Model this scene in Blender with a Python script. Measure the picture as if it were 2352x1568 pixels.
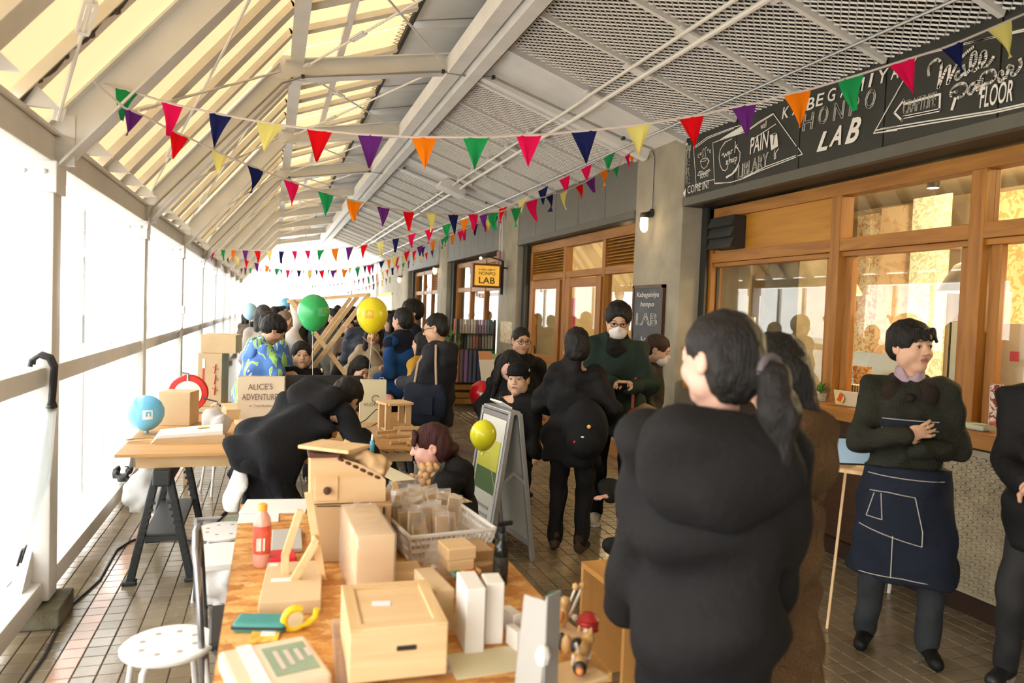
import bpy, bmesh, math, random
import numpy as np
from mathutils import Matrix, Vector, Euler
random.seed(7)
scene = bpy.context.scene
for _o in list(bpy.data.objects): bpy.data.objects.remove(_o, do_unlink=True)
COL = scene.collection
# ------------------------------------------------------------------ camera
IW, IH, FPX, EYE = 2352.0, 1568.0, 1700.0, 1.7
def _cam_axes():
    vp = (625.0, 697.0); roll = 0.037
    Y = Vector(((vp[0]-IW/2)/FPX, (vp[1]-IH/2)/FPX, 1)).normalized()
    p2 = Vector(((vp[0]+1000-IW/2)/FPX, (vp[1]+1000*roll-IH/2)/FPX, 1))
    Z = Y.cross(p2).normalized()
    if Z.y > 0: Z = -Z
    return Y.cross(Z), Y, Z
AX, AY, AZ = _cam_axes()
def c2w(v): return Vector((AX.dot(v), AY.dot(v), AZ.dot(v)))
cam_data = bpy.data.cameras.new('camera'); cam = bpy.data.objects.new('camera', cam_data); COL.objects.link(cam)
_r, _u, _b = c2w(Vector((1,0,0))), c2w(Vector((0,-1,0))), c2w(Vector((0,0,-1)))
cam.matrix_world = Matrix(((_r.x,_u.x,_b.x,0),(_r.y,_u.y,_b.y,0),(_r.z,_u.z,_b.z,EYE),(0,0,0,1)))
cam_data.sensor_width = 36; cam_data.lens = FPX/IW*36; cam_data.clip_start = .05; cam_data.clip_end = 300
cam_data.dof.use_dof = True; cam_data.dof.focus_distance = 5.6; cam_data.dof.aperture_fstop = 2.0
scene.camera = cam
# pixel of the photograph -> point in the place, on a plane that the thing touches
def ray(u, v): return c2w(Vector(((u-IW/2)/FPX, (v-IH/2)/FPX, 1)))
ORG = Vector((0,0,EYE))
def G(u, v, z=0.0): r = ray(u,v); return ORG + r*((z-EYE)/r.z)
def OX(u, v, x): r = ray(u,v); return ORG + r*(x/r.x)
def OY(u, v, y): r = ray(u,v); return ORG + r*(y/r.y)
def DP(u, v, d): return ORG + ray(u,v)*d
# ------------------------------------------------------------------ world, exposure
world = bpy.data.worlds.new('overcast'); scene.world = world; world.use_nodes = True
_bg = world.node_tree.nodes['Background']; _bg.inputs[0].default_value = (1.0,.985,.96,1); _bg.inputs[1].default_value = 8.5
scene.view_settings.view_transform = 'Standard'; scene.view_settings.look = 'None'
scene.view_settings.exposure = 0.0; scene.view_settings.gamma = 1.0; scene.view_settings.use_curve_mapping = False
# ------------------------------------------------------------------ materials
MATS = {}
def s2l(c):
    return tuple(((x/12.92) if x <= .04045 else ((x+.055)/1.055)**2.4) for x in c)
def hexc(h): return s2l(tuple(int(h[i:i+2],16)/255 for i in (0,2,4)))
def mat(name, col, rough=.7, metal=0, var=.0, vscale=8, bump=0, bscale=60, spec=.5, alpha=1, emit=None, estr=1, trans=0, sheen=0, stretch=None):
    if name in MATS: return MATS[name]
    if isinstance(col, str): col = hexc(col)
    m = bpy.data.materials.new(name); m.use_nodes = True; nt = m.node_tree; b = nt.nodes['Principled BSDF']
    b.inputs['Base Color'].default_value = (*col,1); b.inputs['Roughness'].default_value = rough; b.inputs['Metallic'].default_value = metal
    b.inputs['Specular IOR Level'].default_value = spec
    if trans: b.inputs['Transmission Weight'].default_value = trans
    if sheen: b.inputs['Sheen Weight'].default_value = sheen; b.inputs['Sheen Roughness'].default_value = .5
    if alpha < 1: b.inputs['Alpha'].default_value = alpha
    if emit: b.inputs['Emission Color'].default_value = (*(hexc(emit) if isinstance(emit,str) else emit),1); b.inputs['Emission Strength'].default_value = estr
    if var or bump:
        tc = nt.nodes.new('ShaderNodeTexCoord'); vec = tc.outputs['Object']
        if stretch:
            mp = nt.nodes.new('ShaderNodeMapping'); mp.inputs['Scale'].default_value = stretch; nt.links.new(vec, mp.inputs[0]); vec = mp.outputs[0]
        if var:
            n = nt.nodes.new('ShaderNodeTexNoise'); n.inputs['Scale'].default_value = vscale; n.inputs['Detail'].default_value = 5; nt.links.new(vec, n.inputs['Vector'])
            r = nt.nodes.new('ShaderNodeValToRGB'); r.color_ramp.elements[0].position = .3; r.color_ramp.elements[1].position = .7
            r.color_ramp.elements[0].color = (*[c*(1-var) for c in col],1); r.color_ramp.elements[1].color = (*[min(1,c*(1+var)) for c in col],1)
            nt.links.new(n.outputs['Fac'], r.inputs[0]); nt.links.new(r.outputs[0], b.inputs['Base Color'])
        if bump:
            n2 = nt.nodes.new('ShaderNodeTexNoise'); n2.inputs['Scale'].default_value = bscale; n2.inputs['Detail'].default_value = 4; nt.links.new(vec, n2.inputs['Vector'])
            bp = nt.nodes.new('ShaderNodeBump'); bp.inputs['Strength'].default_value = bump; bp.inputs['Distance'].default_value = .02
            nt.links.new(n2.outputs['Fac'], bp.inputs['Height']); nt.links.new(bp.outputs[0], b.inputs['Normal'])
    MATS[name] = m; return m
def wood(name, c1, c2, axis='Y', scale=6, rough=.55, ring=.5):
    if name in MATS: return MATS[name]
    m = bpy.data.materials.new(name); m.use_nodes = True; nt = m.node_tree; b = nt.nodes['Principled BSDF']; b.inputs['Roughness'].default_value = rough
    tc = nt.nodes.new('ShaderNodeTexCoord'); mp = nt.nodes.new('ShaderNodeMapping')
    s = {'X':(.8,9,9),'Y':(9,.8,9),'Z':(9,9,.8)}[axis]; mp.inputs['Scale'].default_value = tuple(v*scale/6 for v in s)
    nt.links.new(tc.outputs['Object'], mp.inputs[0])
    n = nt.nodes.new('ShaderNodeTexNoise'); n.inputs['Scale'].default_value = 2.2; n.inputs['Detail'].default_value = 7; n.inputs['Distortion'].default_value = .6; nt.links.new(mp.outputs[0], n.inputs['Vector'])
    r = nt.nodes.new('ShaderNodeValToRGB'); r.color_ramp.elements[0].position = .32; r.color_ramp.elements[1].position = .68
    c1 = hexc(c1) if isinstance(c1,str) else c1; c2 = hexc(c2) if isinstance(c2,str) else c2
    r.color_ramp.elements[0].color = (*c1,1); r.color_ramp.elements[1].color = (*c2,1)
    nt.links.new(n.outputs['Fac'], r.inputs[0]); nt.links.new(r.outputs[0], b.inputs['Base Color'])
    bp = nt.nodes.new('ShaderNodeBump'); bp.inputs['Strength'].default_value = .12; bp.inputs['Distance'].default_value = .01
    nt.links.new(n.outputs['Fac'], bp.inputs['Height']); nt.links.new(bp.outputs[0], b.inputs['Normal'])
    MATS[name] = m; return m
def osb(name, c1, c2, c3):
    m = bpy.data.materials.new(name); m.use_nodes = True; nt = m.node_tree; b = nt.nodes['Principled BSDF']; b.inputs['Roughness'].default_value = .55
    tc = nt.nodes.new('ShaderNodeTexCoord'); mp = nt.nodes.new('ShaderNodeMapping'); mp.inputs['Scale'].default_value = (16,34,16); mp.inputs['Rotation'].default_value = (0,0,.5)
    nt.links.new(tc.outputs['Object'], mp.inputs[0])
    dn = nt.nodes.new('ShaderNodeTexNoise'); dn.inputs['Scale'].default_value = 3; nt.links.new(mp.outputs[0], dn.inputs['Vector'])
    ad = nt.nodes.new('ShaderNodeVectorMath'); ad.operation = 'MULTIPLY_ADD'; ad.inputs[1].default_value = (1.6,1.6,1.6); nt.links.new(dn.outputs['Color'], ad.inputs[0]); nt.links.new(mp.outputs[0], ad.inputs[2])
    v = nt.nodes.new('ShaderNodeTexVoronoi'); v.inputs['Scale'].default_value = 1; nt.links.new(ad.outputs[0], v.inputs['Vector'])
    sp = nt.nodes.new('ShaderNodeSeparateColor'); nt.links.new(v.outputs['Color'], sp.inputs[0])
    r = nt.nodes.new('ShaderNodeValToRGB'); r.color_ramp.elements[0].color = (*hexc(c1),1); r.color_ramp.elements[1].color = (*hexc(c3),1)
    e = r.color_ramp.elements.new(.5); e.color = (*hexc(c2),1)
    nt.links.new(sp.outputs[0], r.inputs[0]); nt.links.new(r.outputs[0], b.inputs['Base Color'])
    MATS[name] = m; return m
def glass(name, tint=(.97,.98,.97), refl=1.0, haze=0.0, hazecol=(1,1,1)):
    """thin pane: straight-through transmission, Fresnel mirror reflection, optional milky haze"""
    if name in MATS: return MATS[name]
    m = bpy.data.materials.new(name); m.use_nodes = True; nt = m.node_tree; nt.nodes.clear()
    out = nt.nodes.new('ShaderNodeOutputMaterial'); t = nt.nodes.new('ShaderNodeBsdfTransparent'); t.inputs[0].default_value = (*tint,1)
    g = nt.nodes.new('ShaderNodeBsdfGlossy'); g.inputs['Roughness'].default_value = .0; f = nt.nodes.new('ShaderNodeMapRange'); lw = nt.nodes.new('ShaderNodeLayerWeight'); lw.inputs[0].default_value = .5; pw = nt.nodes.new('ShaderNodeMath'); pw.operation = 'POWER'; pw.inputs[1].default_value = 5
    nt.links.new(lw.outputs['Facing'], pw.inputs[0]); nt.links.new(pw.outputs[0], f.inputs['Value']); f.inputs['To Min'].default_value = .04; f.inputs['To Max'].default_value = 1
    mu = nt.nodes.new('ShaderNodeMath'); mu.operation = 'MULTIPLY'; mu.inputs[1].default_value = refl; mu.use_clamp = True
    geo = nt.nodes.new('ShaderNodeNewGeometry')
    nt.links.new(f.outputs[0], mu.inputs[0]); mx = nt.nodes.new('ShaderNodeMixShader'); nt.links.new(mu.outputs[0], mx.inputs[0]); nt.links.new(t.outputs[0], mx.inputs[1]); nt.links.new(g.outputs[0], mx.inputs[2])
    res = mx.outputs[0]
    if haze:
        d = nt.nodes.new('ShaderNodeBsdfTranslucent'); d.inputs[0].default_value = (*hazecol,1); d2 = nt.nodes.new('ShaderNodeBsdfDiffuse'); d2.inputs[0].default_value = (*hazecol,1)
        dm = nt.nodes.new('ShaderNodeMixShader'); dm.inputs[0].default_value = .5; nt.links.new(d.outputs[0], dm.inputs[1]); nt.links.new(d2.outputs[0], dm.inputs[2])
        m2 = nt.nodes.new('ShaderNodeMixShader'); m2.inputs[0].default_value = haze; nt.links.new(res, m2.inputs[1]); nt.links.new(dm.outputs[0], m2.inputs[2]); res = m2.outputs[0]
    nt.links.new(res, out.inputs[0]); MATS[name] = m; return m
def cloth_trans(name, col, tw=.5, dark=.5, var=0, vscale=3):
    """woven sheet that lets some light through"""
    if name in MATS: return MATS[name]
    if isinstance(col, str): col = hexc(col)
    m = bpy.data.materials.new(name); m.use_nodes = True; nt = m.node_tree; nt.nodes.clear()
    out = nt.nodes.new('ShaderNodeOutputMaterial'); t = nt.nodes.new('ShaderNodeBsdfTranslucent'); d = nt.nodes.new('ShaderNodeBsdfDiffuse')
    t.inputs[0].default_value = (*[c*dark for c in col],1); d.inputs[0].default_value = (*col,1)
    mx = nt.nodes.new('ShaderNodeMixShader'); mx.inputs[0].default_value = tw; nt.links.new(d.outputs[0], mx.inputs[1]); nt.links.new(t.outputs[0], mx.inputs[2]); nt.links.new(mx.outputs[0], out.inputs[0])
    if var:
        tc = nt.nodes.new('ShaderNodeTexCoord'); n = nt.nodes.new('ShaderNodeTexNoise'); n.inputs['Scale'].default_value = vscale; nt.links.new(tc.outputs['Object'], n.inputs['Vector'])
        r = nt.nodes.new('ShaderNodeValToRGB'); r.color_ramp.elements[0].color = (*[c*dark*(1-var) for c in col],1); r.color_ramp.elements[1].color = (*[min(1,c*dark*(1+var)) for c in col],1)
        nt.links.new(n.outputs['Fac'], r.inputs[0]); nt.links.new(r.outputs[0], t.inputs[0])
    MATS[name] = m; return m
# ------------------------------------------------------------------ objects
def obj(name, me, m=None, parent=None, loc=None, rot=None):
    o = bpy.data.objects.new(name, me); COL.objects.link(o)
    if m is not None and me is not None:
        for x in (m if isinstance(m,(list,tuple)) else [m]): me.materials.append(x)
    if parent is not None: o.parent = parent
    if loc is not None: o.location = loc
    if rot is not None: o.rotation_euler = rot
    return o
def tag(o, label, cat, group=None, kind=None):
    o['label'] = label; o['category'] = cat
    if group: o['group'] = group
    if kind: o['kind'] = kind
    return o
def thing(name, label, cat, loc=(0,0,0), rz=0, group=None):
    o = bpy.data.objects.new(name, None); COL.objects.link(o); o.location = loc; o.rotation_euler = (0,0,rz); o.empty_display_size = .1
    return tag(o, label, cat, group)
def struct(o, label=None):
    o['kind'] = 'structure'
    if label: o['label'] = label
    return o
def sempty(name, label=None):
    o = bpy.data.objects.new(name, None); COL.objects.link(o); return struct(o, label)
def copy_tree(o, parent=None, loc=None, rz=None, label=None):
    c = o.copy(); COL.objects.link(c)
    if parent is not None: c.parent = parent
    for ch in list(o.children): copy_tree(ch, c)
    if loc is not None: c.location = loc
    if rz is not None: c.rotation_euler = (0,0,rz)
    if label: c['label'] = label
    return c
def frame_from(d, up=(0,0,1)):
    z = Vector(d).normalized(); u = Vector(up)
    if abs(z.dot(u)) > .999: u = Vector((0,1,0))
    x = u.cross(z).normalized(); y = z.cross(x)
    return Matrix((x,y,z)).transposed()
class MB:
    def __init__(s): s.v = []; s.f = []; s.mi = []; s.cur = 0
    def add(s, vs, fs, M=None):
        b = len(s.v)
        if M is not None: vs = [M @ Vector(p) for p in vs]
        s.v.extend(tuple(p) for p in vs); s.f.extend(tuple(i+b for i in f) for f in fs); s.mi.extend([s.cur]*len(fs)); return s
    def box(s, c, d, R=None, ch=0):
        hx,hy,hz = d[0]/2,d[1]/2,d[2]/2; M = Matrix.Translation(c)
        if R is not None: M = M @ (R.to_4x4() if len(R) == 3 else R)
        if not ch:
            vs = [(x*hx,y*hy,z*hz) for z in (-1,1) for y in (-1,1) for x in (-1,1)]
            return s.add(vs, [(0,2,3,1),(4,5,7,6),(0,1,5,4),(2,6,7,3),(0,4,6,2),(1,3,7,5)], M)
        bm = bmesh.new(); bmesh.ops.create_cube(bm, size=1)
        for v in bm.verts: v.co = (v.co.x*d[0], v.co.y*d[1], v.co.z*d[2])
        bmesh.ops.bevel(bm, geom=bm.edges[:], offset=min(ch, .45*min(d)), segments=2, affect='EDGES', profile=.5)
        bm.verts.index_update(); s.add([v.co.copy() for v in bm.verts], [[v.index for v in f.verts] for f in bm.faces], M); bm.free(); return s
    def span(s, a, b, ch=0):
        a, b = Vector(a), Vector(b); return s.box((a+b)/2, [abs(x) for x in (b-a)], ch=ch)
    def bar(s, p0, p1, w, h, up=(0,0,1), ch=0):
        p0, p1 = Vector(p0), Vector(p1); R = frame_from(p1-p0, up); return s.box((p0+p1)/2, (w,h,(p1-p0).length), R, ch)
    def tube(s, pts, r, n=8, cap=True, flat=None):
        pts = [Vector(p) for p in pts]; N = len(pts); rs = r if isinstance(r,(list,tuple)) else [r]*N; vs = []; prev = None
        for i,p in enumerate(pts):
            t = (pts[min(i+1,N-1)]-pts[max(i-1,0)]).normalized()
            if prev is None:
                x = t.cross(Vector((0,0,1)) if abs(t.z) < .95 else Vector((1,0,0))).normalized()
            else: x = (prev - t*prev.dot(t)).normalized()
            prev = x; y = t.cross(x)
            for k in range(n):
                a = 2*math.pi*k/n; vs.append(p + x*(math.cos(a)*rs[i]) + y*(math.sin(a)*rs[i]*(flat or 1)))
        fs = [(i*n+k, i*n+(k+1)%n, (i+1)*n+(k+1)%n, (i+1)*n+k) for i in range(N-1) for k in range(n)]
        if cap: fs += [tuple(range(n-1,-1,-1)), tuple((N-1)*n+k for k in range(n))]
        return s.add(vs, fs)
    def lathe(s, prof, n=20, M=None, cap=True):
        vs = [(r*math.cos(2*math.pi*k/n), r*math.sin(2*math.pi*k/n), z) for r,z in prof for k in range(n)]
        fs = [(i*n+k, i*n+(k+1)%n, (i+1)*n+(k+1)%n, (i+1)*n+k) for i in range(len(prof)-1) for k in range(n)]
        if cap: fs += [tuple(range(n-1,-1,-1)), tuple((len(prof)-1)*n+k for k in range(n))]
        return s.add(vs, fs, M if M is None or isinstance(M, Matrix) else Matrix.Translation(M))
    def sph(s, c, r, n=12, R=None):
        rr = (r,r,r) if not hasattr(r,'__len__') else r
        prof = [(math.sin(math.pi*i/(n//2)), -math.cos(math.pi*i/(n//2))) for i in range(1,n//2)]
        M = Matrix.Translation(c) @ (R.to_4x4() if R is not None else Matrix()) @ Matrix.Diagonal((*rr,1))
        vs = [(0,0,-1)]+[(q*math.cos(2*math.pi*k/n), q*math.sin(2*math.pi*k/n), z) for q,z in prof for k in range(n)]+[(0,0,1)]
        m = len(prof); fs = [(0,1+(k+1)%n,1+k) for k in range(n)]
        fs += [(1+i*n+k,1+i*n+(k+1)%n,1+(i+1)*n+(k+1)%n,1+(i+1)*n+k) for i in range(m-1) for k in range(n)]
        fs += [(1+(m-1)*n+k,1+(m-1)*n+(k+1)%n,1+m*n) for k in range(n)]
        return s.add(vs, fs, M)
    def prism(s, poly, t, M=None):
        """polygon in local XZ plane (x,z), thickness t along local Y, centred"""
        n = len(poly); vs = [(x,-t/2,z) for x,z in poly]+[(x,t/2,z) for x,z in poly]
        fs = [tuple(range(n)), tuple(range(2*n-1,n-1,-1))]+[(i,i+n,(i+1)%n+n,(i+1)%n) for i in range(n)]
        return s.add(vs, fs, M)
    def quad(s, a, b, c, d): return s.add([a,b,c,d], [(0,1,2,3)])
    def m(s, i): s.cur = i; return s
    def mesh(s, name, smooth=False):
        me = bpy.data.meshes.new(name); me.from_pydata(s.v, [], s.f); me.polygons.foreach_set('material_index', s.mi)
        if smooth:
            me.polygons.foreach_set('use_smooth', [True]*len(me.polygons))
            try: me.set_sharp_from_angle(angle=math.radians(40))
            except Exception: pass
        me.update(); return me
    def build(s, name, m, parent=None, smooth=False, loc=None, rot=None): return obj(name, s.mesh(name, smooth), m, parent, loc, rot)
def clean(me):
    bm = bmesh.new(); bm.from_mesh(me); bmesh.ops.recalc_face_normals(bm, faces=bm.faces[:]); bm.to_mesh(me); bm.free(); return me
def text(name, body, size, M, m, parent, ext=.002, align='LEFT', shear=0, spacing=1.0, bold=0, outline=0):
    cu = bpy.data.curves.new(name,'FONT'); cu.body = body; cu.size = size; cu.extrude = ext; cu.align_x = align; cu.shear = shear; cu.space_character = spacing; cu.resolution_u = 3
    cu.offset = bold
    if outline: cu.fill_mode = 'NONE'; cu.bevel_depth = outline; cu.extrude = 0; cu.bevel_resolution = 0
    t = bpy.data.objects.new('_t', cu); COL.objects.link(t); dg = bpy.context.evaluated_depsgraph_get(); dg.update()
    me = bpy.data.meshes.new_from_object(t.evaluated_get(dg)); bpy.data.objects.remove(t); me.name = name; me.materials.clear(); me.transform(M)
    return obj(name, me, m, parent)
def lerp(a, b, t): return a+(b-a)*t
RX = lambda a: Matrix.Rotation(a,4,'X')
RY = lambda a: Matrix.Rotation(a,4,'Y')
RZ = lambda a: Matrix.Rotation(a,4,'Z')
TR = lambda x,y=None,z=None: Matrix.Translation(x if y is None else (x,y,z))
# common materials
WHITE = mat('white_paint', (.78,.765,.73), .5, var=.06, vscale=3, bump=.05)
STEEL = mat('white_steel', (.74,.725,.69), .45, var=.07, vscale=2.5)
DARKMET = mat('dark_metal', (.025,.025,.025), .5)
BLACK = mat('black_plastic', (.012,.012,.013), .45)
GREYMET = mat('grey_metal', (.45,.45,.44), .35, .8)
# ================================================================== structure
PIL = [6.4+5.1*k for k in range(-1,4)]             # near edge of each concrete pillar, 1 m wide
POSTY = [4.38+2.85*k for k in range(-1,9)]
XF, XW, YEND = 3.78, 4.10, 34.0
# ---- floor: mortar bed, tiles proud of it
floor_m = mat('mortar', (.15,.135,.11), .8, var=.2)
fl = struct(MB().span((-1.6,.2,-.12),(4.1,12.2,-.008)).build('floor', floor_m), 'square grey floor tiles, wet towards the open side')
def tile_mat(name, col, rough):
    m = bpy.data.materials.new(name); m.use_nodes = True; nt = m.node_tree; b = nt.nodes['Principled BSDF']; b.inputs['Specular IOR Level'].default_value = .85
    oi = nt.nodes.new('ShaderNodeObjectInfo'); geo = nt.nodes.new('ShaderNodeNewGeometry'); n = nt.nodes.new('ShaderNodeTexNoise'); n.inputs['Scale'].default_value = 1.6; n.inputs['Detail'].default_value = 6
    nt.links.new(geo.outputs['Position'], n.inputs['Vector']); r = nt.nodes.new('ShaderNodeValToRGB')
    r.color_ramp.elements[0].position = .3; r.color_ramp.elements[1].position = .72
    r.color_ramp.elements[0].color = (*[c*.72 for c in col],1); r.color_ramp.elements[1].color = (*[c*1.25 for c in col],1)
    nt.links.new(n.outputs['Fac'], r.inputs[0])
    wn = nt.nodes.new('ShaderNodeTexWhiteNoise'); wn.noise_dimensions = '2D'; mp = nt.nodes.new('ShaderNodeVectorMath'); mp.operation = 'SCALE'; mp.inputs['Scale'].default_value = 1/.102
    fl_ = nt.nodes.new('ShaderNodeVectorMath'); fl_.operation = 'FLOOR'; nt.links.new(geo.outputs['Position'], mp.inputs[0]); nt.links.new(mp.outputs[0], fl_.inputs[0]); nt.links.new(fl_.outputs[0], wn.inputs['Vector'])
    mr = nt.nodes.new('ShaderNodeMapRange'); mr.inputs['To Min'].default_value = .82; mr.inputs['To Max'].default_value = 1.15; nt.links.new(wn.outputs['Value'], mr.inputs['Value'])
    mm = nt.nodes.new('ShaderNodeVectorMath'); mm.operation = 'SCALE'; nt.links.new(r.outputs[0], mm.inputs[0]); nt.links.new(mr.outputs[0], mm.inputs['Scale']); nt.links.new(mm.outputs[0], b.inputs['Base Color'])
    # puddles: wetter, glossier patches
    n2 = nt.nodes.new('ShaderNodeTexNoise'); n2.inputs['Scale'].default_value = .9; n2.inputs['Detail'].default_value = 3; nt.links.new(geo.outputs['Position'], n2.inputs['Vector'])
    r2 = nt.nodes.new('ShaderNodeMapRange'); r2.inputs['From Min'].default_value = .4; r2.inputs['From Max'].default_value = .62; r2.inputs['To Min'].default_value = rough[0]; r2.inputs['To Max'].default_value = rough[1]
    nt.links.new(n2.outputs['Fac'], r2.inputs['Value']); nt.links.new(r2.outputs[0], b.inputs['Roughness'])
    bp = nt.nodes.new('ShaderNodeBump'); bp.inputs['Strength'].default_value = .15; bp.inputs['Distance'].default_value = .004; n3 = nt.nodes.new('ShaderNodeTexNoise'); n3.inputs['Scale'].default_value = 90
    nt.links.new(geo.outputs['Position'], n3.inputs['Vector']); nt.links.new(n3.outputs['Fac'], bp.inputs['Height']); nt.links.new(bp.outputs[0], b.inputs['Normal'])
    return m
TILE = tile_mat('floor_tile', (.225,.178,.115), (.10,.34)); TERRA = tile_mat('terracotta_tile', (.46,.27,.17), (.10,.3))
P = .102
def tile_geo(mb, x, y, dz):
    a = .0482; b = .0462
    vs = [(x-a,y-a,-.02),(x+a,y-a,-.02),(x+a,y+a,-.02),(x-a,y+a,-.02),(x-a,y-a,dz-.003),(x+a,y-a,dz-.003),(x+a,y+a,dz-.003),(x-a,y+a,dz-.003),(x-b,y-b,dz),(x+b,y-b,dz),(x+b,y+b,dz),(x-b,y+b,dz)]
    mb.add(vs, [(8,9,10,11),(4,5,9,8),(5,6,10,9),(6,7,11,10),(7,4,8,11),(0,1,5,4),(1,2,6,5),(2,3,7,6),(3,0,4,7)])
cand = []
def proj(p):
    q = Vector(p)-ORG; z = AX.z*q.x+AY.z*q.y+AZ.z*q.z; x = AX.x*q.x+AY.x*q.y+AZ.x*q.z; y = AX.y*q.x+AY.y*q.y+AZ.y*q.z
    return (x/z*FPX+IW/2, y/z*FPX+IH/2, z)
ti = []
for i in range(-15, 40):
    for j in range(14, 118):
        x, y = (i+.5)*P, (j+.5)*P
        ti.append((x, y, random.uniform(-.0015,0), -.90 < x < -.78))
def tvis(t):
    u, v, z = proj((t[0],t[1],0))
    ok = 0 < u < IW and 0 < v < IH and z > 0
    hid = (-.05 < t[0] < 1.6 and t[1] < 4.6) or (1390 < u < 1960) or t[0] < -1.05 or (560 < u < 1220)
    return (0 if ok and not hid else 1, z)
ti.sort(key=tvis)
tm = {}
for terra in (0,1):
    b_ = MB(); tile_geo(b_, 0, 0, 0); tm[terra] = b_.mesh('tile'); tm[terra].materials.append(TERRA if terra else TILE)
for x,y,dz,te in ti[:300]:
    o = obj('tile', tm[1 if te else 0], None, fl, (x,y,dz))
rest = MB()
for x,y,dz,te in ti[300:]: rest.m(1 if te else 0); tile_geo(rest, x, y, dz)
tf = rest.build('tile_field', [TILE,TERRA], fl); tf['kind'] = 'stuff'
# far floor: tiles too small to pick apart
def far_tile():
    m = bpy.data.materials.new('far_tiles'); m.use_nodes = True; nt = m.node_tree; b = nt.nodes['Principled BSDF']; b.inputs['Roughness'].default_value = .35
    geo = nt.nodes.new('ShaderNodeNewGeometry'); br = nt.nodes.new('ShaderNodeTexBrick'); br.offset = 0; br.inputs['Scale'].default_value = 1; br.inputs['Brick Width'].default_value = P; br.inputs['Row Height'].default_value = P; br.inputs['Mortar Size'].default_value = .005
    br.inputs['Color1'].default_value = (.12,.105,.075,1); br.inputs['Color2'].default_value = (.15,.13,.09,1); br.inputs['Mortar'].default_value = (.1,.09,.075,1)
    nt.links.new(geo.outputs['Position'], br.inputs['Vector']); nt.links.new(br.outputs[0], b.inputs['Base Color']); return m
struct(MB().span((-1.6,12.2,-.12),(4.1,YEND+6,0)).build('floor', far_tile()), 'far stretch of the tiled arcade floor')
struct(MB().span((-60,-10,-.4),(-1.6,80,-.14)).build('ground_outside', mat('pale_paving', (.55,.54,.52), .6, var=.1, vscale=.5)), 'pale wet ground outside the open side')
# ---- left side: steel posts, rails, eave beam, panes
wl = sempty('wall_left', 'open side of the arcade with white steel posts, rails and clear panes')
CONC0 = mat('mossy_concrete', (.12,.11,.07), .85, var=.45, vscale=9, bump=.3)
CLEAR = glass('clear_pane', (.96,.97,.97), 1.0, .06)
HAZY = glass('hazy_sheet', (.93,.94,.94), .6, .30)
XP = -1.145
pm = MB(); pm.box((0,0,1.26),(.17,.15,2.28),ch=.012)
post_me = pm.mesh('post', True); post_me.materials.append(STEEL)
gm = MB()
for s in (-1,1): gm.prism([(0,0),(.20,0),(0,.20)], .012, TR(0,s*.075,.19)@RZ(s*math.pi/2))
gus_me = gm.mesh('gusset'); gus_me.materials.append(STEEL)
cm = MB(); cm.box((0,0,2.3),(.20,.185,.16),ch=.006)
for yy in (-.045,.045):
    cm.lathe([(.013,0),(.013,.012),(.006,.018)],8,TR(yy,-.0925,2.32)@RX(math.pi/2))
cap_me = cm.mesh('cap_plate'); cap_me.materials.append(STEEL)
fm = MB(); fm.box((-.02,0,.055),(.34,.30,.11),ch=.01); foot_me = fm.mesh('footing'); foot_me.materials.append(CONC0)
for y in POSTY:
    obj('post', post_me, None, wl, (XP,y,0)); obj('gusset', gus_me, None, wl, (XP,y,0)); obj('cap_plate', cap_me, None, wl, (XP,y,0)); obj('footing', foot_me, None, wl, (XP,y,0))
for i in range(len(POSTY)-1):
    a, b = POSTY[i]+.075, POSTY[i+1]-.075
    MB().span((XP-.06,a,1.235),(XP+.06,b,1.335),ch=.008).build('mid_rail', STEEL, wl, True)
    MB().span((XP-.085,a,.115),(XP+.055,b,.225),ch=.01).build('bottom_rail', STEEL, wl, True)
    MB().span((XP-.11,a,1.335),(XP-.104,b,2.36)).build('pane', CLEAR, wl)
    MB().span((XP-.11,a,.1),(XP-.104,b,1.235)).build('sheet', HAZY, wl)
    for k in (1,2,3):
        yy = lerp(POSTY[i],POSTY[i+1],k/4+.03)
        MB().span((XP-.16,yy-.035,.05),(XP-.115,yy+.035,2.36)).build('mullion', STEEL, wl)
    for k in (.35,.8):
        yy = lerp(a,b,k); MB().span((XP-.19,yy-.05,1.33),(XP-.07,yy+.09,1.343)).build('bracket', STEEL, wl)
MB().span((XP-.085,0,2.375),(XP+.075,YEND,2.515),ch=.012).build('eave_beam', STEEL, wl, True)
MB().span((XP-.05,0,2.515),(XP+.10,YEND,2.53)).build('eave_flange', STEEL, wl)
# ---- canopy roof: translucent canvas on steel frames
roof = sempty('ceiling', 'lean-to canopy roof of cream canvas on white steel frames')
CANVAS = cloth_trans('cream_canvas', (1.0,.75,.41), .72, .20, .10, .7)
SEC = [(XP+.02,2.56),(.08,4.02),(1.18,4.42)]        # canvas line (x,z)
KN = (.08,3.84); BEAMX = 1.72
RIBS = sorted([POSTY[0]+2.85/5*k for k in range(0,5*9+1)])
for i in range(len(RIBS)-1):
    a, b = RIBS[i]+.003, RIBS[i+1]-.003; mb = MB(); nsub = 4
    pts = []
    for (p,q) in zip(SEC[:-1],SEC[1:]):
        for t in (0,.25,.5,.75): pts.append((lerp(p[0],q[0],t), lerp(p[1],q[1],t)))
    pts.append(SEC[-1])
    for (p,q) in zip(pts[:-1],pts[1:]): mb.quad((p[0],a,p[1]),(q[0],a,q[1]),(q[0],b,q[1]),(p[0],b,p[1]))
    mb.build('canvas_panel', CANVAS, roof)
RIBM = mat('rib_paint', (.80,.74,.62), .5, var=.05)
def sect_bar(mb, pts, y, w, h, dz):
    for (p,q) in zip(pts[:-1],pts[1:]):
        n = Vector((-(q[1]-p[1]),0,q[0]-p[0])).normalized()
        mb.bar(Vector((p[0],y,p[1]))+n*dz, Vector((q[0],y,q[1]))+n*dz, w, h, (0,1,0))
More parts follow.
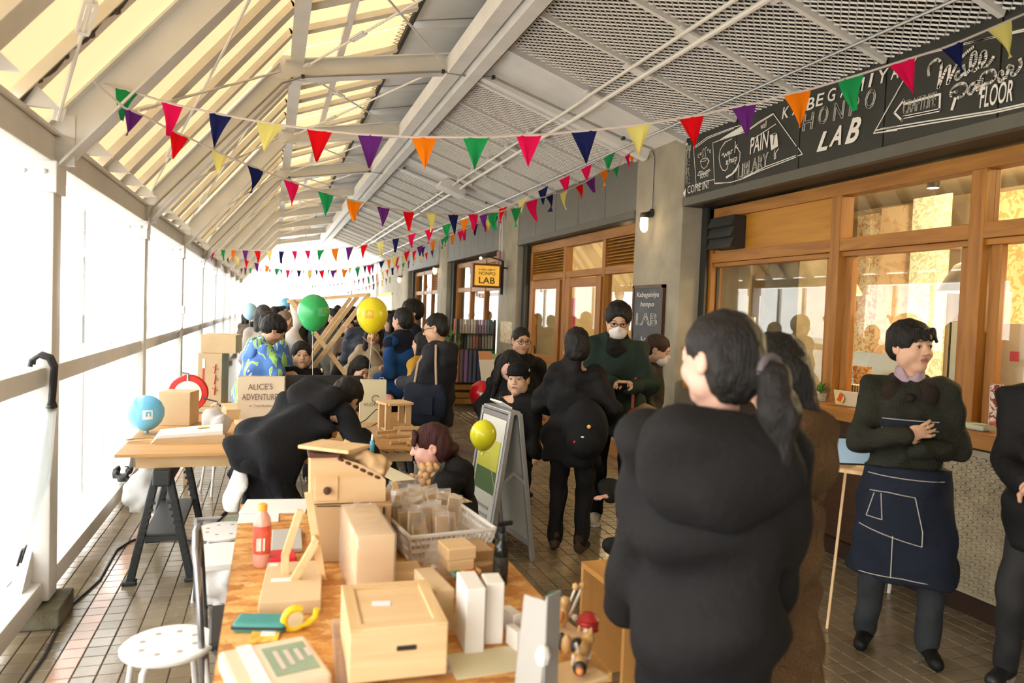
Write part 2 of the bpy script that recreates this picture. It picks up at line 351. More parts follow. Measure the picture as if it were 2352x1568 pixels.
for i,y in enumerate(RIBS):
    main = i % 5 == 0; mb = MB()
    if main:
        fr = [(XP+.02,2.40),KN,(BEAMX,4.13)]
        sect_bar(mb, fr, y, .012, .15, .085); sect_bar(mb, fr, y, .17, .012, 0); sect_bar(mb, fr, y, .012, .15, -.085)
        mb.box((KN[0]+.02,y,KN[1]+.03),(.30,.02,.22)); mb.box((XP+.05,y,2.5),(.22,.03,.26))
        mb.build('frame', STEEL, roof)
    else:
        sect_bar(mb, SEC, y, .05, .17 if i % 5 in (2,3) else .10, -.03); mb.build('rib', RIBM, roof)
        mb = MB(); mb.prism([(0,0),(.16,.0),(.0,.16)], .03, TR(XP+.07,y,2.53)); mb.build('rib_foot', STEEL, roof)
    # lacing holes row on the upper strip
MB().span((KN[0]+.03,0,3.93),(KN[0]+.15,YEND,4.0)).build('knee_purlin', STEEL, roof)
MB().span((.55,0,4.14),(.61,YEND,4.2)).build('purlin', STEEL, roof)
for k in range(1,4):
    t = k/4; x = lerp(SEC[0][0],SEC[1][0],t); z = lerp(SEC[0][1],SEC[1][1],t)
# lacing edge of the canvas
MB().span((1.165,0,4.36),(1.20,YEND,4.44)).build('lacing_bar', mat('lacing_black', (.03,.028,.025), .8), roof)
lc = MB(); y = 2.0
while y < 22: lc.tube([(1.165,y,4.40),(1.10,y+.05,4.385),(1.165,y+.10,4.40)], .004, 4); y += .10
lc.build('lacing', mat('lace', (.55,.48,.36), .9), roof)['kind'] = 'stuff'
ed = MB(); y0 = POSTY[1]-.57*1.0
pr = [(lerp(SEC[0][0],SEC[1][0],t)+.03, y0-.03, lerp(SEC[0][1],SEC[1][1],t)-.05-.012*math.sin(t*60)) for t in [k/60 for k in range(61)]]
ed.tube(pr, .008, 5); 
for k in range(0,60,5): ed.sph(pr[k], (.018,.014,.018), 6)
ed.build('lacing_rope', mat('rope_dark', (.07,.05,.03), .9), roof)
# plain white strip, main beam
MB().quad((1.2,0,4.46),(BEAMX+.25,0,4.62),(BEAMX+.25,YEND,4.62),(1.2,YEND,4.46)).build('upper_board', WHITE, roof)
for i,y in enumerate(RIBS[::2]): MB().bar((1.2,y,4.42),(BEAMX+.2,y,4.56),.07,.05,(0,1,0)).build('upper_rib', STEEL, roof)
bm_ = MB().span((BEAMX-.16,0,3.99),(BEAMX-.02,YEND,4.16),ch=.006); bm_.build('main_beam', STEEL, roof)
MB().span((BEAMX+.02,0,3.94),(1.86,YEND,4.34)).build('ridge_board', WHITE, roof)
# tension rods with turnbuckles between frames
ROD = mat('rod_paint', (.80,.78,.74), .4)
def rod(a, b, tb=.25):
    a, b = Vector(a), Vector(b); mb = MB(); mb.tube([a,b], .010, 6); c = a.lerp(b,tb); d = (b-a).normalized(); R = frame_from(d)
    for s in (-1,1): mb.box(c+R@Vector((s*.022,0,0)), (.012,.018,.19), R)
    for s in (-1,1): mb.box(c+d*(s*.095), (.05,.02,.02), R)
    mb.box(a+d*.05,(.05,.012,.1),R); mb.build('tension_rod', ROD, roof, True)
for i in range(len(POSTY)-1):
    y0, y1 = POSTY[i], POSTY[i+1]
    E = (XP+.1,2.58); K = (KN[0]-.06,KN[1]-.04)
    rod((E[0],y0+.1,E[1]),(K[0],y1-.1,K[1])); rod((E[0],y1-.1,E[1]),(K[0],y0+.1,K[1]))
    A = (KN[0]+.16,KN[1]+.03); B = (BEAMX-.2,4.08)
    rod((A[0],y0+.1,A[1]),(B[0],y1-.1,B[1]),.3); rod((A[0],y1-.1,A[1]),(B[0],y0+.1,B[1]),.3)
for i,y in enumerate(POSTY):
    for s in (-.04,.04): MB().tube([(KN[0]-.05,y+.3+s,3.8),(KN[0]-.05,y+.3+s,4.0)], .012, 6).build('hanger', ROD, roof)
# ---- sloping mesh ceiling on the shop side
cl = sempty('ceiling', 'sloping ceiling of white expanded-metal panels beside the shop fronts')
CP0, CP1 = Vector((1.88,0,4.09)), Vector((XF,0,3.45)); CD = (CP1-CP0); CLN = CD.length; CU = CD.normalized(); CN = Vector((-CU.z,0,CU.x)) * (1 if CU.x > 0 else -1)
def cpt(s, y, n=0): return CP0 + CU*s + CN*n + Vector((0,y,0))
VOID = mat('dark_void', (.03,.028,.025), .9)
MB().quad(cpt(-.05,0,.30),cpt(CLN+.05,0,.30),cpt(CLN+.05,YEND,.30),cpt(-.05,YEND,.30)).build('plenum', VOID, cl)
MESHW = mat('mesh_paint', (.80,.77,.71), .5)
def mesh_panel(L, Wd, fine):
    """expanded metal: rows of zigzag strands, long way of diamond along x (slope)"""
    mb = MB(); px, py = (.062,.034) if fine else (.10,.055); w = .0037 if fine else .0085
    ny = int(L/py)
    for j in range(ny+1):
        y = j*py; n = int(Wd/px)*2; vs = []; fs = []
        for i in range(n+1):
            x = i*px/2; s = (1 if (i+j) % 2 else -1); yy = y + s*py*.5*.80
            yy = min(max(yy,0),L)
            vs += [(x,yy-w,.004),(x,yy+w,-.006)]
        for i in range(n): fs.append((2*i,2*i+2,2*i+3,2*i+1))
        mb.add(vs, fs)
    return mb
PL = .80
Rm = Matrix((CU,(0,1,0),CN)).transposed().to_4x4()
for fine in (1,0):
    pmesh = mesh_panel(PL, CLN+.03, fine).mesh('mesh_panel'); pmesh.materials.append(MESHW)
    if fine: PMF = pmesh
    else: PMC = pmesh
BAT = mat('batten_paint', (.78,.75,.69), .45)
for k,yp in enumerate(PIL):
    b0 = yp+1.0
    # soffit band at the pillar
    mb = MB(); mb.add([cpt(0,yp,.02),cpt(CLN,yp,.02),cpt(CLN,b0,.02),cpt(0,b0,.02)],[(0,1,2,3)])
    for yy in (yp,b0): mb.bar(cpt(0,yy,-.0),cpt(CLN,yy,-.0),.10,.06,(0,1,0))
    mb.bar(cpt(0,b0-.22,-.02),cpt(CLN,b0-.22,-.02),.12,.10,(0,1,0))
    mb.build('soffit_band', WHITE, cl)
    for q in range(5):
        y = b0+.82*q
        o = obj('mesh_panel', PMF if k < 2 else PMC, None, cl); o.matrix_world = TR(cpt(.05,y+.01,0)) @ Rm
        if q: MB().bar(cpt(0,y,-.012),cpt(CLN,y,-.012),.05,.035,(0,1,0)).build('batten', BAT, cl)
    mb = MB(); mb.bar(cpt(.03,b0,-.01),cpt(.03,b0+4.1,-.01),.05,.03,(1,0,0)); mb.build('edge_frame', BAT, cl)
MB().add([cpt(0,26.8,.0),cpt(CLN,26.8,.0),cpt(CLN,YEND,.0),cpt(0,YEND,.0)],[(0,1,2,3)]).build('plain_soffit', WHITE, cl)
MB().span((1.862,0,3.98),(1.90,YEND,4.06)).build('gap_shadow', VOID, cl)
MB().add([(1.86,0,4.34),(1.95,0,4.7),(4.75,0,4.7),(4.75,0,3.3),(XF+.06,0,3.44)]+[(1.86,YEND,4.34),(1.95,YEND,4.7),(4.75,YEND,4.7),(4.75,YEND,3.3),(XF+.06,YEND,3.44)],[(0,1,6,5),(1,2,7,6),(2,3,8,7),(3,4,9,8)]).build('roof_deck', VOID, cl)
# pipes and conduits under the mesh
PIPE = mat('pipe_paint', (.80,.77,.70), .4)
pp = sempty('trim_1', 'pair of white pipes clipped under the mesh ceiling')
for off,r in ((0,.022),(-.13,.016)):
    s0 = 1.06+off; pts = [cpt(s0,.5,-.07)]
    for yp in PIL: pts += [cpt(s0,yp-.1,-.07),cpt(s0,yp+.15,-.085),cpt(s0,yp+.85,-.085),cpt(s0,yp+1.1,-.07)]
    pts.append(cpt(s0,YEND,-.07)); pts = [p for p in pts if p.y > .4]; MB().tube(pts, r, 8).build('pipe', PIPE, pp, True)
for y in [3.1+.82*k for k in range(16)]:
    MB().bar(cpt(.88,y,-.06),cpt(1.12,y,-.06),.025,.10,(0,1,0)).build('pipe_clip', BAT, pp)
cz = sempty('trim_2', 'grey cable rod along the ceiling edge')
MB().tube([cpt(1.68,0,-.10),cpt(1.68,6.6,-.10),cpt(1.68,YEND,-.10)], .011, 6).build('cable_rod', GREYMET, cz, True)
for k in range(2):
    yp = PIL[k+1]+ .55; yf = POSTY[2] if k == 0 else POSTY[4]
    ck = sempty('trim_3', 'grey conduit following the roof frame'); r = .012
    pts = [(XP+.10,yf-.10,2.3),(XP+.14,yf-.10,2.5),(KN[0]-.04,yf-.1,KN[1]-.14),(KN[0]+.14,yf-.1,KN[1]-.06),(BEAMX-.2,yf-.1,4.0),(BEAMX+.1,yf-.12,3.98),cpt(.15,yp+.1,-.06),cpt(1.6,yp,-.06),cpt(CLN-.1,yp-.1,-.06)]
    MB().tube(pts, r, 6).build('conduit', mat('conduit', (.38,.37,.35), .4, .5), ck, True)
    for p in (pts[3],pts[4],pts[6],pts[7]): MB().box(p,(.03,.04,.03)).build('clip', DARKMET, ck)
ub = MB(); ub.prism([(-.22,0),(.22,0),(.22,.08),(.12,.16),(-.12,.16),(-.22,.08)], .34, TR(cpt(.95,11.95,-.17))@RY(.34)); lb = ub.build('junction_box', WHITE); tag(lb,'cream box unit fixed beneath the mesh ceiling on the pipes','ceiling unit')

# ---- the arcade goes on behind the viewpoint
bh = sempty('wall_behind','continuation of the arcade behind the viewpoint')
YB = -9.0
MB().span((-1.6,YB,-.12),(4.1,.2,-.004)).build('floor_behind', TILE, bh)
MB().span((XF,YB,0),(4.3,1.3,3.6)).build('wall_behind_right', mat('grey_render',(.25,.23,.18),.8), bh)
MB().span((-1.6,YB-.1,0),(4.3,YB,4.6)).build('end_wall_behind', MATS['grey_render'], bh)
MB().quad((XP+.02,YB,2.56),(.08,YB,4.02),(.08,1.5,4.02),(XP+.02,1.5,2.56)).build('canvas_behind', CANVAS, bh); MB().quad((.08,YB,4.02),(1.18,YB,4.42),(1.18,1.5,4.42),(.08,1.5,4.02)).build('canvas_behind', CANVAS, bh)
MB().add([(1.18,YB,4.46),(1.95,YB,4.7),(1.95,.02,4.7),(1.18,.02,4.46)],[(0,1,2,3)]).build('board_behind', WHITE, bh)
MB().quad((1.86,YB,4.12),(XF,YB,3.45),(XF,2.3,3.45),(1.86,2.3,4.12)).build('soffit_behind', mat('soffit_grey',(.35,.33,.28),.8), bh)
for y in (-1.3,-4.15,-7.0): obj('post', post_me, None, bh, (XP,y,0))
MB().span((XP-.085,YB,2.375),(XP+.075,0,2.515)).build('eave_behind', STEEL, bh); MB().span((XP-.06,YB,1.235),(XP+.06,1.45,1.335)).build('rail_behind', STEEL, bh)
# ================================================================== shop fronts
def OXy(u, v, x): return OX(u,v,x).y
PLM = Matrix(((0,0,-1,0),(-1,0,0,0),(0,1,0,0),(0,0,0,1)))     # text lying on a wall that faces -X
def fit_text(name, body, a, b, h, m, parent, out=(-1,0,0), ext=.0015, shear=0, bold=0, outline=0, spacing=1):
    """text whose baseline runs from a to b, cap height h, on a surface whose normal is out"""
    a, b = Vector(a), Vector(b); o = text(name, body, 1, Matrix(), m, parent, .0, 'LEFT', shear, spacing, bold, outline)
    me = o.data; xs = [v.co.x for v in me.vertices]; ys = [v.co.y for v in me.vertices]
    w = max(xs)-min(xs); hh = max(ys)-min(min(ys),0) if outline else max(ys); x = (b-a).normalized(); n = Vector(out).normalized(); y = n.cross(x).normalized(); n = x.cross(y)
    B = Matrix((x,y,n)).transposed().to_4x4()
    me.transform(TR(a+n*ext) @ B @ Matrix.Diagonal(((b-a).length/w, h/.70, 1 if outline else 1, 1)) @ TR(-min(xs),0,0)); return o
CONC = mat('concrete', (.33,.295,.22), .8, var=.16, vscale=3.5, bump=.12, bscale=18)
OLIVE = mat('olive_panel', (.105,.10,.078), .6, var=.05)
BOARD = mat('chalkboard', (.030,.031,.024), .7, var=.12, vscale=6)
GREYP = mat('grey_panel', (.135,.13,.105), .6, var=.05)
CHALK = mat('chalk_white', (.80,.77,.70), .8)
SEAM = mat('seam', (.004,.004,.004), .8)
CEDAR = wood('cedar_y', '8f5b1f', 'b1782c', 'Y'); CEDARZ = wood('cedar_z', '8b581e', 'ac742a', 'Z'); CEDARX = wood('cedar_x', '8b581e', 'ac742a', 'X')
PLY = wood('ply_amber', 'a8701f', 'bd8429', 'Y', 5)
TRACK = mat('dark_track', (.02,.022,.02), .5)
WGLASS = glass('shop_glass', (.93,.95,.92), 1.25)
FZ0, FZ1 = 2.79, 3.48
wr = sempty('wall_right', 'row of shop fronts between concrete pillars')
for k,yp in enumerate(PIL):
    mb = MB(); mb.span((XF,yp,0),(4.6,yp+1.0,3.75),ch=.02); mb.build('pillar', CONC, wr, True)
    for z in (1.1,2.2): pass
# fascias per bay
def fascia(b0, b1, m, seams, name):
    f = sempty(name, None); ys = sorted([b0]+seams+[b1])
    for a, b in zip(ys[:-1],ys[1:]): MB().span((XF+.012,a+.006,FZ0+.085),(XF+.05,b-.006,FZ1)).build('fascia_panel', m, f)
    MB().span((XF+.03,b0,FZ0+.06),(XF+.08,b1,FZ1)).build('fascia_backing', SEAM, f)
    MB().span((XF-.012,b0,FZ0),(XF+.06,b1,FZ0+.08),ch=.004).build('fascia_trim', OLIVE, f)
    MB().span((XF+.06,b0,FZ0-.0),(4.45,b1,FZ0+.03)).build('soffit', TRACK, f); return f
bay = [(PIL[k]+1.0, PIL[k+1] if k+1 < len(PIL) else YEND) for k in range(len(PIL))]
sm0 = [OXy(u,400-(u-1560)*.25,XF) for u in (1686,1833,2027,2290)]
F0 = fascia(2.3, 6.4, BOARD, sm0, 'trim_4'); struct(F0,'long black chalkboard fascia with hand-drawn lettering above the shop window')
F1 = fascia(*bay[1], GREYP, [bay[1][0]+.82*k for k in (1,2,3,4)], 'trim_5'); struct(F1,'grey-green panelled fascia above the wooden doors')
for k in (2,3):
    f = fascia(*bay[k], GREYP, [bay[k][0]+.5*q for q in range(1,9) if bay[k][0]+.5*q < bay[k][1]-.1], 'trim_%d' % (4+k)); struct(f,'grey panelled fascia farther down the arcade')
# roller-shutter style corrugation right under the ceiling edge of each bay
COR = mat('corrugated', (.62,.61,.58), .4)
# ---- chalk drawings on the board
def PX(u, v): return OX(u, v, XF+.004)
def strokes(name, lines, w=.007, parent=F0, m=CHALK, conv=PX, out=Vector((-1,0,0))):
    mb = MB()
    for L in lines:
        pts = [Vector(conv(*p)) for p in L]
        if w > .015 and len(pts) > 2:
            q = [pts[0]]+pts+[pts[-1]]; pts = []
            for i in range(1,len(q)-2):
                for k in range(6):
                    f = k/6; pts.append(.5*((2*q[i])+(q[i+1]-q[i-1])*f+(2*q[i-1]-5*q[i]+4*q[i+1]-q[i+2])*f*f+(3*q[i]-q[i-1]-3*q[i+1]+q[i+2])*f**3))
            pts.append(q[-2])
        for a, b in zip(pts[:-1],pts[1:]):
            d = (b-a)
            if d.length < 1e-5: continue
            s = d.normalized().cross(out)*(w/2); e = d.normalized()*(w*(.3 if w < .015 else .12)); mb.add([a-s-e,a+s-e,b+s+e,b-s+e],[(0,1,2,3)])
    return mb.build(name, m, parent)
def z1(pts, ox=1560, oy=240, s=6.5333): return [(ox+x/s, oy+y/s) for x,y in pts]      # points read off an enlarged crop
def z2(pts): return z1(pts,1780,130,6.5321)
def z3(pts): return z1(pts,2000,30,5.8068)
strokes('chalk_frame_lines', [z1(p) for p in (
 [(215,640),(255,1200),(290,1215),(400,1150),(530,1125)],[(215,640),(300,580),(420,490),(600,420),(820,340),(930,310)],[(230,655),(310,600),(430,510),(600,440),(820,355)],
 [(505,575),(530,1180),(545,1190),(800,1160),(960,1110),(1200,1000),(1750,790)],[(545,1178),(780,1170)],[(505,575),(620,530),(1000,410)],[(1060,360),(1180,270),(1410,135),(1755,620)],[(1060,372),(1190,285),(1405,150)],
 [(960,1100),(1300,930),(1750,765)],[(1785,650),(1850,745),(1780,770)],[(1065,548),(1450,292)])])
strokes('chalk_coffee', [z1(p) for p in ([(300,740),(282,760),(285,795),(305,790)],[(320,725),(312,750),(330,755),(335,725),(320,725)],[(345,785),(360,770),(352,690),(365,665),(378,670)],[(385,790),(398,770),(388,680),(398,640),(412,645)],[(420,690),(432,665),(440,680),(430,690)],[(455,700),(470,690),(462,675),(455,715),(470,720)],
 [(318,850),(350,815),(420,800),(440,830),(420,920),(370,965),(335,930),(318,850)],[(322,855),(380,850),(428,815)],[(432,830),(452,845),(438,880),(420,890)],
 [(275,1065),(300,1010),(345,1000),(380,1030),(400,1000),(455,970),(465,990),(380,1045),(275,1065)],[(300,1020),(370,1040)],[(385,1015),(440,985)])], .006)
mbf = MB(); 
def fillpoly(pts): mbf.add([PX(*p) for p in pts],[tuple(range(len(pts)))])
fillpoly(z1([(560,560),(700,465),(940,320),(970,330),(970,400),(830,465)])); fillpoly(z1([(1360,460),(1440,425),(1470,440),(1485,625),(1380,690)])); fillpoly(z1([(700,1080),(790,1030),(900,880),(860,990),(805,1050),(705,1110)])); fillpoly(z1([(650,640),(690,560),(790,510),(700,560)])); fillpoly(z1([(58,1330),(100,1255),(90,1395)]))
fillpoly(z1([(90,580),(108,585),(115,555),(122,582),(135,585),(122,600),(128,622),(110,605),(95,620),(100,598)]))
mbf.build('chalk_fills', CHALK, F0)
strokes('chalk_circle', [z1(p) for p in ([(790,515),(680,570),(615,680),(598,800),(615,910),(650,980),(690,995),(720,960),(735,890)],[(870,650),(915,720),(905,850),(850,960),(800,1030)],[(1435,680),(1425,740),(1430,820),(1450,800),(1445,730),(1490,660)])], .008)
strokes('chalk_work_shop', [z1(p) for p in ([(640,770),(660,730),(680,790),(695,735),(715,770),(725,715)],[(740,745),(735,715),(755,705),(765,735),(745,750)],[(780,735),(778,690),(800,680)],[(835,720),(845,555)],[(840,650),(870,600)],[(845,640),(880,650)],[(735,845),(705,850),(725,885),(700,895)],[(750,880),(750,770)],[(750,830),(775,820),(778,865)],[(795,860),(790,820),(815,815),(820,850),(795,860)],[(840,890),(835,790)],[(835,800),(865,790),(860,830),(838,845)])], .010)
fit_text('lettering_paint','PAIN',PX(*z1([(1060,748)])[0]),PX(*z1([(1345,635)])[0]),.135,CHALK,F0,shear=.2,bold=.01)
fit_text('lettering_t','T',PX(*z1([(1395,612)])[0]),PX(*z1([(1445,600)])[0]),.09,BOARD,F0,ext=.004,shear=.1)
fit_text('lettering_library','LIBLARY',PX(*z1([(885,1115)])[0]),PX(*z1([(1345,915)])[0]),.115,CHALK,F0,shear=.15,outline=.004)
fit_text('lettering_wall_small','wall',PX(*z1([(1225,375)])[0]),PX(*z1([(1315,335)])[0]),.055,CHALK,F0,shear=.2)
fit_text('lettering_books','BOOKS',PX(*z1([(318,1112)])[0]),PX(*z1([(438,1075)])[0]),.045,CHALK,F0)
fit_text('lettering_come_in','COME IN!',PX(*z1([(125,1340)])[0]),PX(*z1([(438,1255)])[0]),.075,CHALK,F0)
for i,(ch,y) in enumerate(zip('HERE',(800,925,1060,1195))):
    fit_text('lettering_here',ch,PX(*z1([(105,y)])[0]),PX(*z1([(158,y-14)])[0]),.08,CHALK,F0,outline=.003)
fit_text('lettering_the','THE',PX(*z1([(115,700)])[0]),PX(*z1([(178,685)])[0]),.05,CHALK,F0,outline=.0025)
for i,(ch,x,y) in enumerate((('K',105,935),('A',255,880),('B',470,810),('E',610,750),('G',785,680),('A',975,615),('M',1180,545),('I',1400,460),('Y',1540,410),('A',1735,345))):
    a = z2([(x,y)])[0]; w = {'I':62,'M':150,'K':95,'Y':150}.get(ch,118); b = z2([(x+w,y-w*.26)])[0]
    fit_text('lettering_kabegamiya',ch,PX(*a),PX(*b),.088,CHALK,F0,shear=.1,bold=.012)
for ch,x0,y0,x1 in (('H',415,1120,575),('O',655,1025,790),('N',875,965,1035),('P',1110,890,1250),('O',1350,795,1500)):
    fit_text('lettering_honpo',ch,PX(*z2([(x0,y0)])[0]),PX(*z2([(x1,y0-(x1-x0)*.27)])[0]),.125,CHALK,F0,shear=.08,outline=.005)
for ch,x0,y0,x1,hh in (('L',625,1420,790,.13),('A',810,1345,990,.13),('B',1050,1300,1270,.16)):
    fit_text('lettering_lab',ch,PX(*z2([(x0,y0)])[0]),PX(*z2([(x1,y0-(x1-x0)*.2)])[0]),hh,CHALK,F0,shear=.35,bold=.03)
strokes('chalk_triangle', [z2(p) for p in ([(1829,540),(1480,1150),(1829,1100)],[(1510,1105),(1829,1045)])]+[z3(p) for p in ([(620,575),(170,1365)],[(640,570),(1700,300),(2040,215)],[(1250,405),(2040,240)],[(130,1545),(700,1450),(1640,1300),(2040,1210)],[(210,1568),(1640,1330),(2040,1240)])], .008)
strokes('chalk_wall_paper', [z3(p) for p in ([(775,835),(770,760),(800,680),(880,620),(930,650),(940,720),(895,1005)],[(900,1000),(1000,760),(1060,700)],[(1060,700),(1020,950)],[(1030,940),(1120,740),(1180,640),(1240,560),(1370,450)],[(1220,780),(1160,790),(1130,850),(1160,880),(1230,800),(1240,690)],[(1240,690),(1260,820),(1330,740)],[(1270,820),(1390,660),(1400,530),(1350,560),(1330,720),(1380,770)],[(1380,770),(1520,640),(1530,520),(1480,540),(1450,680),(1490,710),(1560,690),(1640,580)],
 [(1150,1050),(1110,1060),(1070,1100),(1080,1030),(1150,960),(1240,940),(1275,1000),(1230,1090),(1160,1130)],[(1130,1130),(1080,1290)],[(1420,920),(1340,960),(1300,1050),(1340,1070),(1410,960)],[(1420,900),(1420,1020),(1460,980)],[(1490,870),(1460,960),(1480,840),(1560,780),(1640,770),(1660,850),(1600,920),(1510,950)],[(1490,950),(1460,1080)],[(1720,860),(1760,810),(1740,780),(1710,830),(1720,910),(1790,860)],[(1800,870),(1840,740),(1850,700),(1830,730),(1890,720),(1880,810),(1930,810),(2000,700),(1990,610)])], .019)
strokes('chalk_arrow', [z3(p) for p in ([(440,1160),(315,1330),(415,1430),(430,1385),(915,1285),(925,1080),(445,1215),(440,1160)],[(425,1398),(910,1300)])], .014)
fit_text('lettering_craftlife','CRAFTLIFE',PX(*z3([(430,1352)])[0]),PX(*z3([(865,1235)])[0]),.085,CHALK,F0,shear=.12,outline=.0025)
fit_text('lettering_floor','FLOOR',PX(*z3([(1450,1265)])[0]),PX(*z3([(1890,1165)])[0]),.115,CHALK,F0,shear=.05,bold=.01)
# ---- bay 0 : big shop window
def yx(u, v=600, x=XW): return OXy(u,v,x)
W0a, W0b = 2.3, 6.36; ZT = 2.74; TZ = 2.30; SILL = 1.13
win = sempty('window_1', 'large shop window with amber cedar frames')
def zframe(y, w, z0, z1, x0=XW-.056, x1=XW+.064): MB().span((x0,y-w/2,z0),(x1,y+w/2,z1),ch=.004).build('mullion', CEDARZ, win)
MU = [W0b-.05, 4.615, 3.43]
MB().span((XW-.05,W0a,ZT-.07),(XW+.07,W0b,ZT+.03),ch=.004).build('top_rail', CEDAR, win)
MB().span((XW-.052,W0a,TZ-.05),(XW+.072,W0b,TZ+.045),ch=.004).build('transom', CEDAR, win)
MB().span((XW-.03,W0a,TZ-.09),(XW+.05,W0b,TZ-.052),ch=.003).build('transom_lip', CEDAR, win)
for y in MU: zframe(y,.10,1.0,ZT-.071)
for y in (MU[1],MU[2]):
    for s in (-.10,.10): MB().span((XW+.0,y+s-.035,SILL),(XW+.05,y+s+.035,TZ-.09),ch=.003).build('stile', CEDARZ, win)
MB().span((XW-.02,MU[1]+.05,TZ+.045),(XW+.0,MU[0]-.05,ZT-.07)).build('plywood_panel', PLY, win)
for a,b in ((MU[1],MU[0]),(MU[2],MU[1]),(W0a,MU[2])):
    if a != MU[1]: MB().span((XW+.02,a+.05,TZ+.045),(XW+.024,b-.05,ZT-.07)).build('pane', WGLASS, win)
    MB().span((XW+.02,a+.05,SILL),(XW+.024,b-.05,TZ-.09)).build('pane', WGLASS, win)
for i in range(3): MB().span((XF+.22+.05*i,6.30-.03*i,0),(XF+.245+.05*i,6.40,FZ0)).build('shutter_track', TRACK, win)
MB().tube([(XF+.30,6.27,0),(XF+.30,6.27,2.7)],.008,6).build('shutter_rail', GREYMET, win)
# black wall vent on the plywood
vt = thing('vent_hood','black louvred vent hood on the amber plywood panel','vent',(XW-.02,0,0))
yv0, yv1 = yx(1718,530), yx(1665,530)
MB().span((-.13,yv0,2.36),(0,yv1,2.66),ch=.01).build('hood', mat('hood_black',(.02,.022,.023),.55), vt)
for k in range(3): MB().add([(-.13,yv0-.01,2.66-.1*k),(-.13,yv1+.01,2.66-.1*k),(-.17,yv1+.01,2.565-.1*k),(-.17,yv0-.01,2.565-.1*k),(-.13,yv0-.01,2.56-.1*k),(-.13,yv1+.01,2.56-.1*k)],[(0,1,2,3),(3,2,5,4),(0,3,4),(1,5,2)]).build('louvre', MATS['hood_black'], vt)
# counter and low wall
MB().span((3.84,W0a,1.02),(4.08,W0b,1.115),ch=.006).build('window_counter', CEDAR, win)
MB().span((XW-.06,W0a,1.09),(XW+.5,W0b,1.125)).build('display_shelf', CEDAR, win)
LOWW = wood('low_wall_wood','3a2413','4b2f19','Y')
MB().span((4.02,W0a,0),(4.14,W0b,1.0)).build('low_wall', LOWW, wr)
MB().span((3.98,W0a,0),(4.02,W0b,.12)).build('low_plinth', wood('plinth_wood','2a1a10','352114','Y'), wr)
# bubble-wrapped panel leaning under the counter
bw = MB(); 
for i in range(13):
    for j in range(30): bw.sph((0,(i-6)*.062+(.031 if j%2 else 0),.16+j*.027),(.012,.024,.012),6)
bw.box((.012,0,.56),(.012,.84,.86)); o = bw.build('bubble_wrap', mat('bubble_wrap',(.42,.36,.25),.25,var=.2)); o.location = (3.955,3.12,0); tag(o,'sheet of bubble wrap leaning under the window counter','bubble wrap')
# ---- shop interior shell
INT = mat('interior_cream',(.62,.50,.32),.8,var=.08,vscale=1.5)
rm = sempty('wall_back','warm shop interior shell')
MB().span((7.3,1.5,0),(7.4,YEND,3.3)).build('back_wall', INT, rm)
MB().span((4.14,1.5,3.2),(7.4,YEND,3.3)).build('shop_ceiling', mat('interior_ceiling',(.42,.36,.26),.9), rm)
MB().span((4.1,1.5,-.1),(7.4,YEND,.002)).build('shop_floor', wood('shop_floor','5a3d20','6e4b29','X'), rm)
MB().span((4.14,1.4,0),(7.4,1.5,3.3)).build('side_wall', INT, rm); MB().span((4.6,12.0,0),(7.4,12.1,3.3)).build('side_wall', INT, rm)
MB().span((4.6,22.0,0),(7.4,22.1,3.3)).build('side_wall', INT, rm)
def ilamp(x,y,z,e,r=.08):
    L = bpy.data.lights.new('shop_lamp','POINT'); L.energy = e; L.color = (1.0,.72,.40); L.shadow_soft_size = r; o = bpy.data.objects.new('shop_lamp',L); COL.objects.link(o); o.location = (x,y,z); return o
# wallpaper samples hung along the back wall
def leafpaper(name, base, leaf, scale):
    m = bpy.data.materials.new(name); m.use_nodes = True; nt = m.node_tree; b = nt.nodes['Principled BSDF']; b.inputs['Roughness'].default_value = .8
    tc = nt.nodes.new('ShaderNodeTexCoord'); n = nt.nodes.new('ShaderNodeTexNoise'); n.inputs['Scale'].default_value = scale; n.inputs['Distortion'].default_value = 1.5; n.inputs['Detail'].default_value = 2
    nt.links.new(tc.outputs['Object'], n.inputs['Vector']); r = nt.nodes.new('ShaderNodeValToRGB'); r.color_ramp.interpolation = 'CONSTANT'
    r.color_ramp.elements[0].color = (*hexc(base),1); r.color_ramp.elements[1].color = (*hexc(leaf),1); r.color_ramp.elements[1].position = .53
    nt.links.new(n.outputs['Fac'], r.inputs[0]); nt.links.new(r.outputs[0], b.inputs['Base Color']); MATS[name] = m; return m
papers = [('e0d6b8','a9b08c',9),('c9c8a4','8a9c78',7),('dcc0a4','87a387',5),('ece6c4','d8d49a',14),('d8bd94','c29a66',10),('dcdfd2','b4bca6',16),('d6bc9c','c9a680',6),('ece2c2','d8a070',16),('a4b0a4','76857c',8),('dcb4a0','cfa08e',4)]
yy = 2.2
for i in range(14):
    w = [.55,.5,.75,.5,.62,.46][i%6]; p = papers[i%len(papers)]; x = 6.4+.12*((i*7)%5)
    o = MB().span((x,yy,[.9,.5,.3][i%3]),(x+.02,yy+w,3.05)).build('wallpaper_sample', leafpaper('paper_%d' % i, *p)); tag(o,['tall leafy','pale floral','large green botanical','plain golden','orange blossom','soft grey fern'][i%6]+' wallpaper sample hanging inside the shop','wallpaper', 'wallpaper samples hanging in the shop'); yy += w+.12
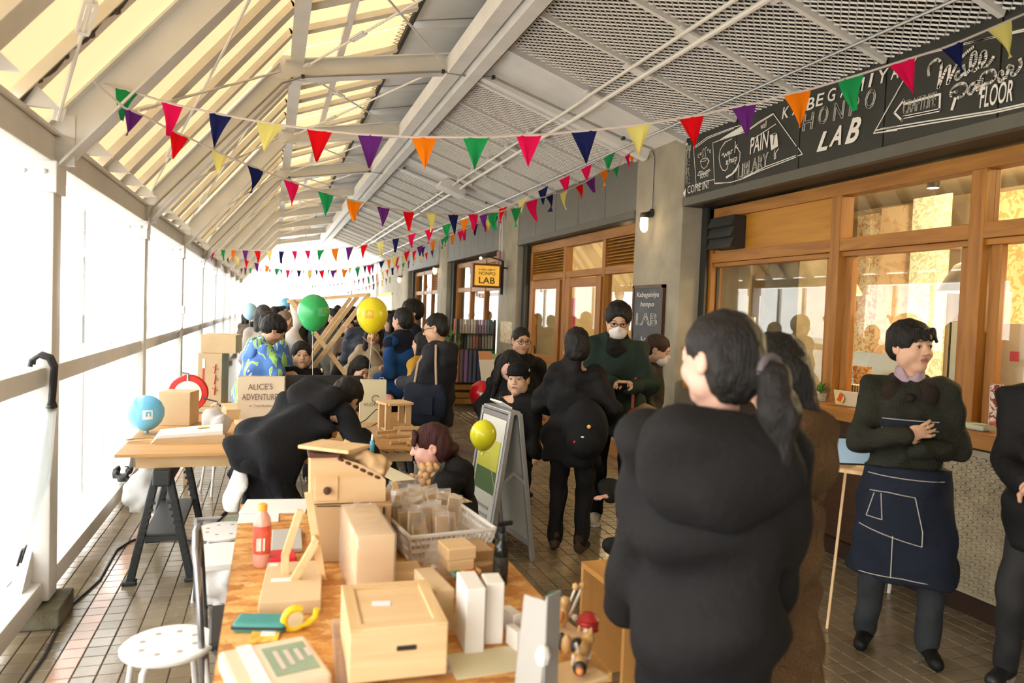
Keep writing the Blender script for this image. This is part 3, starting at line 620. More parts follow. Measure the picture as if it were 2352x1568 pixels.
for i,y in enumerate((3.0,4.4,5.9)):
    t = thing('pendant_lamp','grey bell pendant lamp hanging inside the shop window','lamp',(5.2,y,0),0,'pendant lamps in the shop')
    MB().lathe([(.03,2.45),(.05,2.42),(.05,2.36),(.10,2.34),(.10,2.22),(.14,2.20),(.24,2.02),(.25,1.99)],20,cap=False).build('lamp_shade', mat('shade_grey',(.35,.33,.28),.5), t, True)
    MB().tube([(0,0,2.44),(0,0,3.2)],.006,6).build('cord', BLACK, t); MB().sph((0,0,2.06),.05,10).build('bulb', mat('bulb_warm',(1,.8,.5),.5,emit=(1,.70,.36),estr=14), t, True)
    MB().lathe([(.235,1.992),(.245,1.988)],20,cap=False).build('rim_glow', mat('rim',(.9,.6,.25),.4,emit=(1,.66,.3),estr=2.0), t)
    L = ilamp(0,0,1.96,70,.06); L.parent = t
for p in ((5.6,3.2,2.95,130),(5.6,5.2,2.95,130),(5.4,8.6,2.8,90),(5.3,10.6,2.8,60),(5.4,14.2,2.8,70),(5.4,19.5,2.8,60)):
    t = thing('spot_lamp','small warm spotlight on the shop ceiling','lamp',p[:3],0,'shop ceiling spotlights'); MB().lathe([(.05,0),(.06,.12),(.03,.2)],12).build('housing', DARKMET, t, True)
    MB().tube([(0,0,.2),(0,0,3.2-p[2])],.01,6).build('stem', DARKMET, t); L = ilamp(0,0,-.04,p[3],.05); L.parent = t
# ================================================================== door bay and farther bays
XD = 4.0
dr = sempty('door_1','wooden shop entrance with louvred transoms and glazed double doors')
Ya, Yb = 7.42, 11.3
YM1, YM2 = OXy(1305,600,XD), OXy(1396,590,XD)
ZH = 2.22; ZT1 = 2.72
def vb(y, w, z0, z1, par=dr, x=XD, m=CEDARZ, nm='jamb'): return MB().span((x-.056,y-w/2,z0),(x+.054,y+w/2,z1),ch=.004).build(nm, m, par)
for y,w in ((Ya+.04,.08),(YM2,.09),(YM1,.09),(Yb-.05,.10)): vb(y,w,0,ZT1-.061)
MB().span((XD-.05,Ya,ZT1-.06),(XD+.06,Yb,ZT1+.06),ch=.004).build('head', CEDAR, dr); MB().span((XD-.05,Ya,ZH),(XD+.06,Yb,ZH+.09),ch=.004).build('transom', CEDAR, dr)
MB().span((XF+.1,Yb,0),(XD+.1,11.5,FZ0)).build('dark_jamb', TRACK, dr)
for a,b in ((Ya+.08,YM2-.045),(YM1+.045,Yb-.1)):
    for k in range(9):
        z = ZH+.11+.041*k; MB().box((XD,(a+b)/2,z),(.07,b-a,.010),Matrix.Rotation(-.5,3,'Y')).build('louvre_slat', PLY, dr)
    MB().span((XD+.05,a,ZH+.09),(XD+.06,b,ZT1-.06)).build('louvre_back', mat('louvre_dark',(.05,.03,.012),.8), dr)
MB().span((XD,YM2+.045,ZH+.09),(XD+.004,YM1-.045,ZT1-.06)).build('pane', WGLASS, dr)
MB().span((XD,Ya+.08,.1),(XD+.004,YM2-.045,ZH)).build('pane', WGLASS, dr)
MB().span((XD-.03,Ya+.08,.9),(XD+.03,YM2-.045,1.0)).build('mid_rail', CEDAR, dr); MB().span((XD-.03,Ya+.08,0),(XD+.03,YM2-.045,.2)).build('bottom_rail', CEDAR, dr)
def leaf(hx, hy, ang, w, label):
    t = bpy.data.objects.new('door_leaf', None); COL.objects.link(t); t.parent = dr; t.location = (hx,hy,0); t.rotation_euler = (0,0,ang)
    for x in (.05,w-.05): MB().span((x-.055,-.022,.02),(x+.055,.022,ZH-.02),ch=.004).build('stile', CEDARZ, t)
    for z,h in ((ZH-.09,.12),(1.02,.12),(.14,.24)): MB().span((.1,-.02,z-h/2),(w-.1,.02,z+h/2),ch=.003).build('rail', CEDARX, t)
    MB().span((.1,-.003,.26),(w-.1,.003,.96)).build('pane', WGLASS, t); MB().span((.1,-.003,1.08),(w-.1,.003,ZH-.15)).build('pane', WGLASS, t)
    MB().span((w*.25,-.06,ZH-.11),(w*.62,-.02,ZH-.05),ch=.006).build('door_closer', DARKMET, t)
    MB().tube([(w-.05,-.05,.85),(w-.05,-.07,.9),(w-.05,-.07,1.15),(w-.05,-.05,1.2)],.012,8).build('handle', DARKMET, t, True); return t
hR = Vector((XD-.06, OXy(1383,640,XD-.06))); tgt = None
for k in range(60):
    a = math.radians(180-k*1.5); e = (hR.x+.84*math.cos(a), hR.y+.84*math.sin(a)); u = proj((e[0],e[1],ZH))[0]
    if tgt is None or abs(u-1303) < tgt[0]: tgt = (abs(u-1303), a)
leaf(hR.x,hR.y,tgt[1],.84,'r')
hL = Vector((XD-.06, YM1+1.55)); tgt = None
for k in range(120):
    a = math.radians(270-k*1.5); e = (hL.x+.84*math.cos(a), hL.y+.84*math.sin(a)); u = proj((e[0],e[1],ZH))[0]
    if tgt is None or abs(u-1213) < tgt[0]: tgt = (abs(u-1213), a)
hL2 = Vector((XD-.06,OXy(1289,640,XD-.06)))
leaf(hL2.x,hL2.y,math.pi/2+.12,.95,'l')
o = MB().span((0,-.004,0),(.16,.004,.42)).build('red_notice', mat('red_paper',(.62,.07,.06),.7)); o.location = (XD-.03,OXy(1325,738,XD),OX(1325,738,XD).z-.1); o.rotation_euler = (0,0,1.57); tag(o,'red paper strip hanging behind the glass door','notice')
# bays 2 and 3
for k in (2,3):
    b0,b1 = bay[k]; w = sempty('window_%d' % k, 'wood framed shop window farther down the arcade')
    for y in (b0+.35,b0+1.5,b0+2.6,b1-.3): MB().span((XD-.05,y-.05,0),(XD+.06,y+.05,ZT1),ch=.004).build('mullion', CEDARZ, w)
    for z in (ZT1-.03,2.15,.85): MB().span((XD-.04,b0+.3,z-.05),(XD+.05,b1-.25,z+.05),ch=.004).build('rail', CEDAR, w)
    for q in range(10): MB().box((XD,b0+.92,2.24+.044*q),(.07,1.05,.010),Matrix.Rotation(-.5,3,'Y')).build('louvre_slat', PLY, w)
    for a,b in ((b0+.4,b0+1.45),(b0+1.55,b0+2.55),(b0+2.65,b1-.35)):
        MB().span((XD,a,.9),(XD+.004,b,2.1)).build('pane', WGLASS, w)
    for a,b in ((b0+1.55,b0+2.55),(b0+2.65,b1-.35)): MB().span((XD,a,2.2),(XD+.004,b,ZT1-.08)).build('pane', WGLASS, w)
    MB().span((XD-.02,b0+.3,0),(XD+.05,b1-.25,.8)).build('low_panel', LOWW, w); MB().span((XF+.1,b0,0),(XD+.05,b0+.3,FZ0)).build('dark_jamb', TRACK, w); MB().span((XF+.1,b1-.25,0),(XD+.05,b1,FZ0)).build('dark_jamb', TRACK, w)
# blank wall and pale windows toward the far end
fw = sempty('wall_far','far end of the arcade with pale wall and white window strips')
MB().span((XF,22.7,0),(XF+.4,27.5,3.6)).build('blank_wall', CONC, fw)
FARW = mat('far_white',(.80,.80,.78),.6)
for i in range(9):
    y = 27.5+i*1.4; MB().span((XF,y,0),(XF+.5,y+.35,3.6)).build('far_pier', FARW, fw); MB().span((XF+.3,y+.35,.9),(XF+.32,y+1.4,2.9)).build('far_pane', glass('far_pane',(.8,.85,.88),1.2,.3), fw); MB().span((XF+.1,y+.35,0),(XF+.4,y+1.4,.9)).build('far_sill', FARW, fw); MB().span((XF+.1,y+.35,2.9),(XF+.4,y+1.4,3.6)).build('far_head', FARW, fw)
MB().span((-1.2,YEND+5,-.1),(4.2,YEND+5.1,1.0)).build('end_parapet', FARW, fw)
# ---- wall lamps on the pillars
def wall_lamp(u, v, lab, e):
    p = OX(u, v, XF-.09); t = thing('wall_lamp', lab, 'lamp', (XF,p.y,p.z), 0)
    MB().lathe([(.045,0),(.045,.02),(.03,.03)],14,TR(0,0,.10)@RY(-math.pi/2)).build('wall_plate', DARKMET, t, True)
    MB().tube([(-.02,0,.10),(-.05,0,.105),(-.09,0,.09)],.012,8).build('arm', DARKMET, t, True)
    MB().lathe([(.028,.10),(.05,.085),(.052,.06),(.05,.045)],16,TR(-.09,0,0)).build('cap', DARKMET, t, True)
    MB().lathe([(.043,.05),(.043,-.05),(.036,-.085),(.015,-.105),(.001,-.108)],16,TR(-.09,0,0),cap=False).build('globe', mat('lamp_globe',(1,.9,.7),.3,emit=(1,.80,.52),estr=2.6), t, True)
    cg = MB()
    for a in range(6): cg.tube([(-.09+.047*math.cos(a*math.pi/3),.047*math.sin(a*math.pi/3),.05),(-.09+.047*math.cos(a*math.pi/3),.047*math.sin(a*math.pi/3),-.06),(-.09+.02*math.cos(a*math.pi/3),.02*math.sin(a*math.pi/3),-.112)],.0025,4)
    cg.build('cage', GREYMET, t)
    MB().tube([(-.012,0,.13),(-.012,0,FZ1-.1-p.z),(-.012,.06,FZ1-.02-p.z)],.009,6).build('conduit', MATS['conduit'], t)
    L = bpy.data.lights.new('globe_light','POINT'); L.energy = e; L.color = (1,.74,.42); L.shadow_soft_size = .05; l = bpy.data.objects.new('globe_light',L); COL.objects.link(l); l.parent = t; l.location = (-.16,0,-.02)
wall_lamp(1480,510,'caged bulkhead wall lamp glowing above the hanging chalkboard',4)
wall_lamp(999,620,'caged wall lamp on the pillar beyond the lit yellow sign',4)
wall_lamp(917,641,'caged wall lamp on the pale wall by the yellow-bordered poster',4)
# ---- hanging chalkboard on pillar
a, b = OX(1460,662,XF-.02), OX(1527,657,XF-.02); zb = OX(1490,877,XF-.02).z
t = thing('chalkboard','framed chalkboard with chalk lettering hung on the concrete pillar','chalkboard',(XF-.005,0,0))
y0_, y1_, zt_ = b.y+.03, min(a.y,7.36), (a.z+b.z)/2
SLATE = mat('slate',(.085,.09,.10),.75,var=.25,vscale=5)
MB().span((-.025,y0_,zb),(-.004,y1_,zt_)).build('board', SLATE, t)
for q in (((y0_-.03,zb),(y0_,zt_+.02)),((y1_,zb),(y1_+.03,zt_+.02)),((y0_-.03,zt_-.01),(y1_+.03,zt_+.025)),((y0_-.03,zb-.03),(y1_+.03,zb))):
    MB().span((-.035,q[0][0],q[0][1]),(0,q[1][0],q[1][1])).build('frame', wood('board_frame','4a2f18','5b3b20','Z'), t)
for s,zz,h,o_ in (('Kabegamiya',.10,.05,0),('honpo',.20,.05,0),('LAB',.40,.13,.006)):
    n = len(s); w = (y1_-y0_)*(.8 if n > 5 else .5 if n == 5 else .75); c = (y0_+y1_)/2
    fit_text('lettering',s,(-.027,c+w/2,zt_-zz),(-.027,c-w/2,zt_-zz),h,CHALK,t,shear=.2 if n > 3 else 0,outline=o_)
for zz in (.56,.66,.74): fit_text('lettering','Lab' if zz < .6 else 'open',(-.027,(y0_+y1_)/2+.1,zt_-zz),(-.027,(y0_+y1_)/2-.1,zt_-zz),.04,CHALK,t)
# ---- lit sign box
s0, s1 = OY(1087,606,12.0), OY(1146,660,12.0); w = s1.x-s0.x; h = s0.z-s1.z
t = thing('lit_sign','glowing amber box sign with black lettering on a bracket','sign',((s0.x+s1.x)/2,12.0,(s0.z+s1.z)/2))
MB().box((0,0,0),(w+.03,.10,h+.03),ch=.01).build('sign_case', wood('sign_case','6a3f18','7d4d20','Z'), t)
def amber():
    m = bpy.data.materials.new('amber_glow'); m.use_nodes = True; nt = m.node_tree; b = nt.nodes['Principled BSDF']; tc = nt.nodes.new('ShaderNodeTexCoord'); n = nt.nodes.new('ShaderNodeTexNoise'); n.inputs['Scale'].default_value = 9; n.inputs['Distortion'].default_value = 2; nt.links.new(tc.outputs['Object'], n.inputs['Vector'])
    r = nt.nodes.new('ShaderNodeValToRGB'); r.color_ramp.elements[0].color = (.62,.25,.01,1); r.color_ramp.elements[1].color = (.95,.56,.10,1); nt.links.new(n.outputs['Fac'], r.inputs[0]); nt.links.new(r.outputs[0], b.inputs['Emission Color']); b.inputs['Emission Strength'].default_value = 1.0; b.inputs['Base Color'].default_value = (.3,.15,.02,1); return m
MB().box((0,-.052,0),(w-.04,.006,h-.04)).build('sign_face', amber(), t)
SBK = mat('sign_black',(.01,.01,.01),.7)
for s,z0,hh,ww in (('KABEGAMIYA',.085,.03,.62),('HONPO',.01,.055,.62),('LAB',-.13,.105,.60)):
    fit_text('lettering',s,(-w*ww/2,-.056,z0),(w*ww/2,-.056,z0),hh,SBK,t,out=(0,-1,0),bold=.01)
MB().bar((w/2,0,h/2-.04),(XF-((s0.x+s1.x)/2),0,h/2-.04),.03,.03).build('bracket', DARKMET, t); MB().bar((w/2+.05,.02,h/2+.08),(w/2+.05,.02,-h/2-.12),.05,.05).build('bracket_post', DARKMET, t)
MB().tube([(-.1,-.02,h/2+.12),(.0,-.05,h/2+.14),(w/2+.05,0,h/2+.08)],.012,6).build('lamp_arm', DARKMET, t); MB().sph((-.12,-.05,h/2+.10),.022,8).build('bulb', MATS['bulb_warm'], t)
# cable bundle and pink float hanging at pillar 2
p = OX(1150,500,XF-.06); t = thing('hanging_float','pinkish cylindrical float hanging on cords at the pillar','float',(p.x,p.y,0))
MB().tube([(0,0,3.35),(0,0,2.75)],.01,6).build('cord', PIPE, t); MB().tube([(0,-.12,3.4),(.02,-.1,2.6),(.0,-.05,2.5)],.008,6).build('cord', PIPE, t)
MB().lathe([(.02,2.76),(.045,2.73),(.05,2.55),(.03,2.5),(.015,2.46)],12).build('float_body', mat('float_pink',(.42,.22,.19),.5), t, True)
kn = MB()
for k in range(7):
    a = k*.9; kn.tube([(.0,.0,3.42),(.08*math.cos(a),.08*math.sin(a),3.36),(.11*math.cos(a),.1*math.sin(a),3.22-.02*k)],.006,5)
kn.build('cord_knot', PIPE, t)
# poster on pillar 2
p0, p1 = OX(1150,737,XF-.004), OX(1174,789,XF-.004); o = MB().span((-.003,p1.y,p1.z),(0,p0.y,p0.z)).build('pillar_poster', leafpaper('poster_print','e6dcc2','d0b48a',14)); o.location = (XF,0,0); tag(o,'small pale illustrated poster taped to the concrete pillar','poster')
# yellow bordered poster far
q0, q1 = OX(868,674,XF-.005), OX(899,745,XF-.005)
t = thing('far_poster','tall poster with a yellow border on the pale far wall','poster',(XF-.002,0,0)); MB().span((-.004,q1.y,q1.z-.5),(0,q0.y,q0.z)).build('sheet', mat('poster_cream',(.72,.66,.5),.8), t)
for ya in (q1.y,q0.y-.12): MB().span((-.008,ya,q1.z-.5),(-.004,ya+.12,q0.z)).build('border', mat('poster_yellow',(.72,.58,.04),.7), t)
MB().span((-.008,q1.y,q0.z-.1),(-.004,q0.y,q0.z)).build('border', MATS['poster_yellow'], t)
for k in range(4): MB().bar((-.006,lerp(q0.y,q1.y,.35+.3*(k%2)),q0.z-.45-.25*k),(-.006,lerp(q0.y,q1.y,.6),q0.z-.6-.25*k),.05,.004,(1,0,0)).build('red_stroke', mat('poster_red',(.6,.1,.04),.7), t)
# ---- wallpaper roll rack facing the walkway
yr = 12.72; r0, r1 = OY(1049,733,yr), OY(1140,733,yr); base = thing('roll_rack','wooden rack holding three tiers of wallpaper rolls','rack',(r0.x,yr,0)); Wd = r1.x-r0.x
tz = [OY(1095,v,yr).z for v in (733,767,802,878)]
RK = wood('rack_wood','9a6a22','b27d2c','X')
for z in (tz[3]-.08,tz[3]-.22,tz[3]-.33): MB().span((0,-.02,z-.05),(Wd,.02,z+.04)).build('slat', RK, base)
for x in (.02,Wd-.02): MB().span((x-.02,.0,0),(x+.02,.05,tz[0])).build('upright', mat('rack_dark',(.06,.045,.03),.6), base)
for z in tz[1:]: MB().span((0,-.01,z-.01),(Wd,.4,z+.005)).build('shelf', MATS['rack_dark'], base)
MB().span((0,.38,0),(Wd,.4,tz[0]-.1)).build('back_board', MATS['rack_dark'], base)
rolls = [['a05a3c','3c3a38','8c8078','9c9088','a09488','8a8a86','b4a898','b0a69a','6f5a64','7d6674','84707e','8a7684','5c6a70','3a5568'],['6a5a48','7c6648','26302a','1e2826','5f6f68','6c6258','8c6a54','85604c','4a3a38','807c70','86806e','8c8878','9a9280'],['a0684c','5a4a58','6a4f80','3a3e50','36405a','2c3a58','4a4a58','1f6a40','1d7a48']]
for ti_,row in enumerate(rolls):
    n = len(row); top = tz[ti_]; bot = tz[ti_+1]
    for i,c in enumerate(row):
        x = (i+.5)/n*Wd; r = Wd/n*.47; mb = MB(); mb.lathe([(r*.35,0),(r,0),(r,top-bot-.01),(r*.35,top-bot-.01)],10)
        o = mb.build('wallpaper_roll', mat('roll_'+c, tuple(min(.8,x*1.9+.02) for x in hexc(c)), .6, var=.25, vscale=30), None, True); o.location = (r0.x+x, yr+.03+.18*(2-ti_)*.5, bot+.006)
        tag(o, ['pale','dark green and patterned','deep blue and violet'][ti_]+' wallpaper roll standing in the '+['top','middle','bottom'][ti_]+' tier of the rack','wallpaper roll',['top','middle','bottom'][ti_]+' tier wallpaper rolls')
# ================================================================== figures: smooth-blended distance fields meshed as one continuous surface
def axis(lo, hi, step, fine=()):
    xs = []; x = lo
    while x < hi+step:
        xs.append(x); st = step
        for a,b,f in fine:
            if a-step < x < b: st = min(st, f)
        x += st
    return np.array(xs)
def V3(p): return np.array([p[0],p[1],p[2]], float)
class SDF:
    def __init__(s): s.ops = []
    def cone(s, a, ra, b, rb, k=.03, sub=False, ax=None, sq=1, quilt=None):
        a, b = V3(a), V3(b); R = max(ra,rb)*max(1,sq); s.ops.append(('c',np.minimum(a,b)-R,np.maximum(a,b)+R,k,sub,(a,ra,b,rb,None if ax is None else V3(ax)/np.linalg.norm(V3(ax)),sq,quilt))); return s
    def ell(s, c, r, k=.03, sub=False, R=None):
        c = V3(c); r = V3(r); m = r if R is None else np.array([r.max()]*3); s.ops.append(('e',c-m,c+m,k,sub,(c,r,None if R is None else np.array(R)))); return s
    def plane(s, n, d, k=.01):  # keep n.p < d
        s.ops.append(('p',None,None,k,True,(V3(n)/np.linalg.norm(V3(n)),d))); return s
    def chain(s, pts, rs, **kw):
        for i in range(len(pts)-1): s.cone(pts[i],rs[i],pts[i+1],rs[i+1],**kw)
        return s
    def mesh(s, name, step, fine=None, noise=None, pad=.03):
        lo = np.min([o[1] for o in s.ops if o[1] is not None and not o[4]],axis=0)-pad; hi = np.max([o[2] for o in s.ops if o[2] is not None and not o[4]],axis=0)+pad
        fine = fine or []
        X = [axis(lo[i],hi[i],step,[(f[0][i],f[1][i],f[2]) for f in fine]) for i in range(3)]
        F = np.full((len(X[0]),len(X[1]),len(X[2])), 1.0)
        for t,a,b,k,sub,pr in s.ops:
            if a is None: sl = (slice(None),)*3
            else:
                mg = k+step*2.5; sl = tuple(slice(max(0,np.searchsorted(X[i],a[i]-mg)-1), np.searchsorted(X[i],b[i]+mg)+1) for i in range(3))
            P = np.stack(np.meshgrid(X[0][sl[0]],X[1][sl[1]],X[2][sl[2]],indexing='ij'),-1)
            if P.size == 0: continue
            if t == 'c':
                A,ra,B,rb,ax,sq,qu = pr; ba = B-A; L2 = max(ba@ba,1e-9); q = P-A; h = np.clip((q@ba)/L2,0,1); q = q-h[...,None]*ba; r = ra+(rb-ra)*h
                if qu: r = r+qu[0]*(np.abs(np.sin(math.pi*(h*qu[1]+qu[2])))-.6)
                if ax is not None: q = q+(q@ax)[...,None]*(1/sq-1)*ax
                d = (np.sqrt((q*q).sum(-1))-r)*min(1,sq)
            elif t == 'e':
                c,r,R = pr; q = P-c
                if R is not None: q = q@R
                k0 = np.sqrt(((q/r)**2).sum(-1)); k1 = np.sqrt(((q/(r*r))**2).sum(-1))+1e-9; d = k0*(k0-1)/k1
            else: n,dd = pr; d = dd-P@n
            f = F[sl]
            if sub: d = -d; h = np.clip(.5+.5*(d-f)/k,0,1); F[sl] = f+(d-f)*h+k*h*(1-h)
            else: h = np.clip(.5+.5*(f-d)/k,0,1); F[sl] = f+(d-f)*h-k*h*(1-h)
        if noise:
            P = np.stack(np.meshgrid(*X,indexing='ij'),-1); rng = np.random.RandomState(noise[2])
            for q in range(noise[3] if len(noise) > 3 else 5):
                w = rng.normal(size=3); w = w/np.linalg.norm(w)*noise[1]*rng.uniform(.6,1.7)
                if len(noise) > 4: w = w*np.array(noise[4])
                F += noise[0]*np.sin(P@w+rng.uniform(0,6.28)+1.2*np.sin(P@(w[[1,2,0]]*.7)))*.5
        return nets(name, X, F)
def nets(name, X, F):
    F[0]=F[-1]=1; F[:,0]=F[:,-1]=1; F[:,:,0]=F[:,:,-1]=1
    ins = F < 0; nx,ny,nz = F.shape
    c = np.zeros((nx-1,ny-1,nz-1),np.int8)
    for i in (0,1):
        for j in (0,1):
            for k in (0,1): c += ins[i:nx-1+i,j:ny-1+j,k:nz-1+k]
    act = np.argwhere((c > 0)&(c < 8)); idx = -np.ones(c.shape,np.int64); idx[tuple(act.T)] = np.arange(len(act))
    pos = np.zeros((len(act),3)); cnt = np.zeros(len(act)); co = [(i,j,k) for i in (0,1) for j in (0,1) for k in (0,1)]
    G3 = [X[0],X[1],X[2]]
    for a in range(8):
        for b in range(a+1,8):
            d = [co[b][q]-co[a][q] for q in range(3)]
            if sum(map(abs,d)) != 1: continue
            A = act+np.array(co[a]); B = act+np.array(co[b]); fa = F[tuple(A.T)]; fb = F[tuple(B.T)]; m = (fa < 0) != (fb < 0); t = np.where(m, fa/np.where(m,fa-fb,1), 0)
            pa = np.stack([G3[q][A[:,q]] for q in range(3)],1); pb = np.stack([G3[q][B[:,q]] for q in range(3)],1)
            pos += np.where(m[:,None], pa+(pb-pa)*t[:,None], 0); cnt += m
    pos /= np.maximum(cnt,1)[:,None]
    faces = []
    for ax in range(3):
        u, v = (ax+1)%3, (ax+2)%3; sl0 = [slice(None)]*3; sl1 = [slice(None)]*3; sl0[ax] = slice(0,-1); sl1[ax] = slice(1,None)
        s0 = ins[tuple(sl0)]; s1 = ins[tuple(sl1)]; e = np.argwhere(s0 != s1); fl_ = s0[tuple(e.T)]
        if not len(e): continue
        eu = np.zeros(3,int); eu[u] = 1; ev = np.zeros(3,int); ev[v] = 1
        q = np.stack([idx[tuple((e-eu-ev).T)],idx[tuple((e-ev).T)],idx[tuple(e.T)],idx[tuple((e-eu).T)]],1)
        q = np.where(fl_[:,None], q, q[:,::-1]); faces.append(q)
    faces = np.concatenate(faces); me = bpy.data.meshes.new(name); me.from_pydata(pos.tolist(), [], faces.tolist()); me.polygons.foreach_set('use_smooth',[True]*len(faces)); me.update(); return me
def nrm(v): v = V3(v); return v/np.linalg.norm(v)
def ik(a, c, l1, l2, pole):
    a, c = V3(a), V3(c); d = c-a; L = np.linalg.norm(d); m = (l1+l2)*.998
    if L > m: c = a+d/L*m; d = c-a; L = m
    x = d/L; t = (l1*l1-l2*l2+L*L)/(2*L); h = math.sqrt(max(l1*l1-t*t,0)); p = V3(pole); p = p-x*(p@x); p = p/(np.linalg.norm(p)+1e-9); return a+x*t+p*h, c
SKIN = mat('skin_light',(.58,.34,.22),.5,var=.05,vscale=20); SKIN2 = mat('skin_pink',(.62,.36,.27),.5,var=.05,vscale=20); LIP = mat('lip',(.40,.15,.11),.45)
EYEW = mat('eye_white',(.6,.58,.54),.3); EYED = mat('eye_dark',(.01,.007,.005),.2)
def hairmat(n, c, g=.42): return mat(n,c,g,var=.35,vscale=3,stretch=(40,40,5),bump=.6,bscale=5,spec=.22)
HBLACK = hairmat('hair_black',(.012,.010,.009)); HBROWN = hairmat('hair_brown',(.045,.022,.013)); HGREY = hairmat('hair_grey',(.05,.048,.045)); HAUB = hairmat('hair_auburn',(.05,.014,.012))
def headmat(yaw, pitch, tilt=0):
    """columns: head axes in body space (x left, y back, z up)"""
    return np.array((Matrix.Rotation(yaw,3,'Z') @ Matrix.Rotation(pitch,3,'X') @ Matrix.Rotation(tilt,3,'Y')))
def add_head(S, hc, Rm_, s, open_mouth=False, smile=False):
    T = lambda p: hc+Rm_@(V3(p)*s)
    E = lambda c,r,k=.012,sub=False: S.ell(T(c),V3(r)*s,k*s,sub,Rm_)
    C = lambda a,ra,b,rb,k=.01,sub=False: S.cone(T(a),ra*s,T(b),rb*s,k*s,sub)
    E((0,.012,.035),(.074,.092,.083),.02); E((0,-.022,-.03),(.060,.068,.082),.03); E((0,-.058,-.092),(.026,.024,.022),.025)
    for q in (-1,1):
        E((q*.040,-.055,-.028),(.024,.026,.026),.025); E((q*.056,-.01,-.055),(.018,.03,.03),.03)
        E((q*.031,-.094,.010),(.018,.014,.010),.012,True); E((q*.031,-.078,.006),(.0165,.010,.011),.004)
        E((q*.077,.010,-.002),(.010,.021,.031),.008); E((q*.083,.006,.0),(.004,.011,.018),.006,True)
        E((q*.012,-.098,-.026),(.008,.010,.007),.006)
    C((-.03,-.080,.028),.010,(.03,-.080,.028),.010,.02); C((0,-.086,.016),.007,(0,-.104,-.020),.0105,.014)
    C((-.017,-.082,-.050),.006,(.017,-.082,-.050),.006,.012); E((0,-.087,-.049),(.014,.007,.005),.006); C((-.013,-.081,-.061),.0065,(.013,-.081,-.061),.0065,.012)
    if open_mouth: E((0,-.090,-.056),(.012,.012,.006),.004,True)
    else: E((0,-.094,-.0555),(.021,.010,.0014),.003,True)
    return T
def add_hand(S, w, d, n, s=1.0, curl=.5, side=1, spread=.12):
    """w wrist, d finger direction, n palm normal; five separate fingers"""
    d = nrm(d); n = V3(n); n = nrm(n-d*(n@d)); x = np.cross(d,n)*side
    c = w+d*.045*s; S.cone(w,.021*s,w+d*.03*s,.024*s,.015); Rr = np.stack([x,d,n],1); S.ell(w+d*.055*s,V3((.040,.048,.015))*s,.012,False,Rr)
    L = (.066,.074,.070,.054)
    for i in range(4):
        o = (i-1.5)*-1; b = w+d*.092*s+x*(o*.0195*s); dd = nrm(d+x*o*spread); a1 = curl*.5; p = b; ang = a1
        r = .0088*s
        for j in range(3):
            ln = L[i]*(.42,.32,.26)[j]*s; dr_ = dd*math.cos(ang)+n*math.sin(ang); q = p+dr_*ln; S.cone(p,r,q,r*.92,.006); p = q; r *= .92; ang += curl*.8
    b = w+d*.028*s+x*.026*s; m = b+nrm(x*.8+d*.6+n*.35)*.042*s; e = m+nrm(d*.8+x*.2+n*.5)*.034*s; S.cone(b,.0125*s,m,.0108*s,.012); S.cone(m,.0105*s,e,.0085*s,.006)
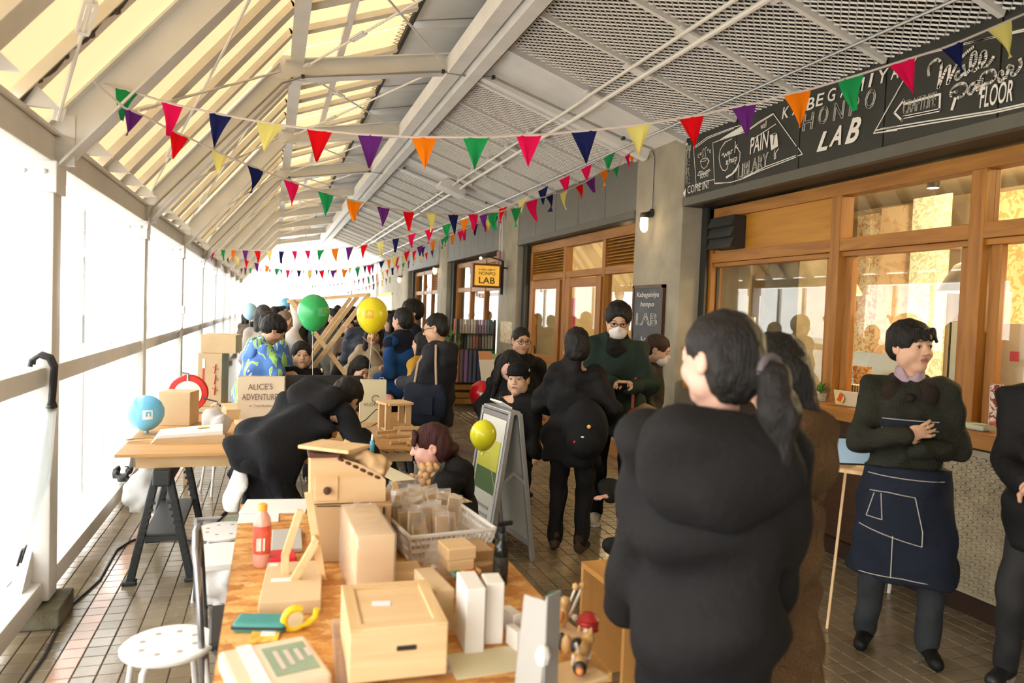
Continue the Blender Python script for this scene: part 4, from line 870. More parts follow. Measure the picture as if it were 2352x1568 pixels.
def person(name, label, pos, rz, H=1.7, w=1.0, lean=0, slean=0, twist=0, hipz=None, hands=None, feet=None, poles=None, knee=None, head=(0,0,0), neck=0, hs=1.05, coat=None, legs=None, shoes=None, hair=None, skin=None, shand=(0,0), hdir=None, group=None, face=True, step=.02, hcurl=.5, open_mouth=False, brows=True, coarse=False, cat='person', long=None):
    t = thing('person', label, cat, pos, rz, group); U = V3
    s = H/1.7; hz = hipz if hipz is not None else .53*H
    Rs = np.array(Matrix.Rotation(lean,3,'X') @ Matrix.Rotation(slean,3,'Y')); Rt = Rs @ np.array(Matrix.Rotation(twist,3,'Z'))
    pel = U((0,0,hz)); up = Rs@U((0,0,1)); fw = Rt@U((0,-1,0)); lx = Rt@U((1,0,0))
    chest = pel+up*.20*H; sh = pel+up*.285*H; nb = pel+up*.305*H+fw*-.005
    hd = nrm(up+fw*neck); hc = nb+hd*.110*H+fw*.012
    Rh = Rt@headmat(*head); hsz = hs*s**.5
    S_ = [sh+lx*q*.098*H*w for q in (1,-1)]; hip = [pel+U((q*.052*H,0,-.02*H)) for q in (1,-1)]
    hands = hands or ((.20,-.06,hz-.06),(-.20,-.06,hz-.06)); feet = feet or ((.10*s,0,0),(-.10*s,.04,0)); poles = poles or ((.5,.6,-.3),(-.5,.6,-.3))
    knee = knee or ((.15,-1,.1),(-.15,-1,.1))
    El, Wr, Kn, An = [],[],[],[]
    for i in (0,1):
        e,h = ik(S_[i],hands[i],.172*H,.155*H,poles[i]); El.append(e); Wr.append(h)
        f = U(feet[i])+U((0,.03,.045*H)); k_,f = ik(hip[i],f,.245*H,.235*H,knee[i]); Kn.append(k_); An.append(f)
    # ---- body
    B = SDF(); B.cone(pel,.125*s*w,chest,.125*s*w,.05,ax=fw,sq=.65); B.cone(chest,.125*s*w,sh-up*.04,.10*s*w,.05,ax=fw,sq=.65); B.cone(S_[0],.045*s,S_[1],.045*s,.04); B.cone(nb-up*.03,.052*s,hc-Rh@U((0,-.012,.075))*hsz,.047*hsz,.03)
    T = add_head(B,hc,Rh,hsz,open_mouth)
    fine = [] if coarse else [(hc-.13*hsz,hc+.13*hsz,.0058)]
    for i in (0,1):
        B.cone(S_[i],.034*s,El[i],.026*s,.03); B.cone(El[i],.024*s,Wr[i],.021*s,.02); B.cone(hip[i],.06*s,Kn[i],.04*s,.04); B.cone(Kn[i],.036*s,An[i],.028*s,.03); B.cone(An[i],.03*s,An[i]+U((0,-.06,-.035)),.022*s,.02)
        dd = nrm(Wr[i]-El[i]) if not hdir or hdir[i] is None else nrm(hdir[i][0]); nn = (U((0,1,0)) if abs(dd[2]) > .5 else U((0,0,-1))) if not hdir or hdir[i] is None else U(hdir[i][1])
        if shand[i]: add_hand(B,Wr[i],dd,nn,s,hcurl,-1 if i else 1); fine.append((np.minimum(Wr[i],Wr[i]+dd*.2)-.05,np.maximum(Wr[i],Wr[i]+dd*.2)+.05,.0062))
        elif shand[i] is not None: B.ell(Wr[i]+dd*.05,(.03,.03,.04),.02)
    me = B.mesh('body',.028 if not coarse else .034,fine); sk = skin or SKIN
    bo = obj('body',me,[sk,LIP],t)
    if not coarse:
        inv = np.linalg.inv(Rh); cs = np.array([p.center[:] for p in me.polygons]); q = ((cs-hc)@inv.T)/hsz; lip = (np.abs(q[:,2]+.0555) < .0095)&(np.abs(q[:,0]) < .023*(1-np.abs(q[:,2]+.0555)*30))&(q[:,1] < -.074); me.polygons.foreach_set('material_index',lip.astype(int).tolist())
        if face:
            M4 = Matrix.Translation(hc.tolist()) @ Matrix(Rh.tolist()).to_4x4() @ Matrix.Scale(hsz,4)
            for qx in (-1,1):
                e = MB(); e.add(*_eye(qx)); o = e.build('eye',EYEW,bo,True); o.data.transform(M4)
                e = MB(); e.sph((qx*.0315,-.0885,.0063),(.0062,.0022,.0062),10); o = e.build('iris',EYED,bo,True); o.data.transform(M4)
                e = MB(); e.tube([(qx*.0145,-.0875,.0075),(qx*.022,-.0895,.0125),(qx*.031,-.0897,.0140),(qx*.040,-.0870,.0120),(qx*.0465,-.0815,.0065)],[.001,.0018,.0018,.0018,.001],6); o = e.build('eyelid',EYED,bo,True); o.data.transform(M4)
                if brows: e = MB(); e.tube([(qx*.013,-.0915,.0275),(qx*.026,-.0925,.0335),(qx*.040,-.0865,.0325),(qx*.049,-.0775,.0270)],[.0022,.0034,.0030,.001],6,flat=.5); o = e.build('eyebrow',HBLACK,bo,True); o.data.transform(M4)
    # ---- trousers, shoes
    lg = legs or dict(m=mat('cloth_black',(.012,.012,.013),.8)); lr = lg.get('r',1.0)
    L = SDF(); L.cone(pel-up*.01,.15*s*w,pel+up*.06,.14*s*w,.04,ax=fw,sq=.66)
    for i in (0,1):
        a = An[i]+U((0,0,.01)); L.cone(hip[i],.088*s*lr,Kn[i],.064*s*lr,.04); L.cone(Kn[i],.064*s*lr,a,.052*s*lr,.03)
    obj('trousers',L.mesh('trousers',step*1.1 if not coarse else .034,noise=(.006,28,3)),lg['m'],t)
    sh_ = shoes or dict(m=BLACK); SH = SDF()
    for i in (0,1):
        dx = .03 if i == 0 else -.03; f = An[i]; toe = f+U((dx,-.13*s,-.035*s)); z0 = f[2]-.045*H
        SH2 = SDF(); SH2.cone(f+U((0,.03,-.02*s)),.042*s,toe,.036*s,.03); SH2.cone(f+U((0,.01,.0)),.042*s,f+U((0,.01,.045*s)),.044*s,.02); SH2.plane((0,0,-1),-(z0+.004),.006)
        o = obj('shoe',SH2.mesh('shoe',.014),sh_['m'],t)
        if 'sole' in sh_: mb = MB(); mb.prism([(-.045,.075),(-.04,-.13),(0,-.16),(.04,-.13),(.045,.075),(.02,.10),(-.02,.10)],.028,TR(*(f+U((dx*.5,-.01,z0-f[2]+.016))).tolist())@RX(-math.pi/2)); mb.build('sole',sh_['sole'],o)
    # ---- coat
    if coat:
        C = SDF(); ln = coat.get('len',.0); th = coat.get('th',.035); q = coat.get('quilt'); hem = pel-U((0,0,1))*ln*H; fl_ = coat.get('flare',1.0); sq = coat.get('sq',.78); ww = coat.get('w',1.0)*w
        qa = (q,coat.get('qn',5),0) if q else None
        tr = (.128*s+th)*ww; sq = coat.get('sq',.70)
        C.cone(pel+up*.05,tr*.98,hem-up*.05 if ln <= .14 else hem-U((0,0,.05)),tr*1.04*fl_,.05,ax=fw,sq=sq,quilt=(q,max(1,ln*H/.09),.5) if q else None)
        C.plane(-up if ln <= .14 else U((0,0,-1)),-(hem@up) if ln <= .14 else -hem[2],.02)
        C.cone(pel+up*.02,tr*.97,chest,tr*1.02,.06,ax=fw,sq=sq,quilt=(q,.2*H/.09,0) if q else None); C.cone(chest,tr*1.02,sh-up*.05,tr*.80,.05,ax=fw,sq=sq)
        for i in (0,1): C.cone(nb-up*.035,.05*s+th*.35,S_[i]+up*.004,.046*s+th*.4,.045)
        C.cone(sh,.075*s+th*.3,nb+up*.0,.058*s+th*.3,.04)
        for i in (0,1):
            sl = coat.get('sleeve',.97); wv = El[i]+(Wr[i]-El[i])*sl
            C.cone(S_[i],.046*s+th*.5,El[i],.040*s+th*.55,.04,quilt=(q*.9,.17*H/.08,0) if q else None); C.cone(El[i],.040*s+th*.55,wv,.032*s+th*coat.get('cuff',.5),.03,quilt=(q*.8,.15*H/.08,0) if q else None)
        if coat.get('hood'):
            hb = nb-fw*.075*s; hg = coat['hood'] if isinstance(coat['hood'],(int,float)) and coat['hood'] is not True else 1.0
            HO = SDF(); HO.ell(hb-up*.075*s-fw*.02,V3((.165,.070,.125))*s*hg,.03,False,Rt); HO.ell(hb+up*.005*s+fw*.01,V3((.150,.085,.060))*s*hg,.03,False,Rt)
            for q_ in (1,-1): HO.chain([hb+lx*q_*.10*s,nb+lx*q_*.105*s+fw*.02-up*.01*s,nb+lx*q_*.065*s+fw*.11*s-up*.045*s],[.06*s*hg,.045*s*hg,.028*s],k=.03)
            HO.ell(nb+up*.085*s+fw*.02,V3((.080,.075,.085))*s,.02,True,Rt); HO.ell(hb+up*.05*s+fw*.03,V3((.10,.05,.05))*s*hg,.02,True,Rt)
            hood_me = HO.mesh('hood',coat.get('step',step)*.85,noise=(.010,24,7,6))
        if coat.get('collar'):
            c_ = coat['collar']; C.cone(nb-up*.02,.082*s,nb+up*c_+fw*.005,.076*s,.02,ax=fw,sq=.9); C.cone(nb+up*.012,.058*s,nb+up*(c_+.08),.064*s,.012,True)
        nz = coat.get('noise',(.013,26,5,6)); st = coat.get('step',step); co = obj('coat' if not coat.get('name') else coat['name'],C.mesh('coat',st if not coarse else .03,noise=nz),coat['m'],t)
        if coat.get('hood'): obj('hood',hood_me,coat['m'],t)
    # ---- hair
    if hair:
        k = hair['k']; Hs = SDF(); Th = lambda p: hc+Rh@(V3(p)*hsz)
        E = lambda c,r,kk=.012,sub=False: Hs.ell(Th(c),V3(r)*hsz,kk*hsz,sub,Rh); CC = lambda a,ra,b,rb,kk=.02,sub=False,**o: Hs.cone(Th(a),ra*hsz,Th(b),rb*hsz,kk*hsz,sub,**o)
        vol = hair.get('vol',0)
        E((0,.018,.043),(.084+vol,.104+vol,.090+vol),.02)
        if k in ('short','cap','crop'): E((0,.055,-.01),(.078+vol*.7,.06+vol*.7,.065),.03)
        if k in ('bob','long','pony','bun'): E((0,.055,-.02),(.083+vol,.062+vol,.09),.03)
        E((0,-.092,-.05),(.073,.066,.103 if not hair.get('fringe') else .092),.012,True)
        if not hair.get('fringe'): E((.0,-.115,.035),(.055,.045,.04),.02,True)
        else:
            for i in range(-4,5): CC((i*.013,-.075,.085),.013,(i*.0165,-.098+abs(i)*.0035,.030+hair['fringe']*(.5+.5*math.sin(i*2.7))),.006,.008)
        if k in ('short','crop'):
            for q in (-1,1): E((q*.083,.0,-.045),(.02,.038,.045),.01,True)
            Hs.plane(Rh@U((0,.35,-1)),(hc+Rh@(U((0,.06,-.075))*hsz))@(Rh@nrm((0,.35,-1))),.01)
        if k == 'bob':
            for q in (-1,1): CC((q*.078,.01,.02),.026,(q*.080,-.005,-.125),.022,.03); CC((q*.05,.07,0),.04,(q*.05,.065,-.135),.035,.03)
        if k == 'long':
            dn = hair.get('dn',.32)
            for q in (-1,1): CC((q*.076,.0,.02),.026,(q*.088,-.03,-.15),.026,.03); CC((q*.088,-.03,-.15),.026,(q*.092,-.045,-dn),.016,.03); CC((q*.05,.075,0),.045,(q*.06,.085,-dn*.9),.035,.03)
        if k == 'pony':
            p = hair.get('at',(.0,.118,.035)); pts = [p,(p[0],p[1]+.045,p[2]-.015),(p[0]+.005,p[1]+.065,p[2]-.10),(p[0]+.01,p[1]+.055,p[2]-.21),(p[0]+.0,p[1]+.045,p[2]-.30)]; rs = (.022,.036,.046,.036,.012)
            for a in range(4): CC(pts[a],rs[a],pts[a+1],rs[a+1],.02)
        if k == 'bun': E(hair.get('at',(0,.125,-.015)),(.042,.036,.038),.012)
        st = hair.get('step',.0075 if not coarse else .018); ho = obj('hair',Hs.mesh('hair',st,noise=(.0022*hsz,120,9,6,(1,1,.15)) if not coarse else None),hair.get('m',HBLACK),t)
    return t, dict(T=lambda p: hc+Rh@(V3(p)*hsz), R=Rh, hc=hc, hs=hsz, W=Wr, E=El, S=S_, nb=nb, fw=fw, up=up, lx=lx, pel=pel, chest=chest, sh=sh, A=An, K=Kn)
def _eye(q):
    m = MB(); m.sph((q*.031,-.0795,.0060),(.0150,.0100,.0068),10); return m.v, m.f
def on_head(t, I, mb, name, m, smooth=True):
    M4 = Matrix.Translation(I['hc'].tolist()) @ Matrix(I['R'].tolist()).to_4x4() @ Matrix.Scale(I['hs'],4); o = mb.build(name,m,t,smooth); o.data.transform(M4); return o
def glasses(t, I, m, round_=True, r=.021):
    g = MB(); n = 16
    for q in (-1,1): g.tube([(q*.032+r*1.1*math.cos(2*math.pi*k/n),-.103+.004*abs(math.cos(2*math.pi*k/n)),.006+r*(.95 if round_ else .7)*math.sin(2*math.pi*k/n)) for k in range(n+1)],.0023,6); g.tube([(q*.054,-.098,.010),(q*.082,-.04,.012),(q*.084,.015,.008)],.002,5)
    g.tube([(-.010,-.104,.008),(0,-.107,.011),(.010,-.104,.008)],.002,5); o = on_head(t,I,g,'glasses',m)
    L = MB()
    for q in (-1,1): L.add([(q*.032+r*math.cos(2*math.pi*k/n),-.102,.006+r*.9*math.sin(2*math.pi*k/n)) for k in range(n)],[tuple(range(n))])
    l = on_head(t,I,L,'lens',glass('lens',(.97,.97,.97),.5)); l.parent = o
def facemask(t, I, m):
    S = SDF(); S.ell((0,-.052,-.058),(.064,.062,.058),.01); S.ell((0,-.105,-.020),(.018,.018,.018),.02); S.plane((0,1,0),-.010,.006); me = S.mesh('face_mask',.006); o = obj('face_mask',me,m,t)
    M4 = Matrix.Translation(I['hc'].tolist()) @ Matrix(I['R'].tolist()).to_4x4() @ Matrix.Scale(I['hs'],4); me.transform(M4)
    g = MB()
    for q in (-1,1): g.tube([(q*.058,-.04,-.03),(q*.078,-.005,.0),(q*.084,.018,.006)],.0015,5); g.tube([(q*.058,-.03,-.085),(q*.076,.0,-.045),(q*.083,.018,-.02)],.0015,5)
    e = on_head(t,I,g,'ear_loop',m); e.parent = o; return o
def face_to(dx, dy): return math.atan2(dx,-dy)
# ================================================================== people
def fab(n,c,**k): return mat(n,c,k.pop('rough',.8),bump=k.pop('bump',.25),bscale=k.pop('bscale',45),var=k.pop('var',.15),vscale=6,spec=.2,**k)
CB = fab('coat_black',(.009,.0087,.0094)); CB2 = fab('coat_black_matte',(.007,.007,.0075)); CCH = fab('coat_charcoal',(.0085,.008,.0085))
TRB = fab('trousers_black',(.008,.008,.009)); DEN = fab('denim_dark',(.012,.017,.030),bscale=150)
def at(u, v, d): p = DP(u,v,d); return (p.x,p.y,0), p.z
# --- woman in a black hooded coat, back to us
pos,H = at(1655,748,1.92)
t,I = person('person','woman with a black ponytail in a long black hooded coat, back turned',pos,face_to(.45,.89),H,w=1.02,hs=1.02,head=(.75,.05,0),hands=((.20,-.16,.84),(-.20,-.16,.84)),poles=((.35,.8,-.2),(-.35,.8,-.2)),shand=(None,None),coat=dict(m=CCH,len=.30,th=.045,hood=1.25,flare=1.08,noise=(.014,17,5,7),step=.016),hair=dict(k='pony',at=(-.01,.112,-.02),step=.006),skin=SKIN2,legs=dict(m=TRB))
g = MB(); n=14; g.tube([(-.012+.034*math.cos(2*math.pi*k/n),.148,-.02+.034*math.sin(2*math.pi*k/n)) for k in range(n+1)],.011,8); on_head(t,I,g,'hair_tie',mat('hair_tie',(.10,.085,.095),.7))
# --- woman in a brown fleece coat
pos,H = at(1800,800,2.45)
FLE = fab('fleece_brown',(.125,.072,.034),rough=.95,bump=1.0,bscale=90,var=.25)
t,I = person('person','woman with black hair in a fuzzy brown hooded coat, head lowered',pos,face_to(-.55,.80),H,w=1.08,head=(.35,.38,0),neck=.15,hands=((.12,-.34,1.0),(-.26,-.12,.8)),coat=dict(m=FLE,len=.27,th=.05,hood=1.2,flare=1.12,noise=(.014,30,2,8)),hair=dict(k='bob',vol=.004),skin=SKIN2,legs=dict(m=TRB))
# --- man with crossed arms in an apron
p = G(2052,1500); pos = (p.x,p.y,0); H = 1.69
QJ = fab('quilt_olive',(.020,.021,.014),bump=.6,bscale=70,var=.3); NAVY = fab('apron_navy',(.010,.014,.026),bump=.3,bscale=140)
t,I = person('person','man with folded arms in a dark quilted jacket and long navy denim apron',pos,face_to(-.66,-.74),H,w=1.02,head=(.62,.0,-.05),hs=1.07,lean=0,feet=((.15,-.04,0),(-.13,.03,0)),hands=((.04,-.205,1.10),(-.03,-.250,1.175)),poles=((.6,.25,-.8),(-.6,.25,-.8)),hdir=(((-1,.15,.2),(0,1,0)),((1,.30,.30),(0,1,.2))),shand=(None,1),hcurl=.35,
  coat=dict(m=QJ,len=.02,th=.028,collar=0,sleeve=1.0,noise=(.0065,38,3,7),step=.013,name='jacket'),hair=dict(k='short',fringe=.018,vol=.006),legs=dict(m=fab('trousers_slate',(.030,.034,.038)),r=1.08),shoes=dict(m=fab('shoe_black',(.008,.008,.008),rough=.5)))
ap = SDF(); ap.cone((.01,-.01,1.0),.200,(.015,-.02,.36),.262,.03,ax=(0,1,0),sq=.80); ap.plane((0,0,-1),-.43,.01); ap.plane((0,0,1),.99,.01); ao = obj('apron',ap.mesh('apron',.014,noise=(.009,20,4,6)),NAVY,t)
STI = mat('stitch_white',(.45,.44,.40),.8)
def aprY(x, z): r = lerp(.262,.200,(z-.36)/.64)+.006; return -.015-.80*math.sqrt(max(r*r-x*x,0))-.006
def stitch(pts, par=ao):
    P_ = []
    for (x0,z0),(x1,z1) in zip(pts[:-1],pts[1:]):
        for k in range(7): x = lerp(x0,x1,k/6); z = lerp(z0,z1,k/6); P_.append((x,aprY(x,z),z))
    MB().tube(P_,.0022,4).build('stitching',STI,par)
stitch([(-.19,.455),(0,.465),(.19,.445)]); stitch([(-.17,.955),(.17,.945)]); stitch([(-.16,.87),(-.08,.875),(.04,.865),(.08,.70),(.08,.63),(-.09,.665),(-.20,.69)]); stitch([(-.14,.86),(-.17,.74),(-.10,.735),(-.11,.865)]); stitch([(-.05,.665),(-.05,.46)])
pk = MB(); 
for x0,x1,z0,z1 in ((-.19,.08,.645,.865),): pk.add([(lerp(x0,x1,i/8),aprY(lerp(x0,x1,i/8),lerp(z0,z1,j/3))+.002,lerp(z0,z1,j/3)) for j in range(4) for i in range(9)],[(j*9+i,j*9+i+1,(j+1)*9+i+1,(j+1)*9+i) for j in range(3) for i in range(8)])
pk.build('pocket',NAVY,ao)
MB().add([(-.125+.25*i/8,-.165-.028*math.cos((i-4)/4*1.2),z) for z in (1.195,1.245) for i in range(9)],[(i,i+1,9+i+1,9+i) for i in range(8)]).build('bib',NAVY,ao)
for z in (1.197,1.243): MB().tube([(-.125+.25*i/8,-.168-.028*math.cos((i-4)/4*1.2),z) for i in range(9)],.002,4).build('stitching',STI,ao)
# collars
cs = SDF(); nb = I['nb']; cs.cone(nb+V3((0,.0,-.05)),.086,nb+V3((0,.0,.055)),.070,.02,ax=(0,1,0),sq=1.05); cs.cone(nb+V3((0,0,.02)),.052,nb+V3((0,0,.12)),.058,.01,True); cs.cone(nb+V3((0,-.13,-.03)),.010,nb+V3((0,-.07,.09)),.040,.01,True); obj('shirt_collar',cs.mesh('shirt_collar',.007),fab('shirt_lilac',(.34,.25,.30)),t)
cc = SDF()
for q in (-1,1): cc.ell(nb+V3((q*.080,-.075,-.045)),(.050,.034,.065),.02); cc.cone(nb+V3((q*.07,.02,.02)),.026,nb+V3((q*.062,-.05,-.0)),.024,.02)
cc.cone(nb+V3((-.07,.02,.02)),.026,nb+V3((.07,.02,.02)),.026,.02); obj('jacket_collar',cc.mesh('jacket_collar',.009),fab('corduroy',(.022,.014,.010),bump=.5,bscale=160),t)
tb = MB(); tb.sph(nb+V3((0,-.118,-.065)),(.024,.018,.024),10); tb.build('neck_tie',fab('tie_dark',(.014,.012,.012)),t,True)
# --- person cut by the picture edge
pos = (3.44,2.42,0)
t,I = person('person','person in a black jacket and black trousers standing beside the apron man',pos,face_to(-.85,-.45),1.68,w=1.1,hands=((.02,-.26,1.06),(-.06,-.28,1.02)),poles=((.5,.6,-.6),(-.5,.6,-.6)),coat=dict(m=CB,len=.12,th=.045),hair=dict(k='short'),shand=(1,1),feet=((.10,-.03,0),(-.16,.03,0)),shoes=dict(m=BLACK,sole=mat('sole_white',(.45,.38,.38),.6)))
# --- masked man looking at his phone
p = G(1392,1206); MSK = fab('mask_white',(.70,.66,.62),bump=.05); GRN = fab('coat_green',(.014,.028,.024))
t,I = person('person','bespectacled man in a white face mask and dark green coat looking at a phone',(p.x+.03,p.y,0),face_to(-.40,-.92),1.76,w=1.10,hs=1.13,head=(.0,.32,0),neck=.12,hands=((.10,-.36,1.17),(-.02,-.34,1.19)),hdir=(((-.7,-.6,.2),(0,0,-1)),((.7,-.6,.2),(0,0,-1))),hcurl=.55,shand=(1,1),coat=dict(m=GRN,len=.10,th=.06,collar=.045,sleeve=.95,noise=(.015,22,8,7)),hair=dict(k='short',vol=.010,fringe=0),legs=dict(m=TRB),shoes=dict(m=fab('shoe_white',(.55,.52,.45),bump=.1),sole=mat('sole_off',(.6,.58,.52),.6)))
facemask(t,I,MSK); glasses(t,I,mat('glasses_dark',(.015,.012,.01),.35),False)
sc = SDF(); nb = I['nb']; sc.cone(nb+V3((0,.01,-.04)),.10,nb+V3((0,-.01,.035)),.088,.02,ax=(0,1,0),sq=1.05); sc.ell(nb+V3((.0,-.10,-.05)),(.085,.05,.07),.03); sc.cone(nb+V3((0,0,.03)),.066,nb+V3((0,0,.12)),.078,.01,True); obj('scarf',sc.mesh('scarf',.012,noise=(.012,40,2,6)),fab('scarf_black',(.008,.008,.008),bump=.6),t)
M = t.matrix_basis; wl_ = Matrix.Translation(t.location) @ RZ(t.rotation_euler.z)
ph = MB(); ph.box((0,0,0),(.07,.145,.009),ch=.004); o = ph.build('mobile_phone',BLACK); o.matrix_world = wl_ @ TR(.03,-.455,1.175) @ RX(-.5); tag(o,'black mobile phone held by the masked man','phone')
um = thing('folded_umbrella','closed red umbrella hooked over the masked man\'s arm','umbrella',wl_@Vector((.14,-.26,0)),0)
hk = [(0,-.03,1.12),(0,-.035,1.19),(0,0,1.225),(0,.035,1.19),(0,.03,1.08),(0,.03,.98)]; MB().tube(hk,.012,8).build('handle',mat('umb_handle',(.42,.06,.02),.35),um,True); MB().lathe([(.006,.30),(.02,.34),(.045,.62),(.05,.88),(.028,.97),(.012,.99)],12,TR(0,.03,0)).build('canopy',fab('umb_red',(.32,.025,.015)),um,True); MB().tube([(0,.03,.22),(0,.03,.32)],.006,6).build('tip',GREYMET,um)
# --- woman with a hoop earring, back turned, carrying a black pack
p = G(1305,1262)
t,I = person('person','woman with a low black bun and silver hoop earring in a black coat, back turned',(p.x,p.y,0),face_to(.52,.85),1.56,w=1.05,hs=1.10,head=(.25,.05,0),hands=((.16,-.28,1.0),(-.20,-.16,.95)),coat=dict(m=CB,len=.13,th=.055,collar=.06,noise=(.013,26,9,7)),hair=dict(k='bun',at=(0,.10,-.055),vol=.002),legs=dict(m=TRB,r=1.1),shoes=dict(m=fab('boot_leopard',(.05,.03,.018),var=.8,bump=.1)))
n=12; g=MB(); g.tube([(.083,.01+.013*math.cos(2*math.pi*k/n),-.048+.016*math.sin(2*math.pi*k/n)) for k in range(n+1)],.003,6); on_head(t,I,g,'earring',mat('silver',(.7,.68,.64),.2,1))
bp = SDF(); bp.ell((-.02,.27,1.02),(.16,.10,.21),.03); bp.ell((-.02,.33,.94),(.11,.07,.10),.02); M = Matrix.Translation(t.location)@RZ(t.rotation_euler.z)
bo = obj('backpack',bp.mesh('backpack',.014),CB2); bo.matrix_world = M @ TR(-.10,-.02,-.10); tag(bo,'black backpack with small badges on the earring woman','backpack')
for (x,z,r,c) in ((-.02,.98,.014,'e8e4dc'),(-.06,1.06,.013,'d8a020'),(.03,.95,.010,'c01818'),(-.03,.91,.012,'cfcfcf')): m_ = MB(); m_.lathe([(r,0),(r,.006),(.002,.008)],12,TR(x,.385,z)@RX(-math.pi/2)); m_.build('badge',mat('badge_'+c,c,.4),bo)
# --- glasses woman, long haired girl, boy
pos,H = at(1197,763,6.8)
t,I = person('person','woman with round black glasses and slicked-back hair in a black padded coat',pos,face_to(-.10,-.99),H,hs=1.08,head=(.12,.08,0),hands=((.22,-.10,.80),(-.20,-.12,.80)),coat=dict(m=CB,len=.20,th=.06,hood=1.1,quilt=.008),hair=dict(k='crop',vol=-.004),legs=dict(m=TRB)); glasses(t,I,MATS['glasses_dark'],True,.023)
pos,H = at(1163,817,6.3)
t,I = person('person','girl with long black hair leaning behind the boy in a black coat',(pos[0],pos[1],0),face_to(-.35,-.94),H,hs=1.12,lean=.06,slean=.06,head=(.30,.12,.12),hands=((.16,-.22,.80),(-.16,-.2,.78)),coat=dict(m=CB2,len=.18,th=.045),hair=dict(k='long',fringe=-.004,dn=.36),skin=SKIN2,legs=dict(m=DEN))
pos,H = at(1192,842,5.75)
t,I = person('person','boy in a black baseball cap and black jacket, mouth open',pos,face_to(-.50,-.86),H-.03,hs=1.20,head=(-.10,-.02,0),hands=((.18,-.12,.60),(-.18,-.14,.62)),coat=dict(m=CB,len=.08,th=.045),hair=dict(k='short'),skin=mat('skin_child',(.62,.38,.24),.5),legs=dict(m=TRB),open_mouth=True)
c = SDF(); c.ell((0,.012,.060),(.091,.108,.078),.01); c.plane((0,.12,-1),-.038,.006); cp = obj('cap',c.mesh('cap',.008),fab('cap_black',(.007,.007,.008)),t)
v = SDF(); v.ell((0,-.125,.042),(.062,.062,.010),.01); vo = obj('visor',v.mesh('visor',.006),MATS['cap_black'],cp)
M4 = Matrix.Translation(I['hc'].tolist()) @ Matrix(I['R'].tolist()).to_4x4() @ Matrix.Scale(I['hs'],4); cp.data.transform(M4); vo.data.transform(M4)
g = MB(); g.lathe([(.012,0),(.012,.006),(.002,.008)],12,TR(.086,-.015,.075)@RY(math.pi/2)); o = on_head(t,I,g,'badge',mat('badge_blue',(.30,.34,.22),.4)); o.parent = cp
# --- small masked woman behind
pos,H = at(1500,780,6.2)
t,I = person('person','brown-haired woman in a white mask looking down behind the masked man',pos,face_to(.75,-.55),H,hs=1.08,head=(.0,.35,0),neck=.2,coat=dict(m=fab('coat_dark_olive',(.03,.028,.02)),len=.15,th=.04),hair=dict(k='short',fringe=.0,m=HBROWN),legs=dict(m=fab('khaki',(.20,.16,.09)))); facemask(t,I,MSK)
tb = SDF(); tb.ell((0,0,.0),(.17,.07,.20),.02); o = obj('khaki_bag',tb.mesh('khaki_bag',.02,noise=(.012,30,4)),fab('bag_khaki',(.26,.20,.11))); p = DP(1478,985,5.9); o.location = p; tag(o,'khaki cloth shoulder bag hanging beside the red umbrella','bag')
# --- crouching girl seen in profile
pos,H_ = at(1078,1010,4.35)
t,I = person('person','young woman crouching in profile with reddish tied-back hair and black coat',(pos[0]+.03,pos[1],0),face_to(-1,.12),1.58,hipz=.30,lean=.38,hs=1.10,head=(.0,-.22,0),neck=.05,feet=((.10,-.20,0),(-.10,-.12,0)),knee=((.3,-1,.8),(-.3,-1,.8)),hands=((.10,-.42,.55),(-.12,-.40,.52)),coat=dict(m=CB,len=.10,th=.06,hood=1.15,noise=(.013,26,2,7)),hair=dict(k='bun',at=(0,.118,-.03),fringe=-.012,m=HAUB),skin=mat('skin_rosy',(.66,.36,.29),.5,var=.06,vscale=20))
# --- man bending over the work table
p = DP(598,1010,4.30)
PARKA = fab('parka_navy',(.009,.0095,.012))
t,I = person('person','man in a black hooded parka bending low over the work table',(p.x,p.y,0),face_to(.80,.60),1.70,w=1.10,hipz=.84,lean=1.12,twist=.15,hs=1.08,head=(.1,-.35,0),neck=.25,feet=((.16,.10,0),(-.16,.02,0)),hands=((.20,-.66,.86),(-.16,-.62,.86)),poles=((.9,.2,-.2),(-.9,.2,-.5)),coat=dict(m=PARKA,len=.135,th=.055,hood=1.25,flare=1.10,noise=(.016,17,6,7),step=.016),hair=dict(k='short'),legs=dict(m=TRB))
nb = I['nb']; MB().tube([nb+V3((.10,.10,.08)),nb+V3((.14,.18,.02)),nb+V3((.16,.24,-.06))],.012,6,flat=.5).build('hood_strap',PARKA,t)
sl = SDF(); sl.cone(I['pel']+V3((.02,.10,-.14)),.07,I['pel']+V3((.02,.15,-.24)),.075,.03,ax=(0,1,0),sq=.4); obj('shirt_tail',sl.mesh('shirt_tail',.02,noise=(.012,26,3)),fab('shirt_white',(.62,.60,.57)),t)
# --- kid crouching behind the black coat, hand on the little table
p = G(1475,1330); 
t,I = person('person','child in a dark jacket crouching with one hand on the small wooden table',(p.x+.05,p.y-.08,0),face_to(-.9,-.1),1.15,hipz=.26,lean=.25,hs=1.1,feet=((.09,-.12,0),(-.09,-.10,0)),knee=((.3,-1,.8),(-.3,-1,.8)),hands=((.12,-.26,.555),(-.10,-.30,.56)),poles=((.7,.4,.1),(-.7,.4,.1)),hdir=(((0,-1,0),(0,0,-1)),((0,-1,.0),(0,0,-1))),shand=(1,1),hcurl=.3,coat=dict(m=CB,len=.05,th=.03),hair=dict(k='bob',fringe=0),skin=SKIN2)
